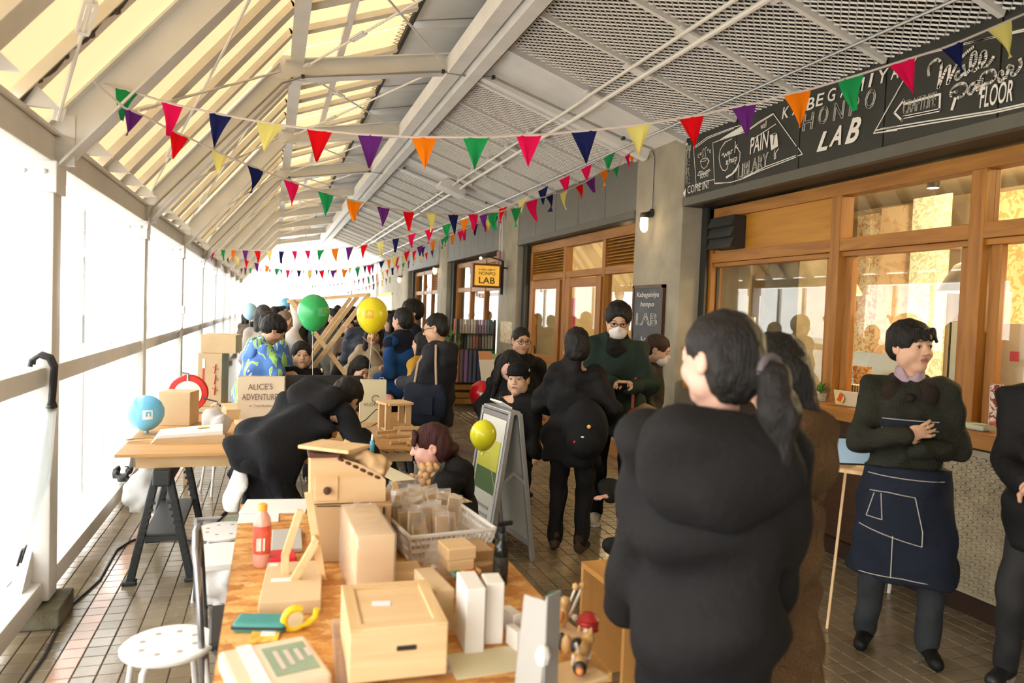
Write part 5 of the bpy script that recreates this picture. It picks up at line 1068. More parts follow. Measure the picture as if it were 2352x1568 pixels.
# --- the group at the middle of the walkway
GPAD = fab('padded_grey',(.028,.030,.040))
pos,H = at(1008,732,6.5)
t,I = person('person','man with cropped hair and glasses in a grey padded jacket carrying a denim tote',pos,face_to(-.62,.42),H,w=1.12,hs=1.12,head=(.1,.22,0),neck=.1,hands=((.10,-.30,1.05),(-.14,-.28,1.02)),coat=dict(m=GPAD,len=.12,th=.06,hood=1.1,quilt=.010,noise=(.009,26,5,6)),hair=dict(k='crop',vol=-.006,m=HBLACK),legs=dict(m=TRB)); glasses(t,I,MATS['glasses_dark'],False)
M = Matrix.Translation(t.location)@RZ(t.rotation_euler.z)
tt = thing('tote_bag','dark denim tote bag with striped straps on the grey padded shoulder','bag',t.location,t.rotation_euler.z)
bg = SDF(); bg.ell((.30,.02,.92),(.07,.21,.23),.02); bg.plane((0,0,1),1.08,.01); obj('bag_body',bg.mesh('bag_body',.016,noise=(.008,25,3)),DEN,tt)
STR = mat('strap_tan',(.38,.27,.18),.8)
for dy in (-.10,.10): MB().tube([(.31,.02+dy,1.06),(.29,.02+dy*.8,1.25),(.20,.03+dy*.3,1.40),(.14,.0+dy*.3,1.38)],.010,6,flat=.4).build('strap',STR,tt)
pw = MB().box((.372,.03,.90),(.012,.18,.15)); pw.build('pocket',DEN,tt)
BLUEJ = fab('jacket_blue',(.012,.060,.20)); NAVJ = fab('jacket_navy',(.010,.014,.028))
pos,H = at(926,716,7.3)
t,I = person('person','man in a bright blue and navy jacket with short black hair, turned away',pos,face_to(-.55,.75),H,w=1.0,hs=1.06,hands=((.12,-.20,1.0),(-.16,-.20,.95)),poles=((.3,.8,-.4),(-.3,.8,-.4)),coat=dict(m=BLUEJ,len=.07,th=.03),hair=dict(k='short'),legs=dict(m=DEN))
yk = SDF(); yk.cone(I['S'][0],.075,I['S'][1],.075,.04); yk.cone(I['sh'],.15,I['sh']-I['up']*.10,.16,.05,ax=I['fw'],sq=.72); yk.cone(I['nb']-I['up']*.03,.08,I['nb']+I['up']*.03,.075,.03); obj('yoke',yk.mesh('yoke',.018),NAVJ,t)
pos,H = at(946,698,8.3)
person('person','tall man with thick black hair in a navy jacket behind the blue jacket',pos,face_to(-.85,-.1),H,hs=1.12,coat=dict(m=NAVJ,len=.08,th=.045),hair=dict(k='short',vol=.010))
pos,H = at(972,772,7.0)
person('person','person in a mustard yellow jacket between the blue and grey jackets',pos,face_to(-.6,.5),H,hs=1.05,coat=dict(m=fab('mustard',(.50,.27,.03)),len=.08,th=.05,hood=True),hair=dict(k='bob'))
pos,H = at(858,753,8.6)
BEI = fab('coat_beige',(.36,.28,.18))
t,I = person('person','smiling woman with shoulder-length dark hair in a beige coat',pos,face_to(-.12,-1),H,hs=1.08,head=(0,.05,0),hands=((.12,-.22,1.0),(-.24,-.1,.85)),coat=dict(m=BEI,len=.22,th=.04,flare=1.05),hair=dict(k='long',fringe=0,dn=.24,m=hairmat('hair_dark_brown',(.022,.013,.010))),open_mouth=True)
tt = thing('crossbody_bag','beige canvas bag slung across the smiling woman','bag',t.location,t.rotation_euler.z); bb = SDF(); bb.ell((.06,-.24,.88),(.17,.05,.16),.02); obj('bag_body',bb.mesh('bag_body',.02),fab('bag_cream',(.42,.34,.24)),tt); MB().tube([(.18,-.2,1.0),(.05,-.215,1.2),(-.12,-.10,1.36)],.014,6,flat=.4).build('strap',STR,tt)
# --- two stall keepers in blue festival coats
def happi(base, leaf):
    m = bpy.data.materials.new('happi_cloth'); m.use_nodes = True; nt = m.node_tree; b = nt.nodes['Principled BSDF']; b.inputs['Roughness'].default_value = .8; tc = nt.nodes.new('ShaderNodeTexCoord'); mp = nt.nodes.new('ShaderNodeMapping'); mp.inputs['Scale'].default_value = (11,11,3.2); n = nt.nodes.new('ShaderNodeTexNoise'); n.inputs['Scale'].default_value = 1.3; n.inputs['Detail'].default_value = 1; n.inputs['Distortion'].default_value = 1.2
    nt.links.new(tc.outputs['Object'],mp.inputs[0]); nt.links.new(mp.outputs[0],n.inputs['Vector']); r = nt.nodes.new('ShaderNodeValToRGB'); r.color_ramp.interpolation = 'CONSTANT'; r.color_ramp.elements[0].color = (*base,1); e = r.color_ramp.elements[1]; e.position = .53; e.color = (.75,.78,.74,1); e2 = r.color_ramp.elements.new(.555); e2.color = (*leaf,1); nt.links.new(n.outputs['Fac'],r.inputs[0]); nt.links.new(r.outputs[0],b.inputs['Base Color']); return m
HAP = happi((.08,.20,.52),(.30,.62,.13))
pos,H = at(622,727,7.4)
t,I = person('person','stall keeper in a blue and green leaf-patterned festival coat wearing a mask',pos,face_to(.75,.55),H,hs=1.10,head=(-.2,.1,0),hands=((.2,-.2,.95),(-.2,-.25,.95)),coat=dict(m=HAP,len=.12,th=.065,cuff=.9),hair=dict(k='short'),legs=dict(m=TRB)); facemask(t,I,MSK)
co = MB(); nb = I['nb']; co.tube([nb+V3((-.075,-.08,-.03)),nb+V3((-.08,.03,.02)),nb+V3((0,.085,.03)),nb+V3((.08,.03,.02)),nb+V3((.075,-.08,-.03))],.026,8,flat=.6); co.build('green_collar',fab('collar_green',(.22,.58,.06)),t,True)
pos,H = at(572,750,6.75)
person('person','stall keeper with tousled hair stooping in a blue festival coat over a dark hoodie',(pos[0],pos[1],0),face_to(.85,.2),H+.10,lean=.28,hs=1.10,head=(0,.35,0),neck=.2,hands=((.2,-.35,.8),(-.2,-.35,.8)),coat=dict(m=HAP,len=.12,th=.06,cuff=.9,hood=True),hair=dict(k='short',vol=.008))
pos,H = at(606,709,8.6); person('person','grey-haired person standing behind the two festival coats',pos,face_to(.2,.95),H,hs=1.1,coat=dict(m=fab('coat_pale',(.35,.30,.26)),len=.1),hair=dict(k='bob',m=HGREY))
pos,H = at(655,722,9.5); person('person','person in a brown quilted jacket and spotted scarf beside the white hanging cloth',pos,face_to(.6,-.2),H,coat=dict(m=fab('quilt_brown',(.10,.075,.055),bump=.7,bscale=25),len=.12,quilt=.012),hair=dict(k='bob',m=hairmat('hair_tan',(.22,.16,.11))))
pos,H = at(693,799,7.0); person('person','boy with a straight black fringe peeking over the dark monitor',pos,face_to(.05,-1),H,hs=1.18,coat=dict(m=CB,len=.08),hair=dict(k='short',fringe=.0,vol=.006),skin=MATS['skin_child'])
pos,H = at(826,836,6.95); person('person','child with black hair bowed beside the monitor in pink sleeves',(pos[0],pos[1],0),face_to(.3,-.9),H+.02,hs=1.15,head=(.1,.5,0),neck=.2,hands=((.2,-.25,.85),(-.2,-.25,.85)),coat=dict(m=fab('pink_knit',(.62,.30,.28)),len=.06),hair=dict(k='bob',fringe=0))
pos,H = at(838,735,9.2); person('person','man in a shiny navy puffer jacket seen from behind',pos,face_to(.3,.95),1.66,coat=dict(m=fab('puffer_navy',(.02,.026,.042),rough=.5),len=.06,quilt=.014,th=.055),hair=dict(k='short'),legs=dict(m=DEN))
pos,H = at(770,722,10.7); person('person','woman in an olive jacket looking down in profile behind the wooden frame',pos,face_to(-.8,-.4),1.62,head=(0,.3,0),coat=dict(m=fab('jacket_olive',(.035,.035,.025)),len=.1),hair=dict(k='bob'))
pos,H = at(800,740,9.9); person('person','person in a beige coat with a child carrier behind the wooden frame',pos,face_to(.2,-.9),1.5,coat=dict(m=fab('coat_taupe',(.22,.16,.11)),len=.2),hair=dict(k='bob'))
pos,H = at(803,752,9.5); person('person','small child in black held in front of the beige coat',pos,face_to(.1,-1),1.28,coat=dict(m=CB,len=.1),hair=dict(k='short'),hs=1.1)
# --- far crowd
protos = {}
def crowd(u, v, d, key, rz, lab):
    spec = {'black':((.012,.012,.014),'short'),'navy':((.012,.018,.035),'bob'),'brown':((.08,.055,.04),'bob'),'cream':((.40,.33,.27),'bob'),'grey':((.07,.07,.075),'short'),'olive':((.05,.05,.03),'short')}[key]
    p = DP(u,v,d); Hh = min(max(p.z,1.45),1.85)
    if key not in protos:
        t,_ = person('person',lab,(p.x,p.y,0),rz,1.68,coarse=True,face=False,coat=dict(m=fab('crowd_'+key,spec[0]),len=.14,th=.045),hair=dict(k=spec[1]),group='crowd at the far end of the arcade'); protos[key] = t
    else: t = copy_tree(protos[key],None,(p.x,p.y,0),rz,lab)
    t.scale = (Hh/1.68,)*3; t['group'] = 'crowd at the far end of the arcade'
rnd = random.Random(3); keys = ['black','navy','brown','black','grey','cream','olive','black','navy']
spots = [(583,711,13),(596,713,15),(568,716,14),(630,708,12.5),(640,707,14),(652,706,16),(667,707,13.5),(735,697,12),(748,706,14.5),(760,712,12.5),(776,704,16),(789,715,11),(806,713,12),(818,712,13.5),(830,716,15),(842,722,11.5),(868,716,13),(880,724,11),(893,718,12.5),(898,727,10.2),(905,716,14.5),(720,703,17),(700,703,19),(685,703,18),(612,706,18),(745,700,19),(812,706,20),(835,706,22),(858,708,21),(790,706,22)]
for i,(u,v,d) in enumerate(spots):
    k = keys[i%len(keys)]; crowd(u,v,d,k,rnd.uniform(0,6.28),{'black':'visitor in a black coat','navy':'visitor in a dark navy coat','brown':'visitor in a brown coat','cream':'visitor in a pale cream coat','grey':'visitor in a grey jacket','olive':'visitor in an olive green jacket'}[k]+' in the distant crowd')
# ================================================================== tables and goods
PINE = wood('pine','c9a473','dcbd8f','X',6,.6); PINEZ = wood('pine_z','c9a473','dcbd8f','Z',6,.6); PINEY = wood('pine_y','c6a06d','d9b988','Y',6,.6)
MAPLE = wood('maple','d2ad7c','dfc095','X',4,.55); WALN = wood('walnut','4a2a1a','62392a','X',6,.6)
KRAFT = mat('kraft_card',(.47,.30,.15),.85,var=.06,vscale=5); KRAFTL = mat('kraft_light',(.60,.43,.25),.85,var=.05)
OSB1 = osb('osb_board','a86a2c','c98d45','dcae6c'); WPAP = mat('white_paper',(.74,.72,.68),.8); CREAMP = mat('cream_paper',(.66,.60,.40),.8)
POLY = glass('poly_bag',(.95,.94,.92),1.0,.22,(.95,.92,.88)); CLRP = glass('clear_plastic',(.93,.94,.93),2.0,.08)
WPLA = mat('white_plastic',(.78,.76,.73),.4); TZ1, TZ2 = .66, .79
def depth(p): return proj(p)[2]
def boxq(name, lab, cat, m, fl_, fr_, bk_, zt, zb, ch=.004, parent=None, group=None, minz=None):
    A,B,C = G(*fl_,zt), G(*fr_,zt), G(*bk_,zt); x = (B-A); w = x.length; x = x/w; y = Vector((-x.y,x.x,0)); d = max((C-A).dot(y),.02); c = A+x*w/2+y*d/2; rz = math.atan2(x.y,x.x)
    if parent is None and lab:
        t = thing(name,lab,cat,(c.x,c.y,zb),rz,group)
        MB().box((0,0,(zt-zb)/2),(w,d,zt-zb),ch=ch).build('box_body',m,t); return t,w,d,zt-zb
    o = MB().box((0,0,(zt-zb)/2),(w,d,zt-zb),ch=ch).build(name,m,parent,loc=(c.x,c.y,zb),rot=(0,0,rz)); return o,w,d,zt-zb
# ---- flake-board table
t = thing('display_table','long work table with an orange flake-board top loaded with wooden toys','table',(.42,0,0))
MB().span((-.55,1.92,TZ1-.028),(.55,4.02,TZ1)).build('tabletop',OSB1,t)
for x in (-.45,.45):
    for y in (2.1,3.8): MB().bar((x*1.05,y,0),(x*.9,y,TZ1-.1),.05,.05).build('leg',PINEZ,t)
for y in (2.1,3.8): MB().span((-.45,y-.03,TZ1-.11),(.45,y+.03,TZ1-.028)).build('crossbar',PINE,t)
# ---- far work table on black folding sawhorses
t = thing('work_table','plywood work table crowded with bags and boxes on black sawhorses','table',(.11,0,0))
MB().span((-.96,4.76,TZ2-.018),(.96,6.45,TZ2)).build('tabletop',wood('ply_top','b98a50','cf9f64','X',4),t)
MB().span((-.86,4.84,TZ2-.10),(.80,4.90,TZ2-.018)).build('front_beam',PINE,t); MB().span((-.86,6.3,TZ2-.10),(.80,6.36,TZ2-.018)).build('back_beam',PINE,t)
for k in range(5): MB().span((-.33+.045*k,4.757,TZ2-.016),(-.31+.045*k,4.762,TZ2-.004)).build('edge_print',SBK,t)
for k in range(9): MB().bar((.45+.07*k,4.775,TZ2-.012),(.485+.07*k,4.775,TZ2-.026),.004,.03,(0,1,0)).build('edge_tape',SBK,t)
SAW = mat('sawhorse_plastic',(.022,.026,.028),.5)
def sawhorse(x, y, rz, lab):
    s = thing('sawhorse',lab,'sawhorse',(x,y,0),rz); h = TZ2-.10
    MB().box((0,0,h-.05),(.10,.95,.10),ch=.012).build('top_beam',SAW,s)
    for yy in (-.42,.42):
        for q in (-1,1):
            MB().bar((q*.03,yy,h-.02),(q*.17,yy,.0),.045,.05,(0,1,0),ch=.008).build('leg',SAW,s)
            for k in range(9): MB().box((lerp(q*.05,q*.15,k/9)-.0,yy-.028,lerp(h-.2,.12,k/9)),(.035,.008,.018)).build('leg_rib',SAW,s)
            MB().box((q*.17,yy,.012),(.075,.07,.024),ch=.006).build('foot',SAW,s)
    for yy in (-.42,.42): MB().bar((-.11,yy,.27),(.11,yy,.27),.03,.04,(0,1,0)).build('spreader',SAW,s)
    MB().box((0,0,.285),(.21,.86,.022),ch=.005).build('tray',SAW,s); return s
sawhorse(-.60,5.24,.0,'black plastic folding sawhorse beside the white trash bag'); sawhorse(.62,5.36,0,'black plastic folding sawhorse under the wooden stool end of the table')
# ---- things on the far table
def tb(u, v, z=TZ2): return G(u,v,z)
p = tb(327,1003); t = thing('balloon','sky blue balloon resting on the work table','balloon',(p.x,p.y+.12,TZ2)); 
def balloon_mesh(r, stretch=1.15):
    prof = []
    for i in range(15):
        a = math.pi*i/14; x = math.sin(a); z = -math.cos(a); 
        if z < 0: x *= (1-.18*z*z)
        prof.append((max(x*r,.001), z*r*(stretch if z > 0 else stretch*1.12)))
    return prof
def balloon(t, m, r, zc, stretch=1.15, string=None, mark=None, tilt=0):
    o = MB().lathe(balloon_mesh(r,stretch),28,TR(0,0,zc)@RX(tilt),cap=False).build('balloon_skin',m,t,True); k = TR(0,0,zc)@RX(tilt)
    MB().lathe([(.004,0),(.008,-.008),(.013,-.022),(.008,-.024)],10,k@TR(0,0,-r*stretch*1.12)).build('knot',m,t,True)
    if string: MB().tube([Vector((0,0,zc-r*stretch*1.15))]+[Vector(s) for s in string],.0018,4).build('string',CHALK,t)
    if mark:
        mm,fw = mark; d = Vector(fw).normalized(); 
        for (w_,h_,off,mt) in ((.09,.09,0,mm),):
            c = Vector((0,0,zc)); mb = MB(); x = Vector((0,0,1)).cross(d)*-1; n=6
            g_ = [(c+(d+x*(i/n-.5)*.55+Vector((0,0,1))*(j/n-.55)*.55).normalized()*(r*1.012)) for j in range(n+1) for i in range(n+1)]
            keep = [(j*(n+1)+i,j*(n+1)+i+1,(j+1)*(n+1)+i+1,(j+1)*(n+1)+i) for j in range(n) for i in range(n) if (i in (0,n-1) or j in (0,n-1)) or (j == 1) or (i in (2,) and j < 4) or (i == 4 and j < 5)]
            mb.add(g_,keep); mb.build('printed_mark',mt,t)
def bal_m(n,c): return cloth_trans(n,c,.25,.9) if False else mat(n,c,.25,spec=.6,trans=0)
MKW = mat('print_white',(.8,.78,.75),.6)
balloon(t,bal_m('balloon_blue',(.16,.52,.80)),.118,.145,1.0,None,(MKW,(.25,-1,.02)),.4)
boxq('card_box','plain upright cardboard box behind the blue balloon','box',KRAFTL,(365,899),(437,901),(368,892),TZ2+.245,TZ2)
rl = thing('cable_reel','red round cable reel standing on its rim with a crank handle','cable reel',(0,0,0)); p = tb(425,955); rl.location = (p.x,p.y+.22,TZ2); RED = mat('reel_red',(.62,.035,.03),.35)
for yy,m_ in ((-.045,RED),(.045,RED)): MB().lathe([(.03,-.008),(.145,-.008),(.15,0),(.145,.008),(.03,.008)],32,TR(0,yy,.155)@RX(math.pi/2)).build('flange',m_,rl,True)
MB().lathe([(.10,-.045),(.10,.045)],24,TR(0,0,.155)@RX(math.pi/2)).build('drum',BLACK,rl,True); MB().lathe([(.095,-.002),(.105,-.002),(.105,.002),(.095,.002)],32,TR(0,-.056,.155)@RX(math.pi/2)).build('ring_print',MKW,rl)
MB().tube([(0,-.05,.26),(0,-.05,.315),(-.05,-.05,.325)],.012,8).build('crank',GREYMET,rl,True); MB().tube([(.12,-.06,.12),(.22,-.1,.1),(.28,-.05,.02),(.4,-.1,.006)],.006,6).build('cable',BLACK,rl,True)
def softbag(name, lab, cat, p, r, m, handles=True, seed=1, rz=0):
    t = thing(name,lab,cat,p,rz); S = SDF(); S.ell((0,0,r[2]*.95),r,.03); S.cone((0,0,r[2]*1.2),r[0]*.55,(0,0,r[2]*2.1),r[0]*.18,.05); S.plane((0,0,-1),-.003,.01); obj('bag_body',S.mesh('bag_body',.014,noise=(.014,34,seed,7)),m,t)
    if handles:
        for q in (-1,1): MB().tube([(q*.03,0,r[2]*2.0),(q*.035,0,r[2]*2.35),(0,.0,r[2]*2.6),(q*-.01,0,r[2]*2.2)],.010,6,flat=.35).build('handle',m,t,True)
    return t
WB = cloth_trans('bag_white',(.80,.78,.76),.35,.8)
p = tb(495,1000); softbag('carrier_bag','white plastic carrier bag with tied handles on the work table','bag',(p.x,p.y+.05,TZ2),(.085,.08,.085),WB)
# white paper bag lying flat
p = tb(430,1020); t = thing('paper_bag','white paper shopping bag lying flat with its wooden-toned side','bag',(p.x-.02,p.y+.14,TZ2),.05)
MB().add([(-.20,-.11,.0),(.23,-.11,.0),(.23,.11,.0),(-.20,.11,.0),(-.16,-.10,.05),(.22,-.10,.075),(.22,.11,.09),(-.16,.11,.06)],[(0,3,2,1),(4,5,6,7),(0,1,5,4),(1,2,6,5),(2,3,7,6),(3,0,4,7)]).build('bag_body',mat('bag_paper',(.74,.70,.64),.8,bump=.2,bscale=12),t)
MB().add([(-.20,-.11,.001),(.23,-.11,.001),(.235,-.112,.052),(-.165,-.112,.035)],[(0,1,2,3)]).build('gusset',KRAFTL,t); MB().box((.10,.03,.0805),(.07,.05,.002),Matrix.Rotation(-.06,3,'Y')).build('print_patch',mat('print_yellow',(.7,.62,.2),.8),t)
MB().tube([(-.18,-.06,.02),(-.33,-.05,.012),(-.36,.0,.01),(-.30,.05,.012),(-.18,.06,.02)],.008,6,flat=.5).build('handle',KRAFTL,t,True)
# Alice bag, cream bag, monitor
def standbag(u0,u1,vt,vb,z,lab,m,dp,name='paper_bag'):
    A,B = G(u0,vb,z),G(u1,vb,z); x = (B-A); w = x.length; h = (vb-vt)*depth(A)/FPX; c = (A+B)/2; rz = math.atan2(x.y,x.x); t = thing(name,lab,'bag',(c.x,c.y+dp/2,z),rz)
    MB().add([(-w/2,-dp/2,0),(w/2,-dp/2,0),(w/2,dp/2,0),(-w/2,dp/2,0),(-w/2,-dp*.35,h),(w/2,-dp*.35,h*.99),(w/2,dp*.35,h),(-w/2,dp*.35,h)],[(0,3,2,1),(0,1,5,4),(1,2,6,5),(2,3,7,6),(3,0,4,7)]).build('bag_body',m,t); return t,w,h
t,w,h = standbag(545,652,864,966,TZ2,'tan paper bag with storybook title lettering on the work table',mat('alice_bag',(.66,.56,.42),.85,bump=.1,bscale=15),.10)
INK = mat('print_ink',(.16,.10,.09),.8)
fit_text('lettering',"ALICE'S",(-w*.28,-.047,h*.70),(w*.25,-.047,h*.72),.045,INK,t,out=(0,-1,0)); fit_text('lettering','ADVENTURES',(-w*.40,-.052,h*.47),(w*.42,-.052,h*.48),.048,INK,t,out=(0,-1,0)); fit_text('lettering','in Trambaland',(-w*.24,-.056,h*.32),(w*.28,-.056,h*.32),.018,INK,t,out=(0,-1,0))
t,w,h = standbag(826,886,872,970,TZ2,'cream paper bag printed with a ring mark on the work table',mat('cream_bag',(.66,.62,.42),.85,bump=.1,bscale=15),.09)
fit_text('lettering','IKONIH',(-w*.34,-.052,h*.40),(w*.42,-.052,h*.40),.022,INK,t,out=(0,-1,0)); n=20; MB().tube([(.02+.028*math.cos(k/n*5.4+.6),-.046,h*.56+.028*math.sin(k/n*5.4+.6)) for k in range(n)],.003,5).build('ring_mark',INK,t)
for q in (-.05,.05): MB().tube([(q,-.03,h),(q,-.03,h+.02),(q+.03,-.03,h+.02),(q+.03,-.03,h)],.004,4,flat=.4).build('handle',CREAMP,t)
A,B = G(655,935,TZ2),G(812,935,TZ2); t = thing('monitor','black flat panel seen from behind on the work table','monitor',((A.x+B.x)/2,6.22,TZ2),0); w = B.x-A.x+.03
MB().box((0,0,.19),(w,.022,.30),ch=.006).build('panel',mat('panel_black',(.008,.008,.008),.6),t); MB().span((-.10,-.05,0),(.10,.07,.012)).build('stand_foot',BLACK,t); MB().span((-.03,0,.0),(.03,.015,.08)).build('stand_neck',BLACK,t)
# wooden pavilion stool
A = tb(908,990); t = thing('wooden_pavilion','small pine stool-like pavilion with rounded top on the work table','wooden toy',(A.x,A.y+.06,TZ2),.25)
MB().box((0,0,.205),(.225,.20,.018),ch=.006).build('top',MAPLE,t); MB().prism([(-.113,-.05),(-.09,-.115),(.09,-.115),(.113,-.05),(.113,.05),(.09,.115),(-.09,.115),(-.113,.05)],.016,TR(0,0,.205)@RX(math.pi/2)).build('top_lip',MAPLE,t)
for x in (-.08,.08):
    for y in (-.065,.065): MB().box((x,y,.098),(.042,.025,.196)).build('leg',PINEZ,t)
for y in (-.065,.065): MB().box((0,y,.03),(.13,.012,.055)).build('rail',PINE,t)
MB().box((0,0,.012),(.17,.13,.012)).build('floor_board',PINE,t); MB().box((.02,-.09,.02),(.05,.035,.04),Matrix.Rotation(.3,3,'Z')).build('block',MAPLE,t)
rnd = random.Random(5)
for i in range(7):
    u,v = (885+rnd.random()*70, 998+rnd.random()*26); p = tb(u,v); L = rnd.uniform(.12,.24); o = MB().box((0,0,0),(L,.025,.022),ch=.002).build('wood_strip',PINE); o.location = (p.x,p.y,TZ2+.012+.024*(i%3)); o.rotation_euler = (0,0,rnd.uniform(-.1,.4)); tag(o,'bare pine strip in the heap on the work table','wood strip','heap of pine strips')
for i,(u,v) in enumerate(((955,1012),(968,1018),(945,1022))):
    p = tb(u,v); t = thing('wooden_car','small pine block car at the end of the strip heap','wooden toy',(p.x,p.y,TZ2),.3*i,'pine block cars'); MB().box((0,0,.022),(.07,.03,.025),ch=.004).build('car_body',MAPLE,t); MB().box((.0,0,.042),(.03,.028,.016),ch=.004).build('cabin',MAPLE,t)
    for x in (-.02,.02):
        for y in (-.017,.017): MB().lathe([(.009,-.003),(.009,.003)],10,TR(x,y,.009)@RX(math.pi/2)).build('wheel',PINE,t)
p = tb(850,1005); softbag('poly_parcel','clear plastic bag of wooden parts lying on the work table','bag',(p.x-.05,p.y+.05,TZ2),(.12,.06,.03),POLY,False,4)
p = tb(812,985); t = thing('grey_tape','small dark tape dispenser beside the cream bag','tape',(p.x+.25,p.y+.1,TZ2)); MB().box((0,0,.03),(.075,.03,.06),ch=.01).build('case',mat('tape_dark',(.03,.035,.03),.5),t); MB().lathe([(.012,-.016),(.025,-.016),(.025,.016),(.012,.016)],14,TR(.005,-.003,.04)@RX(math.pi/2)).build('roll',KRAFTL,t)
boxq('pine_box','flat pale pine box between the carrier bag and the tan bag','box',PINE,(520,940),(600,938),(525,925),TZ2+.09,TZ2); boxq('pine_box','low pine box lid lying in front of the tan bag','box',MAPLE,(560,978),(640,974),(563,962),TZ2+.03,TZ2)
p = tb(700,985); MBx = MB().tube([(0,0,.004),(.06,.03,.004),(.12,-.02,.05),(.15,.0,.12),(.10,.02,.14),(.02,.01,.06),(-.08,.02,.004)],.004,6); o = MBx.build('black_cable',BLACK,None,True); o.location = (p.x+.42,p.y,TZ2); tag(o,'loop of black cable in front of the cream bag','cable')
# ---- goods on the flake-board table
def t1(u, v, z=TZ1): return G(u,v,z)
cb,w,d,h = boxq('card_box','cardboard carton carrying the wooden marble house','box',KRAFT,(716,1160),(900,1158),(722,1120),.895,TZ1)
MB().span((-w/2+.02,-d/2-.003,h-.006),(w/2-.1,-d/2+.001,h-.002)).build('flap_slit',SBK,cb); MB().span((w/2-.035,-d/2-.003,.02),(w/2-.028,-d/2,h-.01)).build('edge_tape',SBK,cb)
YH = G(800,1158,.895).y+.012
def hp(u,v): q = OY(u,v,YH); return (q.x,q.z)
poly = [hp(*q) for q in ((713,1148),(713,1042),(774,1040),(830,1058),(873,1080),(886,1094),(886,1143))]
cx = sum(q[0] for q in poly)/len(poly); zb_ = .897; poly = [(x-cx,max(z-zb_,0)) for x,z in poly]; zmn = min(z for _,z in poly); poly = [(x,z-zmn) for x,z in poly]; HD = .17
hs_ = thing('marble_house','wooden marble-run house with walnut roof plate and round knob','wooden toy',(cx,YH,zb_))
MB().prism(poly,.012,TR(0,.006,0)).build('front_wall',MAPLE,hs_); MB().prism(poly,.012,TR(0,HD,0)).build('rear_wall',MAPLE,hs_)
MB().span((poly[0][0],.012,0),(poly[0][0]+.012,HD,poly[1][1])).build('side_wall',PINEZ,hs_); MB().span((poly[6][0]-.012,.012,0),(poly[6][0],HD,poly[5][1])).build('side_wall',PINEZ,hs_); MB().span((poly[0][0],.012,0),(poly[6][0],HD,.01)).build('base_board',PINE,hs_)
a,b = poly[2],poly[5]; MB().bar((a[0],HD/2,a[1]-.02),(b[0],HD/2,b[1]-.02),HD,.008,(0,1,0)).build('ramp',PINE,hs_)
MB().span((poly[1][0]-.008,-.014,poly[1][1]),(poly[2][0]+.012,HD*.55,poly[1][1]+.016),ch=.004).build('walnut_plate',WALN,hs_); MB().box((poly[1][0]*.5+poly[2][0]*.5+.02,.03,poly[1][1]+.0165),(.010,.016,.002),Matrix.Rotation(.6,3,'Z')).build('plate_slot',SBK,hs_)
for k in range(6):
    f = .08+.15*k; x,z = lerp(a[0],b[0],f),lerp(a[1],b[1],f); MB().sph((x,.004,z-.004),(.017,.012,.008),8,Matrix.Rotation(.42,3,'Y')).build('notch',WALN,hs_)
dx0,dz0 = [q for q in hp(722,1145)],None; 
q0,q1 = hp(722,1143),hp(778,1084); MB().span((q0[0]-cx,-.006,q0[1]-zb_-zmn),(q1[0]-cx,.002,q1[1]-zb_-zmn),ch=.003).build('hatch',MAPLE,hs_); kx,kz = hp(751,1116); MB().lathe([(.010,0),(.016,.008),(.015,.018),(.006,.021)],14,TR(kx-cx,-.006,kz-zb_-zmn)@RX(math.pi/2)).build('knob',WALN,hs_,True)
# open lid panel, wrapped head block behind the house
o = boxq('pine_tray','shallow pine tray leaning behind the marble house','tray',PINE,(800,1035),(852,1020),(770,1000),1.13,1.115)[0]; 
sk = SDF(); sk.ell((0,0,.055),(.055,.05,.06),.02); sk.ell((.02,-.03,.03),(.04,.03,.035),.02); o = obj('carved_block',sk.mesh('carved_block',.008,noise=(.008,60,3)),MAPLE); q = OY(848,1076,YH+.06); o.location = (q.x,q.y,q.z-.03); tag(o,'rounded carved wooden block wrapped in film on the sloping roof','wooden toy')
p = OY(855,1010,YH+.12); t = thing('glue_stick','small blue glue tube standing behind the marble house','glue',(p.x,p.y,p.z-.06)); MB().lathe([(.009,0),(.009,.05),(.004,.06)],10).build('tube',mat('glue_blue',(.05,.35,.55),.4),t,True); MB().lathe([(.005,.06),(.003,.085)],8).build('nozzle',WPLA,t)
# juice bottle
p = t1(600,1303); bt = thing('juice_bottle','plastic bottle of orange-red drink with an orange cap','bottle',(p.x,p.y+.02,TZ1))
MB().lathe([(.028,0),(.034,.008),(.034,.05),(.033,.07),(.034,.17),(.030,.195),(.018,.215),(.015,.222)],24).build('bottle_body',mat('juice_clear',(.72,.34,.26),.12,spec=.7),bt,True); MB().lathe([(.0345,.055),(.0345,.165)],24,cap=False).build('label_sleeve',mat('label_red',(.72,.09,.05),.4,var=.5,vscale=25),bt,True); MB().lathe([(.018,.222),(.018,.247),(.012,.250)],20).build('cap',mat('cap_orange',(.85,.38,.05),.4),bt,True)
MB().add([(-.02+.0*i,-.0352,.07) for i in (0,)]+[(.012,-.0335,.07),(.012,-.0335,.12),(-.02,-.0352,.12)],[(0,1,2,3)]).build('price_sticker',mat('sticker_cream',(.75,.68,.60),.7),bt)
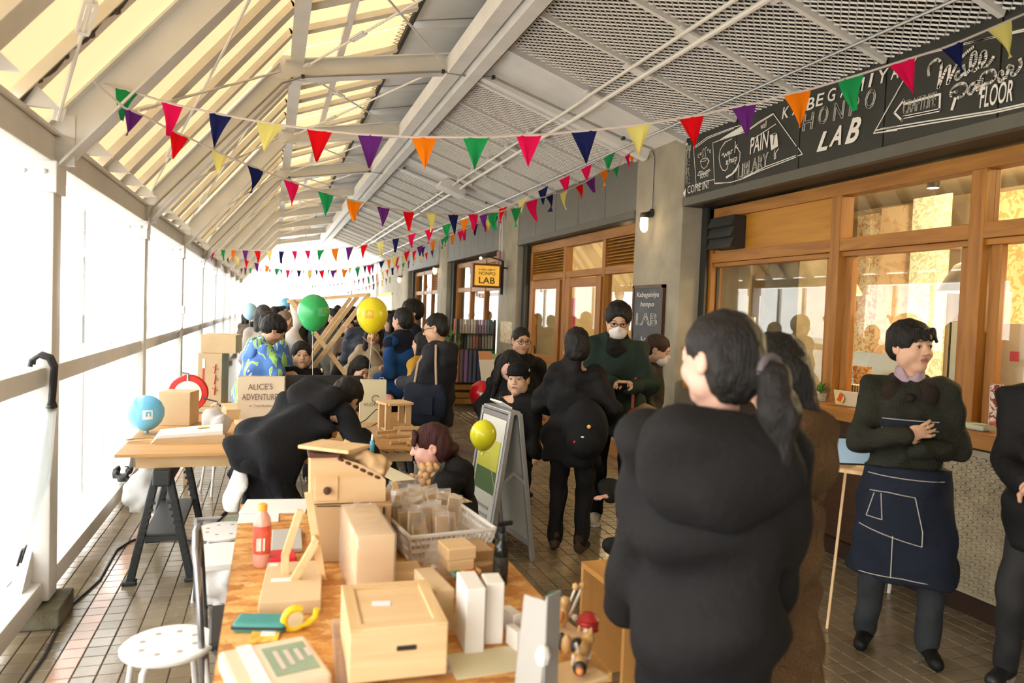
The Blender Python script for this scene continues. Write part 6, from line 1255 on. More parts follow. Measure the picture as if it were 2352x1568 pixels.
# hinged wooden stand
P3 = lambda u,v,y: OY(u,v,y)
yb = t1(690,1360).y+.02; hw = thing('folding_stand','folding stand of hinged pale wooden slats','wooden stand',(P3(700,1350,yb).x,yb,TZ1)); o0 = Vector((P3(700,1350,yb).x,yb,TZ1))
for (a_,b_,dy) in (((708,1130),(740,1330),.02),((690,1170),(655,1275),.05),((655,1272),(655,1345),.04),((725,1245),(655,1365),-.02)):
    A_,B_ = P3(*a_,yb+dy)-o0, P3(*b_,yb+dy)-o0; A_.y = dy; B_.y = dy; MB().bar(A_,B_,.028,.018,(0,1,0),ch=.002).build('slat',MAPLE,hw)
q = P3(724,1243,yb-.03)-o0; MB().lathe([(.012,0),(.012,.05)],12,TR(q.x,-.035,q.z)@RX(-math.pi/2)).build('pivot',MAPLE,hw,True)
# carton with label
cb,w,d,h = boxq('flat_carton','low cardboard carton with a white address label','box',KRAFTL,(593,1383),(738,1375),(592,1292),TZ1+.05,TZ1); MB().box((-w*.2,.0,h+.001),(.07,.03,.002)).build('label',WPAP,cb); MB().box((-w*.38,d*.42,h+.001),(.03,.025,.002)).build('label',WPAP,cb)
# pencil case, tape, sweets, parcel
TEAL = mat('case_teal',(.04,.24,.22),.6,bump=.1); cb,w,d,h = boxq('pencil_case','teal pencil case with a black zip band','pencil case',TEAL,(531,1430),(655,1432),(540,1404),TZ1+.034,TZ1,ch=.012); MB().box((0,0,h*.5),(w+.003,d+.003,h*.30),ch=.003).build('zip_band',BLACK,cb)
YEL = mat('tape_yellow',(.80,.55,.02),.35); p = t1(690,1443); tp = thing('tape_dispenser','yellow translucent tape dispenser','tape dispenser',(p.x,p.y,TZ1),.25)
n=18; ring = [(.033*math.cos(2*math.pi*k/n+.9),.036+.033*math.sin(2*math.pi*k/n+.9)) for k in range(int(n*.82))]
MB().tube([(x-.02,0,z) for x,z in ring],[.012]*len(ring),8,flat=1.0).build('shell',YEL,tp,True); MB().lathe([(.016,-.008),(.027,-.008),(.027,.008),(.016,.008)],18,TR(-.02,0,.036)@RX(math.pi/2)).build('tape_roll',CREAMP,tp,True); MB().tube([(-.01,0,.010),(.025,0,.012),(.048,0,.03),(.052,0,.055)],.011,8).build('cutter_arm',YEL,tp,True)
cb,w,d,h = boxq('sticky_pack','small orange and white packet of sticky notes','packet',mat('packet_orange',(.75,.42,.06),.5,var=.4,vscale=40),(570,1472),(638,1469),(573,1445),TZ1+.008,TZ1); MB().box((w*.1,d*.12,h+.0008),(w*.5,d*.5,.0015)).build('print_patch',WPAP,cb)
cb,w,d,h = boxq('wrapped_parcel','brown paper parcel with a green printed label','parcel',mat('parcel_cream',(.66,.52,.36),.8,bump=.2,bscale=10),(545,1595),(765,1545),(522,1490),TZ1+.055,TZ1,ch=.012); MB().box((w*.18,.0,h+.001),(w*.48,d*.66,.002)).build('label',mat('label_green',(.24,.30,.20),.8,var=.1),cb); MB().box((-w*.22,0,h+.0015),(w*.16,d*.98,.002)).build('white_band',WPAP,cb)
for k in range(4): MB().box((w*.06+.028*k,.005*k,h+.0025),(.012,d*.42-.02*k,.001)).build('label_print',mat('label_pink',(.55,.45,.38),.8),cb)
# laminated sheets in a pile
boxq('white_board','thin white board sheet at the far end of the flake-board table','board',WPAP,(548,1176),(702,1174),(556,1146),TZ1+.012,TZ1); boxq('paper_stack','stack of white printed sheets beside the orange bottle','paper',WPAP,(545,1200),(640,1196),(552,1180),TZ1+.006,TZ1)
cb,w,d,h = boxq('stapler','red stapler behind the orange bottle','stapler',mat('stapler_red',(.70,.03,.05),.35),(618,1283),(682,1277),(622,1263),TZ1+.035,TZ1,ch=.006); MB().box((0,-.002,h*.35),(w*1.01,d*.8,h*.25)).build('jaw',BLACK,cb)
boxq('counter_clicker','grey calculator with dark keys behind the stapler','calculator',mat('calc_grey',(.45,.44,.42),.5),(622,1262),(695,1258),(626,1215),TZ1+.02,TZ1)
# plastic wrapped wood block
wb,w,d,h = boxq('wrapped_block','tall wooden box wrapped in clear film','wooden box',MAPLE,(820,1232),(908,1226),(797,1160),TZ1+.255,TZ1+.012); 
S = SDF(); S.ell((0,0,h/2),(w*.66,d*.62,h*.62),.01); bx_ = MB().box((0,0,h/2),(w+.012,d+.012,h+.012),ch=.01); bx_.build('film',POLY,wb,True)
fm_ = MB(); fm_.tube([(-w*.3,d*.3,h+.006),(-.02,d*.4,h+.02),(.03,d*.35,h+.012),(w*.3,d*.4,h+.018)],.008,6,flat=.3); fm_.build('film_fold',POLY,wb,True)
# big pine chest with sliding lid
ch_,w,d,h = boxq('pine_chest','pale pine chest with framed sliding lid and dark slot handle','wooden box',PINE,(803,1455),(1030,1435),(776,1350),TZ1+.16,TZ1+.02)
for x in (-1,1): MB().box((x*(w/2-.018),0,h+.004),(.036,d,.010),ch=.002).build('lid_frame',PINEY,ch_)
for y in (-1,1): MB().box((0,y*(d/2-.018),h+.004),(w-.07,.036,.010),ch=.002).build('lid_frame',PINE,ch_)
MB().box((0,0,h+.001),(w-.07,d-.07,.004)).build('lid_panel',MAPLE,ch_); MB().box((-.03,.01,h+.0045),(.055,.032,.002),Matrix.Rotation(-.15,3,'Z')).build('label',mat('label_pale_blue',(.66,.70,.74),.8),ch_)
MB().box((.02,-d/2-.001,h*.62),(.055,.004,.014),ch=.004).build('slot_handle',mat('slot_dark',(.02,.012,.008),.8),ch_)
boxq('plastic_parcel','film-wrapped pale block under the pine chest','parcel',POLY,(770,1560),(1040,1535),(760,1420),TZ1+.018,TZ1,ch=.006)
# white cartons
for i,(a_,b_,c_,zt) in enumerate((((1072,1353),(1117,1350),(1045,1312),TZ1+.20),((1118,1340),(1160,1338),(1098,1316),TZ1+.195))):
    boxq('white_carton',['tall white narrow carton','tall white narrow carton set slightly back'][i]+' on the flake-board table','box',mat('carton_white',(.74,.70,.64),.7),a_,b_,c_,zt,TZ1)
for i,(a_,b_,c_,zt) in enumerate((((1000,1358),(1045,1352),(995,1300),TZ1+.14),((1070,1268),(1135,1262),(1045,1240),TZ1+.10),((1105,1300),(1140,1292),(1095,1270),TZ1+.06))):
    boxq('kraft_carton',['cream carton beside the tall white cartons','flat brown carton beside the black spray bottle','small brown carton under the flat one'][i],'box',[KRAFTL,KRAFT,KRAFT][i],a_,b_,c_,zt,TZ1)
boxq('plain_block','pale wooden block pair lying beside the wrapped box','wooden block',MAPLE,(905,1345),(985,1336),(905,1310),TZ1+.06,TZ1); boxq('plain_block','pale wooden plank lying on the block pair','wooden block',PINE,(905,1318),(975,1312),(906,1290),TZ1+.09,TZ1+.062)
boxq('stamp_block','cream wooden block with a paper label on the bag','wooden block',MAPLE,(1030,1262),(1095,1255),(1015,1238),TZ1+.165,TZ1+.12); boxq('roll_block','thick rounded wooden bar under the labelled block','wooden block',PINE,(1032,1290),(1090,1284),(1025,1266),TZ1+.12,TZ1+.08)
for i,c in enumerate(('6b8f86','5f7f50','c9b030','cc5a30','d05038','c7a070')):
    o = boxq('colour_block',['grey-green','green','yellow','orange','red','bare wood'][i]+' crayon-like wooden stick in the bundle','coloured stick',mat('stick_'+c,c,.6),(1042+11*i,1320-2*i),(1052+11*i,1319-2*i),(1032+11*i,1296-2*i),TZ1+.085,TZ1+.07)[0]; o['group'] = 'bundle of coloured sticks'
p = t1(1018,1350); softbag('poly_parcel','crumpled clear bag holding wooden blocks on the flake-board table','bag',(p.x-.0,p.y+.06,TZ1),(.07,.06,.06),POLY,False,7)
# spray bottle
p = t1(1152,1345); sp = thing('spray_bottle','black spray bottle with a trigger nozzle','bottle',(p.x,p.y+.02,TZ1),.4); BG = mat('bottle_black',(.010,.012,.010),.15)
MB().lathe([(.026,0),(.029,.006),(.029,.13),(.025,.15),(.014,.165),(.014,.175)],20).build('bottle_body',BG,sp,True); MB().lathe([(.016,.172),(.016,.195),(.012,.2)],14).build('collar',BLACK,sp,True); MB().box((0,0,.212),(.022,.02,.025),ch=.004).build('head',BLACK,sp); MB().bar((-.03,0,.235),(.05,0,.23),.018,.014,(0,1,0),ch=.003).build('nozzle_top',BLACK,sp); MB().tube([(-.02,0,.225),(-.03,0,.2),(-.028,0,.18)],.005,6).build('trigger',BLACK,sp)
MB().lathe([(.0293,.04),(.0293,.11)],20,cap=False).build('label',mat('label_dark',(.035,.04,.035),.5,var=.9,vscale=60),sp,True)
# white basket of bagged goods
A,B,Cc = G(942,1232,TZ1+.135),G(1140,1212,TZ1+.135),G(925,1135,TZ1+.135); x = B-A; w = x.length; rz = math.atan2(x.y,x.x); yv = Vector((-x.y,x.x,0)).normalized(); d = (Cc-A).dot(yv); c = A+x/2+yv*d/2
bk = thing('plastic_basket','white slotted plastic basket full of bagged wooden pieces','basket',(c.x,c.y,TZ1),rz)
def bwall(x0,y0,x1,y1,nm):
    L = math.hypot(x1-x0,y1-y0); n_ = max(3,int(L/.022)); mb = MB()
    for k in range(n_+1): f = k/n_; mb.bar((lerp(x0,x1,f)*.86,lerp(y0,y1,f)*.86,.01),(lerp(x0,x1,f),lerp(y0,y1,f),.125),.009,.004,(x1-x0,y1-y0,0))
    for z,s_ in ((.02,.875),(.065,.93),(.1,.97)): mb.bar((x0*s_,y0*s_,z),(x1*s_,y1*s_,z),.004,.014,(0,0,1))
    mb.build(nm,WPLA,bk)
hw_,hd_ = w/2,d/2
for q in ((-hw_,-hd_,hw_,-hd_),(hw_,-hd_,hw_,hd_),(hw_,hd_,-hw_,hd_),(-hw_,hd_,-hw_,-hd_)): bwall(*q,'slotted_side')
MB().tube([(-hw_,-hd_,.13),(hw_,-hd_,.13),(hw_,hd_,.13),(-hw_,hd_,.13),(-hw_,-hd_,.13)],.009,8).build('rim',WPLA,bk,True); MB().box((0,0,.006),(w*.86,d*.86,.008)).build('floor_plate',WPLA,bk)
rnd = random.Random(11)
for k in range(34):
    xx = rnd.uniform(-hw_*.75,hw_*.65); y_ = -hd_*.75+1.5*hd_*(k/34); o = MB().box((0,0,0),(.06,.014,.12),ch=.004).build('wood_piece',[MAPLE,PINE][k%2]); o.location = bk.matrix_basis @ Vector((xx,y_,.10+.02*rnd.random())) if False else (Matrix.Translation(bk.location)@RZ(rz))@Vector((xx,y_,.105+.03*rnd.random())); o.rotation_euler = (rnd.uniform(-.5,-.15),rnd.uniform(-.25,.25),rz+rnd.uniform(-.3,.3)); tag(o,'pale wooden piece in a clear sleeve inside the white basket','wooden piece','bagged wooden pieces in the white basket')
    f_ = MB().box((0,-.009,.012),(.065,.004,.13),ch=.001).build('sleeve',POLY,o)
# bucket of wooden balls
p = t1(988,1135); bu = thing('acrylic_bucket','clear plastic tub heaped with wooden balls','tub',(p.x,p.y+.05,TZ1)); r = .088
MB().lathe([(r*.9,.003),(r,.17),(r*1.03,.172),(r*1.0,.168)],28,cap=False).build('tub_wall',CLRP,bu,True); MB().lathe([(.001,.003),(r*.9,.003)],28,cap=False).build('tub_base',CLRP,bu)
BALL = wood('ball_wood','c99a5c','dab17a','Z',4)
bm0 = MB().sph((0,0,0),.0215,14).mesh('wooden_ball',True); bm0.materials.append(BALL); cnt = 0
for lay in range(4):
    for ring_,n_ in ((.0,1),(.043,6),(.066,0)):
        for k in range(n_):
            a_ = 2*math.pi*k/n_+lay*.5; o = obj('wooden_ball',bm0); o.location = (bu.location.x+ring_*math.cos(a_),bu.location.y+ring_*math.sin(a_),TZ1+.028+.039*lay+(.0 if ring_ else .01)); tag(o,'round wooden ball in the clear tub','wooden ball','wooden balls in the clear tub'); cnt += 1
for k in range(5):
    o = obj('wooden_ball',bm0); q = t1(918+14*k,1128+6*(k%2)); o.location = (q.x-.02,q.y+.10,TZ1+.055+.02*(k%2)); tag(o,'round wooden ball in the open bag beside the tub','wooden ball','wooden balls in the open bag')
p = t1(935,1140); softbag('poly_parcel','open plastic bag of wooden balls beside the clear tub','bag',(p.x,p.y+.08,TZ1),(.10,.07,.045),POLY,False,9)
boxq('price_card','cream paper card lying on the bag of balls','card',CREAMP,(905,1105),(955,1100),(880,1070),TZ1+.12,TZ1+.118); boxq('photo_card','printed photo card lying behind the white basket','card',leafpaper('photo_print','c8b088','5a5a64',30),(1060,1155),(1085,1152),(1030,1133),TZ1+.10,TZ1+.098)
# wooden ladder strip left of the basket
a_,b_ = OY(905,1105,G(915,1200,TZ1).y+.05),OY(945,1270,G(915,1200,TZ1).y+.02); o = MB().bar((0,0,0),tuple(b_-a_),.03,.016,(0,1,0),ch=.002).build('wooden_rail',PINE); o.location = a_; tag(o,'pine rail with dark pegs leaning between house and basket','wooden rail')
for k in range(4): q = (b_-a_)*(.2+.2*k); MB().lathe([(.006,0),(.006,.012)],8,TR(q.x,-.012,q.z)@RX(math.pi/2)).build('peg',SBK,o)
# little boxes, sign stand, animals at the front right
for i,(a_,b_,c_,zt) in enumerate((((1180,1412),(1200,1408),(1168,1388),TZ1+.07),((1186,1452),(1205,1448),(1178,1430),TZ1+.06))): boxq('white_carton',['small white box standing by the leaning white sign','second small white box half behind the sign'][i],'box',MATS['carton_white'],a_,b_,c_,zt,TZ1)
a_,b_ = t1(1190,1568,TZ1),t1(1290,1600,TZ1); ss = thing('sign_stand','white folded sign stand leaning on the flake-board table','sign',(t1(1218,1590).x,t1(1218,1590).y,TZ1),-.95)
MB().box((0,0,.13),(.085,.006,.26),Matrix.Rotation(-.12,3,'X'),ch=.002).build('front_panel',mat('sign_grey',(.34,.32,.29),.5),ss); MB().box((0.044,.03,.14),(.006,.07,.28),ch=.002).build('side_panel',MATS['sign_grey'],ss); MB().sph((.044,-.01,.12),(.02,.025,.03),8).build('joint',WPLA,ss)
boxq('yellow_paper','pale yellow paper strip under the white cartons','paper',CREAMP,(1050,1560),(1250,1530),(1040,1500),TZ1+.002,TZ1)
def animal(u, v, rz, lab, parts):
    p = t1(u,v); t = thing('wooden_animal',lab,'wooden toy',(p.x,p.y,TZ1+.012),rz); S = {}
    for nm,m,els in parts:
        s_ = SDF()
        for e_ in els: (s_.ell(e_[0],e_[1],.008) if len(e_) == 2 else s_.cone(*e_,k=.006))
        obj(nm,s_.mesh(nm,.005),m,t)
    return t
HON = mat('toy_honey',(.52,.30,.11),.4,var=.15,vscale=15); TBK = mat('toy_black',(.012,.012,.012),.4); TWH = mat('toy_white',(.72,.66,.55),.45); TOR = mat('toy_orange',(.62,.20,.05),.4)
PINEB = lambda fl_,fr_,bk_,lab: boxq('wooden_slab',lab,'wooden slab',MAPLE,fl_,fr_,bk_,TZ1+.012,TZ1)
PINEB((1272,1470),(1345,1455),(1270,1425),'thin pale slab carrying the upright wooden animal'); PINEB((1285,1590),(1400,1550),(1275,1525),'thin pale slab with a slot carrying the wooden dog')
animal(1290,1450,.4,'honey-coloured wooden animal with raised white limbs',[('body',HON,[((0,0,.045),(.022,.022,.042)),((0,-.01,.09),(.018,.018,.02))]),('limb',TWH,[((.02,0,.05),.006,(.055,.0,.115),.005),((.035,0,.03),.006,(.085,0,.11),.005),((.06,0,.02),(.012,.012,.012))]),('limb_end',HON,[((.058,0,.125),(.012,.012,.014)),((.09,0,.12),(.012,.012,.014))]),('spots',TOR,[((-.02,-.014,.05),(.010,.010,.016)),((-.025,-.012,.03),(.008,.008,.008))])])
animal(1335,1530,.9,'wooden dog with honey body and black patch, curled tail raised',[('body',HON,[((0,0,.04),(.045,.026,.03)),((.035,-.01,.06),(.024,.02,.022))]),('tail',TWH,[((-.035,0,.05),.007,(-.07,.0,.085),.005)]),('patch',TBK,[((-.01,.012,.052),(.03,.02,.022))]),('ears',HON,[((.03,.018,.085),(.009,.006,.014)),((.03,-.018,.085),(.009,.006,.014))]),('legs',TWH,[((.03,.015,.03),.008,(.03,.015,.004),.008),((.03,-.015,.03),.008,(.03,-.015,.004),.008),((-.03,.015,.03),.008,(-.03,.015,.004),.008),((-.03,-.015,.03),.008,(-.03,-.015,.004),.008)]),('cap',TWH,[((.045,0,.075),(.012,.012,.010))])])
animal(1300,1515,2.2,'small black and tan wooden animal beside the dog',[('body',HON,[((0,0,.035),(.018,.016,.032))]),('patch',TBK,[((.018,0,.04),(.010,.014,.03))]),('nose',TOR,[((0,-.016,.05),(.006,.006,.006))])])
animal(1330,1560,-.4,'tan wooden animal with a black band and orange nose at the table corner',[('body',HON,[((0,0,.03),(.02,.028,.028))]),('band',TBK,[((0,-.02,.03),(.021,.012,.022))]),('nose',TOR,[((0,-.036,.03),(.012,.012,.012))])])
dome = animal(1270,1420,0,'tan wooden dome toy beside the green shaker',[('body',HON,[((0,0,.03),(.036,.036,.034))])])
for i,(u,v,c,lab) in enumerate(((1275,1398,(.01,.10,.05),'dark green ridged round shaker at the table edge'),(1350,1450,(.40,.02,.02),'red ridged round shaker at the table edge'))):
    p = t1(u,v); o = MB().lathe([(.001,0),(.03,.004)]+[(.036-.004*(k%2),.008+.006*k) for k in range(7)]+[(.02,.06),(.001,.064)],24).build('ridged_shaker',mat('shaker_%d'%i,c,.35),None,True); o.location = (p.x,p.y,TZ1); tag(o,lab,'wooden toy')
# ---- little U-shaped table
zt = .545; A,B = G(1290,1292,zt),G(1388,1372,zt); lt = thing('small_table','small U-shaped pale wooden table on the tiles','table',((A.x+B.x)/2+.13,(A.y+B.y)/2,0),math.atan2((A-B).y,(A-B).x)); Ln = (A-B).length
BIR = wood('birch','c08a48','cf9c5a','X',3,.45); BIRZ = wood('birch_z','bd8745','cc9957','Z',3,.45)
MB().box((0,-.15,zt-.0125),(Ln,.36,.025)).build('tabletop',BIR,lt)
for q in (-1,1): MB().box((q*(Ln/2-.0125),-.15,(zt-.025)/2),(.025,.36,zt-.025)).build('side_leg',BIRZ,lt)
pz = G(1405,1312,zt); o = MB().lathe([(.001,0),(.04,.0),(.043,.012),(.04,.018),(.001,.02)],20).build('wooden_disc',MAPLE,None,True); o.location = (pz.x+.02,pz.y-.03,zt); tag(o,'pale wooden disc on the small table by the hand','wooden disc')
# ---- A-frame signboard
p0,p1 = G(1232,1290),G(1150,1125); top = OY(1205,945,(p0.y+p1.y)/2); yaw = 0
f_ = Vector((p0.x,p0.y,0)); zt = 1.02; asb = thing('sandwich_board','silver A-frame signboard with a green and yellow poster','signboard',(f_.x-.19,f_.y,0),.22); AL = mat('aluminium',(.42,.42,.43),.35,.6)
def afr(y0, sgn):
    for x in (.46,0): MB().bar((x,sgn*.17,0),(x,sgn*.03,zt),.035,.03,(1,0,0),ch=.004).build('frame_rail',AL,asb)
    for f in (.12,.97): MB().bar((.46,sgn*lerp(.17,.03,f),zt*f),(0,sgn*lerp(.17,.03,f),zt*f),.03,.035,(0,0,1)).build('frame_rail',AL,asb)
    MB().add([(.44,sgn*lerp(.165,.025,.12),zt*.12),(.02,sgn*lerp(.165,.025,.12),zt*.12),(.02,sgn*lerp(.165,.025,.97),zt*.97),(.44,sgn*lerp(.165,.025,.97),zt*.97)],[(0,1,2,3)]).build('panel',SLATE if sgn > 0 else mat('poster_pale',(.66,.68,.62),.5),asb)
asb.rotation_euler = (0,0,math.radians(97))
afr(0,1); afr(0,-1)
def pq(f0,f1,x0,x1,m,nm,e=.012):
    MB().add([(-x0,(lerp(.17,.03,f0)+e),zt*f0),(-x1,(lerp(.17,.03,f0)+e),zt*f0),(-x1,(lerp(.17,.03,f1)+e),zt*f1),(-x0,(lerp(.17,.03,f1)+e),zt*f1)],[(0,1,2,3)]).build(nm,m,asb)
pq(.14,.95,-.43,-.03,mat('poster_white',(.66,.66,.60),.5),'poster'); pq(.60,.80,-.40,-.06,mat('poster_lime',(.55,.55,.06),.6),'poster_print',.015); pq(.45,.60,-.40,-.06,mat('poster_green',(.08,.16,.05),.6),'poster_print',.015)
for k in range(4): pq(.18+.055*k,.20+.055*k,-.38,-.10,mat('poster_grey',(.35,.35,.32),.6),'poster_print',.015)
MB().span((0,-.04,zt-.01),(.46,.04,zt+.015),ch=.006).build('hinge',AL,asb); MB().box((.2,0.02,zt+.045),(.20,.09,.012),Matrix.Rotation(.5,3,'X')).build('paper_flap',WPAP,asb)
for q in (-1,1): MB().bar((0,q*.10,.53),(0,0,.62),.02,.008,(1,0,0)).build('stay_arm',AL,asb)
# ---- stools
def stool(p, rz, lab, h=.44, r=.165):
    s = thing('round_stool',lab,'stool',p,rz); n = 28; hr = .011; mb = MB(); 
    pts = [(r*math.cos(2*math.pi*k/n),r*math.sin(2*math.pi*k/n)) for k in range(n)]; hol = [(r*.58*math.cos(2*math.pi*k/8+.2),r*.58*math.sin(2*math.pi*k/8+.2)) for k in range(8)]
    MB().lathe([(.001,h-.02),(r-.005,h-.02),(r,h-.012),(r,h-.006),(r-.006,h),(.001,h)],36).build('seat',WPLA,s,True)
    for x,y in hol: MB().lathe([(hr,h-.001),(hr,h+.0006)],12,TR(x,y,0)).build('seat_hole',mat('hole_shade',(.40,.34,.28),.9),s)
    for k in range(4):
        a_ = math.pi/4+k*math.pi/2; c,sn = math.cos(a_),math.sin(a_); MB().tube([(c*.03,sn*.03,h-.026),(c*(r-.045),sn*(r-.045),h-.026),(c*(r-.02),sn*(r-.02),h-.05),(c*(r+.035),sn*(r+.035),0)],.0115,10).build('leg',WPLA,s,True)
    return s
p = G(388,1475,.44); stool((p.x,p.y,0),.3,'white round perforated stool beside the flake-board table, empty'); p = G(2212,1215,.42); stool((min(p.x,3.74),3.50,0),.5,'white round stool in front of the bubble wrap',.42,.15); p = G(545,1200,.44); stool((p.x-.06,p.y-.12,0),.2,'white round stool half hidden under the flake-board table edge')
p = DP(515,885,6.6); stool((p.x,p.y,0),.4,'white stool behind the tan paper bag')
# folding chair back
p = G(500,1420,.45); fc = thing('folding_chair','folding chair with black curved back frame at the flake-board table','chair',(p.x-.03,p.y-.03,0),1.63)
MB().tube([(-.20,0,.0),(-.20,.02,.42),(-.19,.04,.72),(-.16,.05,.79),(.0,.055,.81),(.16,.05,.79),(.19,.04,.72),(.20,.02,.42),(.20,0,.0)],.012,8).build('back_frame',mat('chair_chrome',(.30,.30,.31),.25,.9),fc,True); MB().box((0,.045,.68),(.36,.02,.16),ch=.008).build('backrest',BLACK,fc); MB().box((0,-.18,.43),(.38,.36,.03),ch=.01).build('seat',BLACK,fc)
for x in (-.18,.18): MB().tube([(x,-.02,.42),(x,-.36,0)],.011,8).build('leg',MATS['chair_chrome'],fc,True)
# plastic tub, white sack, paper boxes left of the flake-board table
p = G(500,1310); tb_ = thing('storage_tub','translucent plastic storage tub filled with papers','tub',(p.x+.06,p.y+.14,0),.1); TUB = glass('tub_plastic',(.9,.91,.92),1.0,.35,(.8,.82,.84))
for (c_,d_) in (((0,-.15,.13),(.40,.004,.26)),((0,.15,.13),(.40,.004,.26)),((-.2,0,.13),(.004,.30,.26)),((.2,0,.13),(.004,.30,.26)),((0,0,.003),(.4,.3,.006))): MB().box(c_,d_).build('tub_side',TUB,tb_)
for c_,d_ in (((0,-.155,.262),(.43,.02,.014)),((0,.155,.262),(.43,.02,.014)),((-.205,0,.262),(.02,.31,.014)),((.205,0,.262),(.02,.31,.014))): MB().box(c_,d_,ch=.003).build('rim',WPLA,tb_)
MB().box((-.02,.02,.15),(.30,.22,.16),Matrix.Rotation(.12,3,'Y')).build('papers',WPAP,tb_); MB().box((.05,-.02,.27),(.20,.14,.004),Matrix.Rotation(.3,3,'X')).build('green_sheet',mat('sheet_green',(.55,.58,.40),.8),tb_); MB().bar((-.1,-.06,.27),(-.02,.08,.30),.01,.01).build('marker_pen',BLACK,tb_); MB().box((-.14,-.10,.275),(.035,.03,.03),ch=.006).build('clip',mat('clip_pink',(.50,.03,.12),.5),tb_)
p = G(520,1400); sk_ = softbag('fabric_sack','white fabric sack slumped against the flake-board table','bag',(p.x-.02,p.y+.08,0),(.14,.16,.20),mat('sack_white',(.74,.72,.70),.85,bump=.3,bscale=12),False,6)
boxq('paper_pad','white paper pad lying on the sack beside the bottle','paper',WPAP,(463,1300),(570,1290),(475,1248),.50,.47)
# ---- left side oddments
um = thing('clear_umbrella','transparent umbrella with black crook handle hooked on the rail','umbrella',(-1.03,4.20,0),0)
hk = [(-.10,0,1.345),(-.095,0,1.375),(-.06,0,1.40),(-.02,0,1.385),(0,0,1.34),(-.005,0,1.24),(-.01,0,1.16)]
for dy in (0,.05):
    MB().tube([(x,y+dy,z+dy*.15) for x,y,z in hk],.012,8).build('crook_handle',BLACK,um,True); MB().lathe([(.010,0),(.022,.02),(.012,.05)],10,TR(-.01,dy,1.12)).build('ferrule',BLACK,um,True)
    MB().tube([(-.01,dy,1.15),(-.04,dy-.06,.80),(-.09,dy-.14,.45)],[.018,.040,.006],12).build('folded_canopy',glass('umbrella_film',(.90,.92,.92),2.0,.35,(.8,.82,.82)),um,True); MB().tube([(-.085,dy-.135,.48),(-.1,dy-.16,.40)],.006,6).build('tip',BLACK,um)
p = OX(292,1180,-1.0); bagT = softbag('trash_bag','white plastic trash bag hanging from the bottom rail','bag',(-.86,6.05,.10),(.15,.14,.17),cloth_trans('trash_white',(.82,.82,.80),.4,.8),False,3)
p = OX(250,1095,-1.05); o = SDF().ell((0,0,0),(.05,.05,.05),.02).mesh('crumpled_bag',.010,noise=(.03,60,2,7)); o = obj('crumpled_bag',o,BLACK); o.location = (-1.10,6.5,.30); tag(o,'crumpled black plastic bag on the rail beside the trash bag','bag')
cord = [G(160,1395),G(195,1365),G(228,1335),G(252,1292),G(268,1265),G(300,1245),G(325,1236)]; pts = [(-1.05,2.4,.008),(-1.0,3.2,.008),(-.98,3.9,.008)]+[(q.x,q.y,.008) for q in cord]+[(-.5,5.6,.008),(-.3,6.4,.008)]
o = MB().tube(pts,.008,6).build('power_cord',BLACK,None,True); tag(o,'black power cord running along the wet tiles','cord')
o = MB().box((0,0,0),(.05,.04,.10),ch=.006).build('switch_box',mat('switch_grey',(.55,.54,.52),.5)); q = OX(456,705,-1.05); o.location = (-1.05,POSTY[3]-.1,1.58); tag(o,'small grey switch box fixed to a white post','switch box'); MB().tube([(0,0,-.05),(0,0,-.22),(-.02,-.15,-.26),(-.02,-.5,-.27)],.008,6).build('conduit',GREYMET,o)
# cartons stacked by the rail
def carton(u0,u1,vb,vt,d,lab,zb=0,m=KRAFTL,red=False,group=None):
    A,B = DP(u0,vb,d),DP(u1,vb,d); w = (B-A).length; zt_ = DP((u0+u1)/2,vt,d).z; t = thing('carton',lab,'box',((A.x+B.x)/2,(A.y+B.y)/2+.2,zb),-.1); h = zt_-zb; MB().box((0,0,h/2),(w,.4,h),ch=.004).build('box_body',m,t); MB().box((0,0,h+.001),(w,.05,.002)).build('tape',mat('tape_tan',(.5,.36,.2),.4),t)
    if red:
        mr_ = mat('print_red',(.6,.08,.05),.8)
        for k in range(3): MB().bar((w*.12+.02*(k%2),-.202,h*(.75-.2*k)),(w*.36,-.202,h*(.70-.2*k)),.003,.03,(0,1,0)).build('red_print',mr_,t); MB().bar((w*.24,-.202,h*(.80-.2*k)),(w*.20,-.202,h*(.62-.2*k)),.003,.025,(0,1,0)).build('red_print',mr_,t)
        MB().span((-w*.30,-.203,h*.15),(-w*.22,-.2,h*.85)).build('red_print',mr_,t); MB().span((-w*.32,-.204,h*.72),(-w*.20,-.201,h*.9)).build('label',WPAP,t)
    return t,h
pz = DP(492,860,6.9); stb = thing('side_table','low pine table by the rail holding cartons','table',(pz.x,pz.y+.2,0)); MB().box((0,0,.70),(.5,.6,.03)).build('tabletop',PINE,stb)
for x in (-.22,.22):
    for y in (-.25,.25): MB().box((x,y,.345),(.04,.04,.68)).build('leg',PINEZ,stb)
c1,h1 = carton(478,530,868,812,6.9,'brown carton with red brush print standing on the pine table',.716,KRAFTL,True); c1.location.x = pz.x-.02; c1.location.y = pz.y+.22
c2,h2 = carton(484,560,812,770,6.9,'plain brown carton stacked on the red-printed carton',.716+h1+.002); c2.location.x = pz.x+.05; c2.location.y = pz.y+.22
o = thing('steel_thermos','small steel thermos flask on the pine table','flask',(pz.x-.2,pz.y-.05,.716)); MB().lathe([(.026,0),(.028,.01),(.028,.075),(.02,.095)],16).build('flask_body',mat('steel',(.5,.48,.44),.25,.9),o,True); MB().lathe([(.018,.095),(.018,.12),(.01,.125)],12).build('stopper',BLACK,o,True)
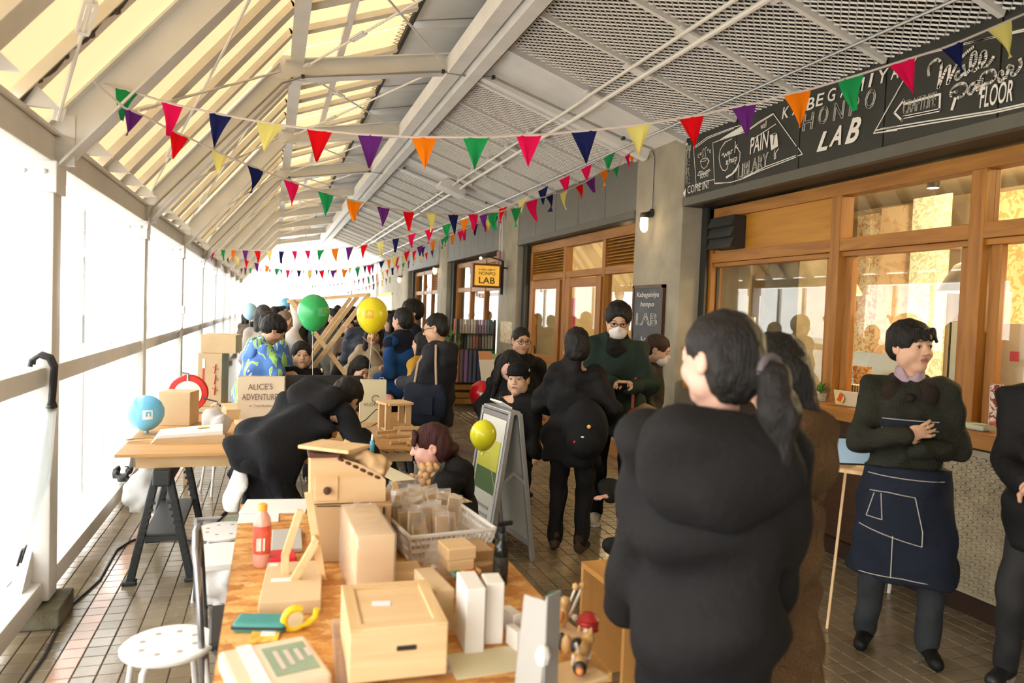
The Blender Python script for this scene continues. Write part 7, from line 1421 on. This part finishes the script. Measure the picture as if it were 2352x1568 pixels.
# wooden trestle display frame (cross-legged) at the next stall
D0 = 7.3; fr_ = thing('cross_frame','tall cross-legged pale wooden display frame','wooden frame',DP(755,900,D0)*1.0); fr_.location.z = 0; F0_ = Vector(fr_.location)
def fbar(a_,b_,d0,d1,w=.045,nm='strut'): A_,B_ = DP(*a_,d0)-F0_,DP(*b_,d1)-F0_; MB().bar(A_,B_,w,.028,(0,1,0),ch=.002).build(nm,PINE,fr_)
fbar((668,690),(800,868),7.3,7.3); fbar((846,678),(700,868),7.25,7.25); fbar((822,680),(690,852),8.0,8.0); fbar((806,683),(720,800),8.4,8.4)
fbar((660,692),(850,676),7.34,7.28,.035,'top_rail'); fbar((800,868),(802,1010),7.3,7.3,.04,'leg'); fbar((700,868),(705,1015),7.25,7.25,.04,'leg'); fbar((690,852),(700,1000),8.0,8.0,.04,'leg')
hc_ = DP(680,700,7.5); o = SDF().cone((0,0,-.02),.05,(0,0,-.62),.11,.02,ax=(0,1,0),sq=.35).mesh('hanging_cloth',.02,noise=(.03,14,3,6)); o = obj('hanging_cloth',o,fab('cloth_white',(.66,.62,.58))); o.location = DP(686,702,7.36); tag(o,'white cloth garment hanging from the wooden frame rail','garment')
st = thing('stall_table','low wooden stall table under the cross-legged frame','table',(DP(745,860,8.1).x,DP(745,860,8.1).y,0)); MB().box((0,0,.78),(.78,.7,.03)).build('tabletop',KRAFT,st)
for x in (-.34,.34):
    for y in (-.3,.3): MB().box((x,y,.38),(.05,.05,.76)).build('leg',PINEZ,st)
for i,(x,y,r,c,lab) in enumerate(((-.26,-.2,.09,'d8cfc4','crumpled white wrapped bundle on the stall table'),(-.1,-.25,.07,'c8a070','open paper bag of wooden sticks on the stall table'),(.18,-.2,.08,'b8a8a8','lilac knitted bundle on the stall table'),(.3,.1,.06,'e0dcd4','small white packet on the stall table'))):
    S = SDF().ell((0,0,r*.8),(r*1.3,r,r*.9),.02).mesh('bundle',.018,noise=(.03,36,i,7)); o = obj('bundle',S,fab('bundle_%d'%i,hexc(c))); o.location = (st.location.x+x,st.location.y+y,.795); tag(o,lab,'bundle')
# dark picnic things on the right: tablet on a small stand
p = DP(1968,1062,4.15); ts = thing('tablet_stand','small folding wooden table by the apron man','table',(p.x,p.y,0),.6); zt = p.z-.02; MB().box((0,0,zt-.01),(.30,.24,.02)).build('tabletop',PINE,ts)
for q in (-1,1): MB().bar((-.12*q,.08*q,0),(.12*q,.08*q,zt-.02),.016,.014,(0,1,0)).build('leg',PINEZ,ts)
tb2 = thing('tablet','tablet with a pale blue screen propped on the small table','tablet',(p.x-.02,p.y-.02,zt),-.35); Rt_ = Matrix.Rotation(-.45,3,'X'); MB().box((0,.02,.085),(.22,.008,.16),Rt_,ch=.003).build('case',BLACK,tb2); MB().box((0,.0135,.086),(.20,.004,.14),Rt_).build('screen',mat('screen_blue',(.30,.42,.52),.15,emit=(.30,.42,.52),estr=.35),tb2); MB().box((0,.09,.05),(.1,.006,.1),Matrix.Rotation(.5,3,'X')).build('kickstand',BLACK,tb2)
p = DP(1998,1047,3.3); o = MB().lathe([(.012,0),(.03,0),(.03,.045),(.012,.045)],16).build('paper_roll',WPAP,None,True); o.location = (ts.location.x+.10,ts.location.y-.06,zt); tag(o,'small white paper roll beside the tablet','paper roll')
# ================================================================== bunting, balloons
FC = {'g':cloth_trans('flag_green',(.02,.30,.09),.25,1.0),'p':cloth_trans('flag_pink',(.72,.01,.09),.25,1.0),'n':cloth_trans('flag_navy',(.014,.018,.085),.2,1.0),'y':cloth_trans('flag_yellow',(.80,.72,.22),.3,.9),'r':cloth_trans('flag_red',(.70,.008,.012),.25,1.0),'u':cloth_trans('flag_purple',(.13,.025,.19),.25,1.0),'o':cloth_trans('flag_orange',(.88,.22,.008),.3,.9)}
STRG = mat('bunting_string',(.62,.54,.50),.9)
def plane_hit(A, B, u, v):
    A, B = Vector((*A,0)), Vector((*B,0)); n = (B-A).cross(Vector((0,0,1))); r = ray(u,v); t = (A-ORG).dot(n)/r.dot(n); return ORG+r*t
def flag(parent, l, r, tip, m, seed):
    rr = random.Random(seed); n = (r-l).cross(tip-l).normalized(); mb = MB(); R = 6; vs = []; fs = []; rows = []
    tw = rr.uniform(-.02,.02); cu = rr.uniform(-.025,.035)
    for j in range(R+1):
        f = j/R; row = []
        for i in range(5):
            s = i/4; a = l.lerp(tip,f); b = r.lerp(tip,f); p = a.lerp(b,s); p = p+n*(cu*f*f*(s*1.6-.3)+tw*math.sin(f*3)+.006*math.sin(s*9+seed)); row.append(len(vs)); vs.append(p)
        rows.append(row)
    for j in range(R):
        for i in range(4): fs.append((rows[j][i],rows[j][i+1],rows[j+1][i+1],rows[j+1][i]))
    mb.add(vs,fs); return mb.build('flag',m,parent,True)
def string_of(lab, pts):
    t = thing('bunting',lab,'bunting',tuple(pts[0])); o = Vector(t.location); MB().tube([p-o for p in pts],.006,5).build('string',STRG,t,True); return t,o
A1,B1 = (-.62,4.30),(3.80,2.83)
F1 = [(264,199,319,215,277,275,'g'),(369,231,422,245,381,310,'p'),(480,257,534,268,492,338,'n'),(590,278,650,288,608,353,'y'),(705,295,763,302,725,370,'r'),(821,308,880,311,846,385,'u'),(944,315,1004,315,977,391,'o'),(1063,315,1125,315,1089,387,'g'),(1185,311,1245,310,1213,384,'p'),(1311,303,1372,298,1347,378,'n'),(1437,291,1496,283,1467,358,'y'),(1558,272,1618,263,1597,340,'r'),(1680,247,1738,237,1716,318,'u'),(1800,219,1862,205,1838,293,'o'),(1925,186,1985,168,1962,255,'g'),(2041,150,2101,131,2097,215,'p'),(2160,113,2214,92,2213,165,'n'),(2265,70,2325,44,2322,132,'y')]
F2 = [(286,248,329,265,293,311,'u'),(388,297,434,317,396,365,'r'),(485,342,524,361,499,398,'y'),(566,377,607,393,577,443,'n'),(650,410,688,423,671,472,'p'),(730,437,766,448,747,496,'g'),(797,457,832,465,814,510,'o'),(865,473,895,478,878,520,'u'),(924,484,953,487,938,530,'r'),(975,489,1002,490,988,533,'y'),(1028,492,1054,492,1044,538,'n'),(1075,491,1098,491,1087,536,'p'),(1122,488,1145,487,1136,528,'g'),(1174,478,1197,476,1187,521,'g'),(1206,464,1236,455,1232,508,'p'),(1252,452,1271,444,1266,486,'n'),(1286,444,1305,436,1302,481,'y'),(1321,429,1337,421,1335,458,'r'),(1346,417,1366,404,1364,442,'u'),(1377,397,1393,388,1391,427,'o'),(1406,388,1420,380,1417,410,'g'),(1434,360,1448,350,1445,385,'p')]
def make_list(lab, A, B, F, start, end, sd):
    L = [plane_hit(A,B,*start)]
    for f in F: L += [plane_hit(A,B,f[0],f[1]),plane_hit(A,B,f[2],f[3])]
    L.append(plane_hit(A,B,*end)); t,o = string_of(lab,L)
    for i,f in enumerate(F): flag(t,plane_hit(A,B,f[0],f[1])-o,plane_hit(A,B,f[2],f[3])-o,plane_hit(A,B,f[4],f[5])-o,FC[f[6]],sd+i)
    return t
t = make_list('bunting of triangle flags with an orange tie, ending at the chalkboard fascia',A1,B1,F1,(216,186),(2400,12),1)
q = plane_hit(A1,B1,216,186)-Vector(t.location); MB().tube([q,q+Vector((-.10,.04,-.10)),q+Vector((-.16,.06,-.16))],.008,6).build('orange_tie',mat('tie_orange',(.8,.12,.02),.6),t,True)
make_list('bunting of triangle flags slung from the orange tie to the lamp pillar',(-.62,4.34),(3.70,7.2),F2,(216,188),(1480,332),40)
def auto(lab, A, B, pix, cyc, sd, sp=.30, w=.15, h=.19, off=.1):
    P_ = [plane_hit(A,B,*p) for p in pix]; S_ = []   # smooth resample
    for i in range(len(P_)-1):
        for k in range(6): S_.append(P_[i].lerp(P_[i+1],k/6))
    S_.append(P_[-1]); t,o = string_of(lab,S_); L = 0; nxt = off; i = 0
    for a,b in zip(S_[:-1],S_[1:]):
        d = (b-a).length
        while nxt <= L+d:
            c = a.lerp(b,(nxt-L)/d); x = (b-a).normalized(); r2 = random.Random(sd*97+i); tip = c+Vector((r2.uniform(-.02,.03),r2.uniform(-.02,.02),-h)); flag(t,c-x*w/2-o,c+x*w/2-o,tip-o,FC[cyc[i%len(cyc)]],sd+i); nxt += sp; i += 1
        L += d
auto('bunting of triangle flags rising from the open side to the lamp pillar',(-1.0,OX(484,572,-1.0).y),(3.70,7.25),[(484,572),(560,574),(650,577),(740,574),(815,566),(890,552),(960,533),(1040,510),(1110,492),(1187,465),(1260,425),(1340,385),(1420,345),(1470,325)],'pgourynp',70,off=.05)
auto('bunting of red-first triangle flags ending at the pillar with the cord knot',(-1.0,OX(540,613,-1.0).y),(3.70,12.0),[(540,613),(620,618),(700,620),(780,618),(860,606),(930,585),(1000,555),(1080,520),(1150,492)],'rnugopy',110)
auto('bunting of small triangle flags ending at the pillar past the roll rack',(-1.0,OX(566,648,-1.0).y),(3.70,16.9),[(566,648),(640,653),(720,655),(800,648),(870,628),(940,598),(1000,570)],'rnpguoy',150)
auto('bunting of small navy-first triangle flags above the wooden cross frame',(-1.0,OX(515,590,-1.0).y),(3.70,12.2),[(515,580),(570,598),(650,620),(720,622),(800,619),(850,608),(905,590),(960,566),(1040,536),(1130,500)],'nyruogp',190)
auto('bunting of tiny triangle flags crossing beside the yellow-bordered poster',(-1.0,OX(575,660,-1.0).y),(3.70,22.0),[(580,664),(650,672),(720,676),(790,672),(850,655),(905,632)],'gprnoyu',230)
def place_balloon(u, v, d, r, m, lab, zs=None, mark=None):
    p = DP(u,v,d); t = thing('balloon',lab,'balloon',(p.x,p.y,p.z)); balloon(t,m,r,0,1.12,zs,mark); return t
place_balloon(720,716,6.3,.135,bal_m('balloon_green',(.03,.42,.12)),'green balloon tied above the wooden cross frame',[(0,.02,-.30),(.01,.03,-.6)],(mat('print_green',(.10,.50,.20),.5),(.55,-1,.05)))
place_balloon(855,722,6.4,.135,bal_m('balloon_yellow',(.80,.68,.02)),'yellow balloon floating before the smiling woman',[(.0,.02,-.3),(-.02,.03,-.7)],(mat('print_amber',(.80,.42,.03),.5),(-.35,-1,.05)))
place_balloon(1106,905,6.75,.112,bal_m('balloon_red',(.66,.01,.02)),'red balloon beside the long-haired girl',[(.02,.02,-.3),(.05,.03,-.75)],(MKW,(-.15,-1,.0)))
place_balloon(1110,998,4.75,.086,bal_m('balloon_lime',(.72,.70,.02)),'lime yellow balloon beside the silver signboard',[(.04,.0,-.12),(.10,.02,-.4)])
place_balloon(657,699,17,.14,MATS['balloon_blue'],'tiny blue balloon above the distant crowd',[(0,0,-.8)]); place_balloon(574,714,12,.12,bal_m('balloon_pale',(.40,.66,.80)),'pale blue balloon near the rail in the crowd',[(0,0,-.7)])
# ================================================================== inside the shop window and on the counter
def shelfp(u, v, x=4.30): return OX(u,v,x)
SHZ = 1.125
def stand(name, lab, cat, u, v, x, w, d, h, m, rz=0, tilt=0, ch=.003):
    p = shelfp(u,v,x); t = thing(name,lab,cat,(x,p.y,SHZ),rz); MB().box((0,0,h/2),(d,w,h),Matrix.Rotation(tilt,3,'Y') if tilt else None,ch=ch).build('panel',m,t); return t
CON2 = mat('concrete_inside',(.22,.19,.13),.85,var=.3,vscale=5,bump=.2); ip = struct(MB().span((4.55,5.62,0),(4.95,6.1,3.2)).build('wall_inner_pillar',CON2),'raw concrete pillar inside the shop window')
stand('display_board','large cream display board inside the window behind the apron man','board',1700,800,4.75,.42,.02,.62,mat('board_cream',(.62,.58,.46),.8),0,.05)
t = stand('computer_monitor','silver computer monitor seen from behind inside the window','monitor',2010,860,4.62,.46,.02,.36,mat('silver_back',(.50,.50,.46),.3,.5),.1,.12); MB().box((-.03,0,.03),(.12,.16,.06)).build('stand',MATS['silver_back'],t)
t = stand('picture_panel','framed animal print leaning in the window','picture',1985,835,4.42,.16,.008,.26,leafpaper('tiger_print','d9c39a','c07a34',22),.25,-.2)
t = stand('book_row','row of grey and white booklets on the window shelf','booklets',1960,905,4.28,.34,.10,.12,mat('booklet_grey',(.50,.48,.44),.8)); 
for k in range(12): MB().box((-.052,-.15+.027*k,.06),(.004,.004,.118)).build('spine_gap',SBK,t)
t = stand('booklet_box','cream booklet with red and yellow emblem standing on the counter','booklet',1945,920,3.96,.20,.012,.11,mat('booklet_cream',(.62,.52,.36),.8),.2,-.25); t.location.z = 1.115; MB().sph((-.022,.04,.055),(.004,.035,.042),10).build('emblem',mat('emblem_yellow',(.75,.55,.04),.7),t); MB().box((-.03,.035,.06),(.004,.03,.06),Matrix.Rotation(.4,3,'X')).build('emblem_print',mat('emblem_red',(.6,.06,.03),.7),t)
def plant(x, y, z, lab, pot, leaf, r, hgt, n, seed):
    t = thing('potted_plant',lab,'plant',(x,y,z)); MB().lathe([(r*.5,0),(r*.62,.06),(r*.66,.065)],14).build('pot',pot,t,True); rr = random.Random(seed); mb = MB()
    for k in range(n):
        a = rr.uniform(0,6.28); el = rr.uniform(.3,1.4); L = hgt*rr.uniform(.5,1); b = Vector((0,0,.06)); tip = b+Vector((math.cos(a)*math.cos(el),math.sin(a)*math.cos(el),math.sin(el)))*L; s = Vector((-math.sin(a),math.cos(a),0))*r*.16; m_ = b.lerp(tip,.7); mb.add([b,m_-s,tip,m_+s],[(0,1,2,3)]); 
    mb.build('foliage',leaf,t); return t
LEAF = mat('leaf_green',(.10,.26,.04),.5,var=.3); LEAF2 = mat('leaf_olive',(.20,.20,.08),.6,var=.3)
plant(3.97,shelfp(1885,905,3.97).y,1.115,'small bright green plant in a glass jar on the counter',glass('jar_glass',(.75,.85,.8),2,.2),LEAF,.07,.10,40,1); plant(4.36,shelfp(1940,860,4.36).y,1.20,'bushy olive plant on the window shelf',mat('pot_dark',(.05,.05,.045),.7),LEAF2,.09,.14,90,2)
pp_ = DP(1028,770,11.5); plant(pp_.x,pp_.y,0,'leafy green shrub beside the wallpaper roll rack',mat('pot_clay',(.12,.09,.06),.8),LEAF2,.25,.1,1,3); 
sh = [o for o in bpy.data.objects if o.get('label','').startswith('leafy green shrub')][0]
mb = MB(); rr = random.Random(8)
for k in range(240):
    a = rr.uniform(0,6.28); z = rr.uniform(.75,1.38); r_ = rr.uniform(0,.22); b = Vector((r_*math.cos(a),r_*math.sin(a),z)); d_ = Vector((rr.uniform(-1,1),rr.uniform(-1,1),rr.uniform(-.3,1))).normalized()*.08; s = d_.cross(Vector((0,0,1)))*.3; mb.add([b,b+d_*.6-s,b+d_,b+d_*.6+s],[(0,1,2,3)])
mb.build('foliage',LEAF,sh); MB().tube([(0,0,.05),(.02,.0,.6),(0,.02,1.1)],.015,6).build('stem',CEDARZ,sh)
# right pane display
t = stand('lightbox_board','tall pale board with a green and red sticker inside the window','board',2260,900,4.34,.52,.02,.62,mat('board_pale',(.66,.62,.48),.7),0,0); MB().sph((-.013,-.02,.50),(.006,.05,.07),12).build('green_sticker',mat('sticker_green',(.20,.42,.02),.5),t); MB().box((-.014,-.20,.42),(.004,.06,.06),ch=.01).build('red_sticker',mat('sticker_pink',(.70,.10,.14),.5),t); fit_text('lettering','Shop',(-.012,.02,.22),(-.012,-.16,.22),.06,CHALK,t); MB().box((0,.262,.31),(.03,.012,.62)).build('edge',SBK,t)
pk_ = thing('popsicle_board','pink popsicle-shaped foam board hanging in the window','board',(4.55,shelfp(2232,800,4.55).y,1.35)); MB().prism([(-.16,0),(.16,0),(.16,.36)]+[(.16*math.cos(a),.36+.14*math.sin(a)) for a in [math.pi*k/10 for k in range(1,10)]]+[(-.16,.36)],.03,RZ(math.pi/2)).build('board_face',mat('foam_pink',(.50,.20,.14),.8,var=.15,vscale=30),pk_); MB().box((0,0,-.1),(.02,.06,.22)).build('stick',PINEZ,pk_)
cy = thing('patterned_tube','tall white tube with red rosette pattern on the counter','tube',(4.02,shelfp(2285,960,4.02).y,1.125)); MB().lathe([(.032,0),(.034,.26),(.03,.262),(.028,.02)],18).build('tube_body',leafpaper('rosette','d9d0c4','8a3a34',26),cy,True)
for i,(u,lab,m_,w_,h_) in enumerate(((2262,'small yellow wooden drawer unit on the window shelf',PLY,.14,.16),(2215,'blue cloth pouch on the window shelf',fab('pouch_blue',(.03,.07,.16)),.10,.07))):
    stand('shelf_item',lab,['drawer unit','pouch'][i],u,930,4.22,w_,.10,h_,m_)
bw_ = thing('glass_bowl','glass bowl of red trinkets on the counter','bowl',(3.95,shelfp(2285,1000,3.95).y,1.116)); MB().lathe([(.02,0),(.045,.02),(.05,.045),(.047,.046)],18).build('bowl',glass('bowl_glass',(.85,.9,.88),2,.15),bw_,True)
for k in range(6): MB().sph((.022*math.cos(k),.022*math.sin(k),.048+.004*(k%2)),.013,8).build('trinket',mat('trinket_red',(.55,.12,.08),.4),bw_,True)
t = stand('clear_packet','flat clear packet of green cloth on the counter','packet',2225,985,3.97,.30,.14,.03,mat('packet_green',(.50,.56,.44),.3),0,0,.01); t.location.z = 1.116
mo = thing('maroon_paddle','dark red knitted paddle shape leaning in the window','paddle',(4.7,shelfp(1960,820,4.7).y,1.125)); MB().prism([(-.07,0),(.07,0),(.07,.25),(.04,.29),(-.04,.29),(-.07,.25)],.03,RZ(math.pi/2)).build('paddle_face',fab('knit_maroon',(.16,.03,.03)),mo); MB().bar((0,0,.28),(0,.06,.5),.02,.02).build('handle',CEDARZ,mo)
vb_ = thing('amber_vase','cream pleated vase in the window by the pink board','vase',(4.42,shelfp(2205,900,4.42).y,1.125)); MB().lathe([(.03,0),(.055,.06),(.05,.14),(.025,.24),(.035,.27)],12).build('vase_body',mat('vase_cream',(.55,.46,.30),.6),vb_,True)
sk2 = thing('sketch_board','black chalkboard with white lettering inside the window','chalkboard',(5.1,shelfp(1878,800,5.1).y,1.2)); MB().box((0,0,.3),(.02,.34,.6)).build('board',BOARD,sk2); fit_text('lettering','LAB',(-.012,.13,.34),(-.012,-.13,.34),.1,CHALK,sk2)
MB().box((0,0,-.04),(.03,.36,.08)).build('ledge',CEDARX,sk2)
kt = thing('shop_table','dark display table inside the shop','table',(5.1,4.2,0)); MB().box((0,0,1.0),(.9,3.4,.04)).build('tabletop',LOWW,kt)
for x in (-.4,.4):
    for y in (-1.6,1.6): MB().box((x,y,.49),(.06,.06,.98)).build('leg',LOWW,kt)
# standing signs near the rack
pr = G(1100,935); ps = thing('price_stand','small grey leaflet stand with coloured cards near the roll rack','stand',(DP(1120,935,8.6).x,DP(1120,935,8.6).y,0),.2)
MB().bar((0,0,0),(0,0,1.0),.03,.03).build('post',GREYMET,ps); MB().box((0,-.02,1.02),(.24,.02,.26),Matrix.Rotation(-.3,3,'X')).build('leaflet_tray',WPAP,ps); MB().box((-.04,.03,1.19),(.16,.02,.10),Matrix.Rotation(-.3,3,'X')).build('orange_card',mat('card_orange',(.60,.28,.14),.7),ps); MB().box((.09,.04,1.17),(.10,.02,.08),Matrix.Rotation(-.3,3,'X')).build('green_card',mat('card_green',(.36,.45,.18),.7),ps)
for a in range(3): MB().bar((0,0,.02),(.16*math.cos(a*2.1),.16*math.sin(a*2.1),.012),.02,.02).build('foot',GREYMET,ps)
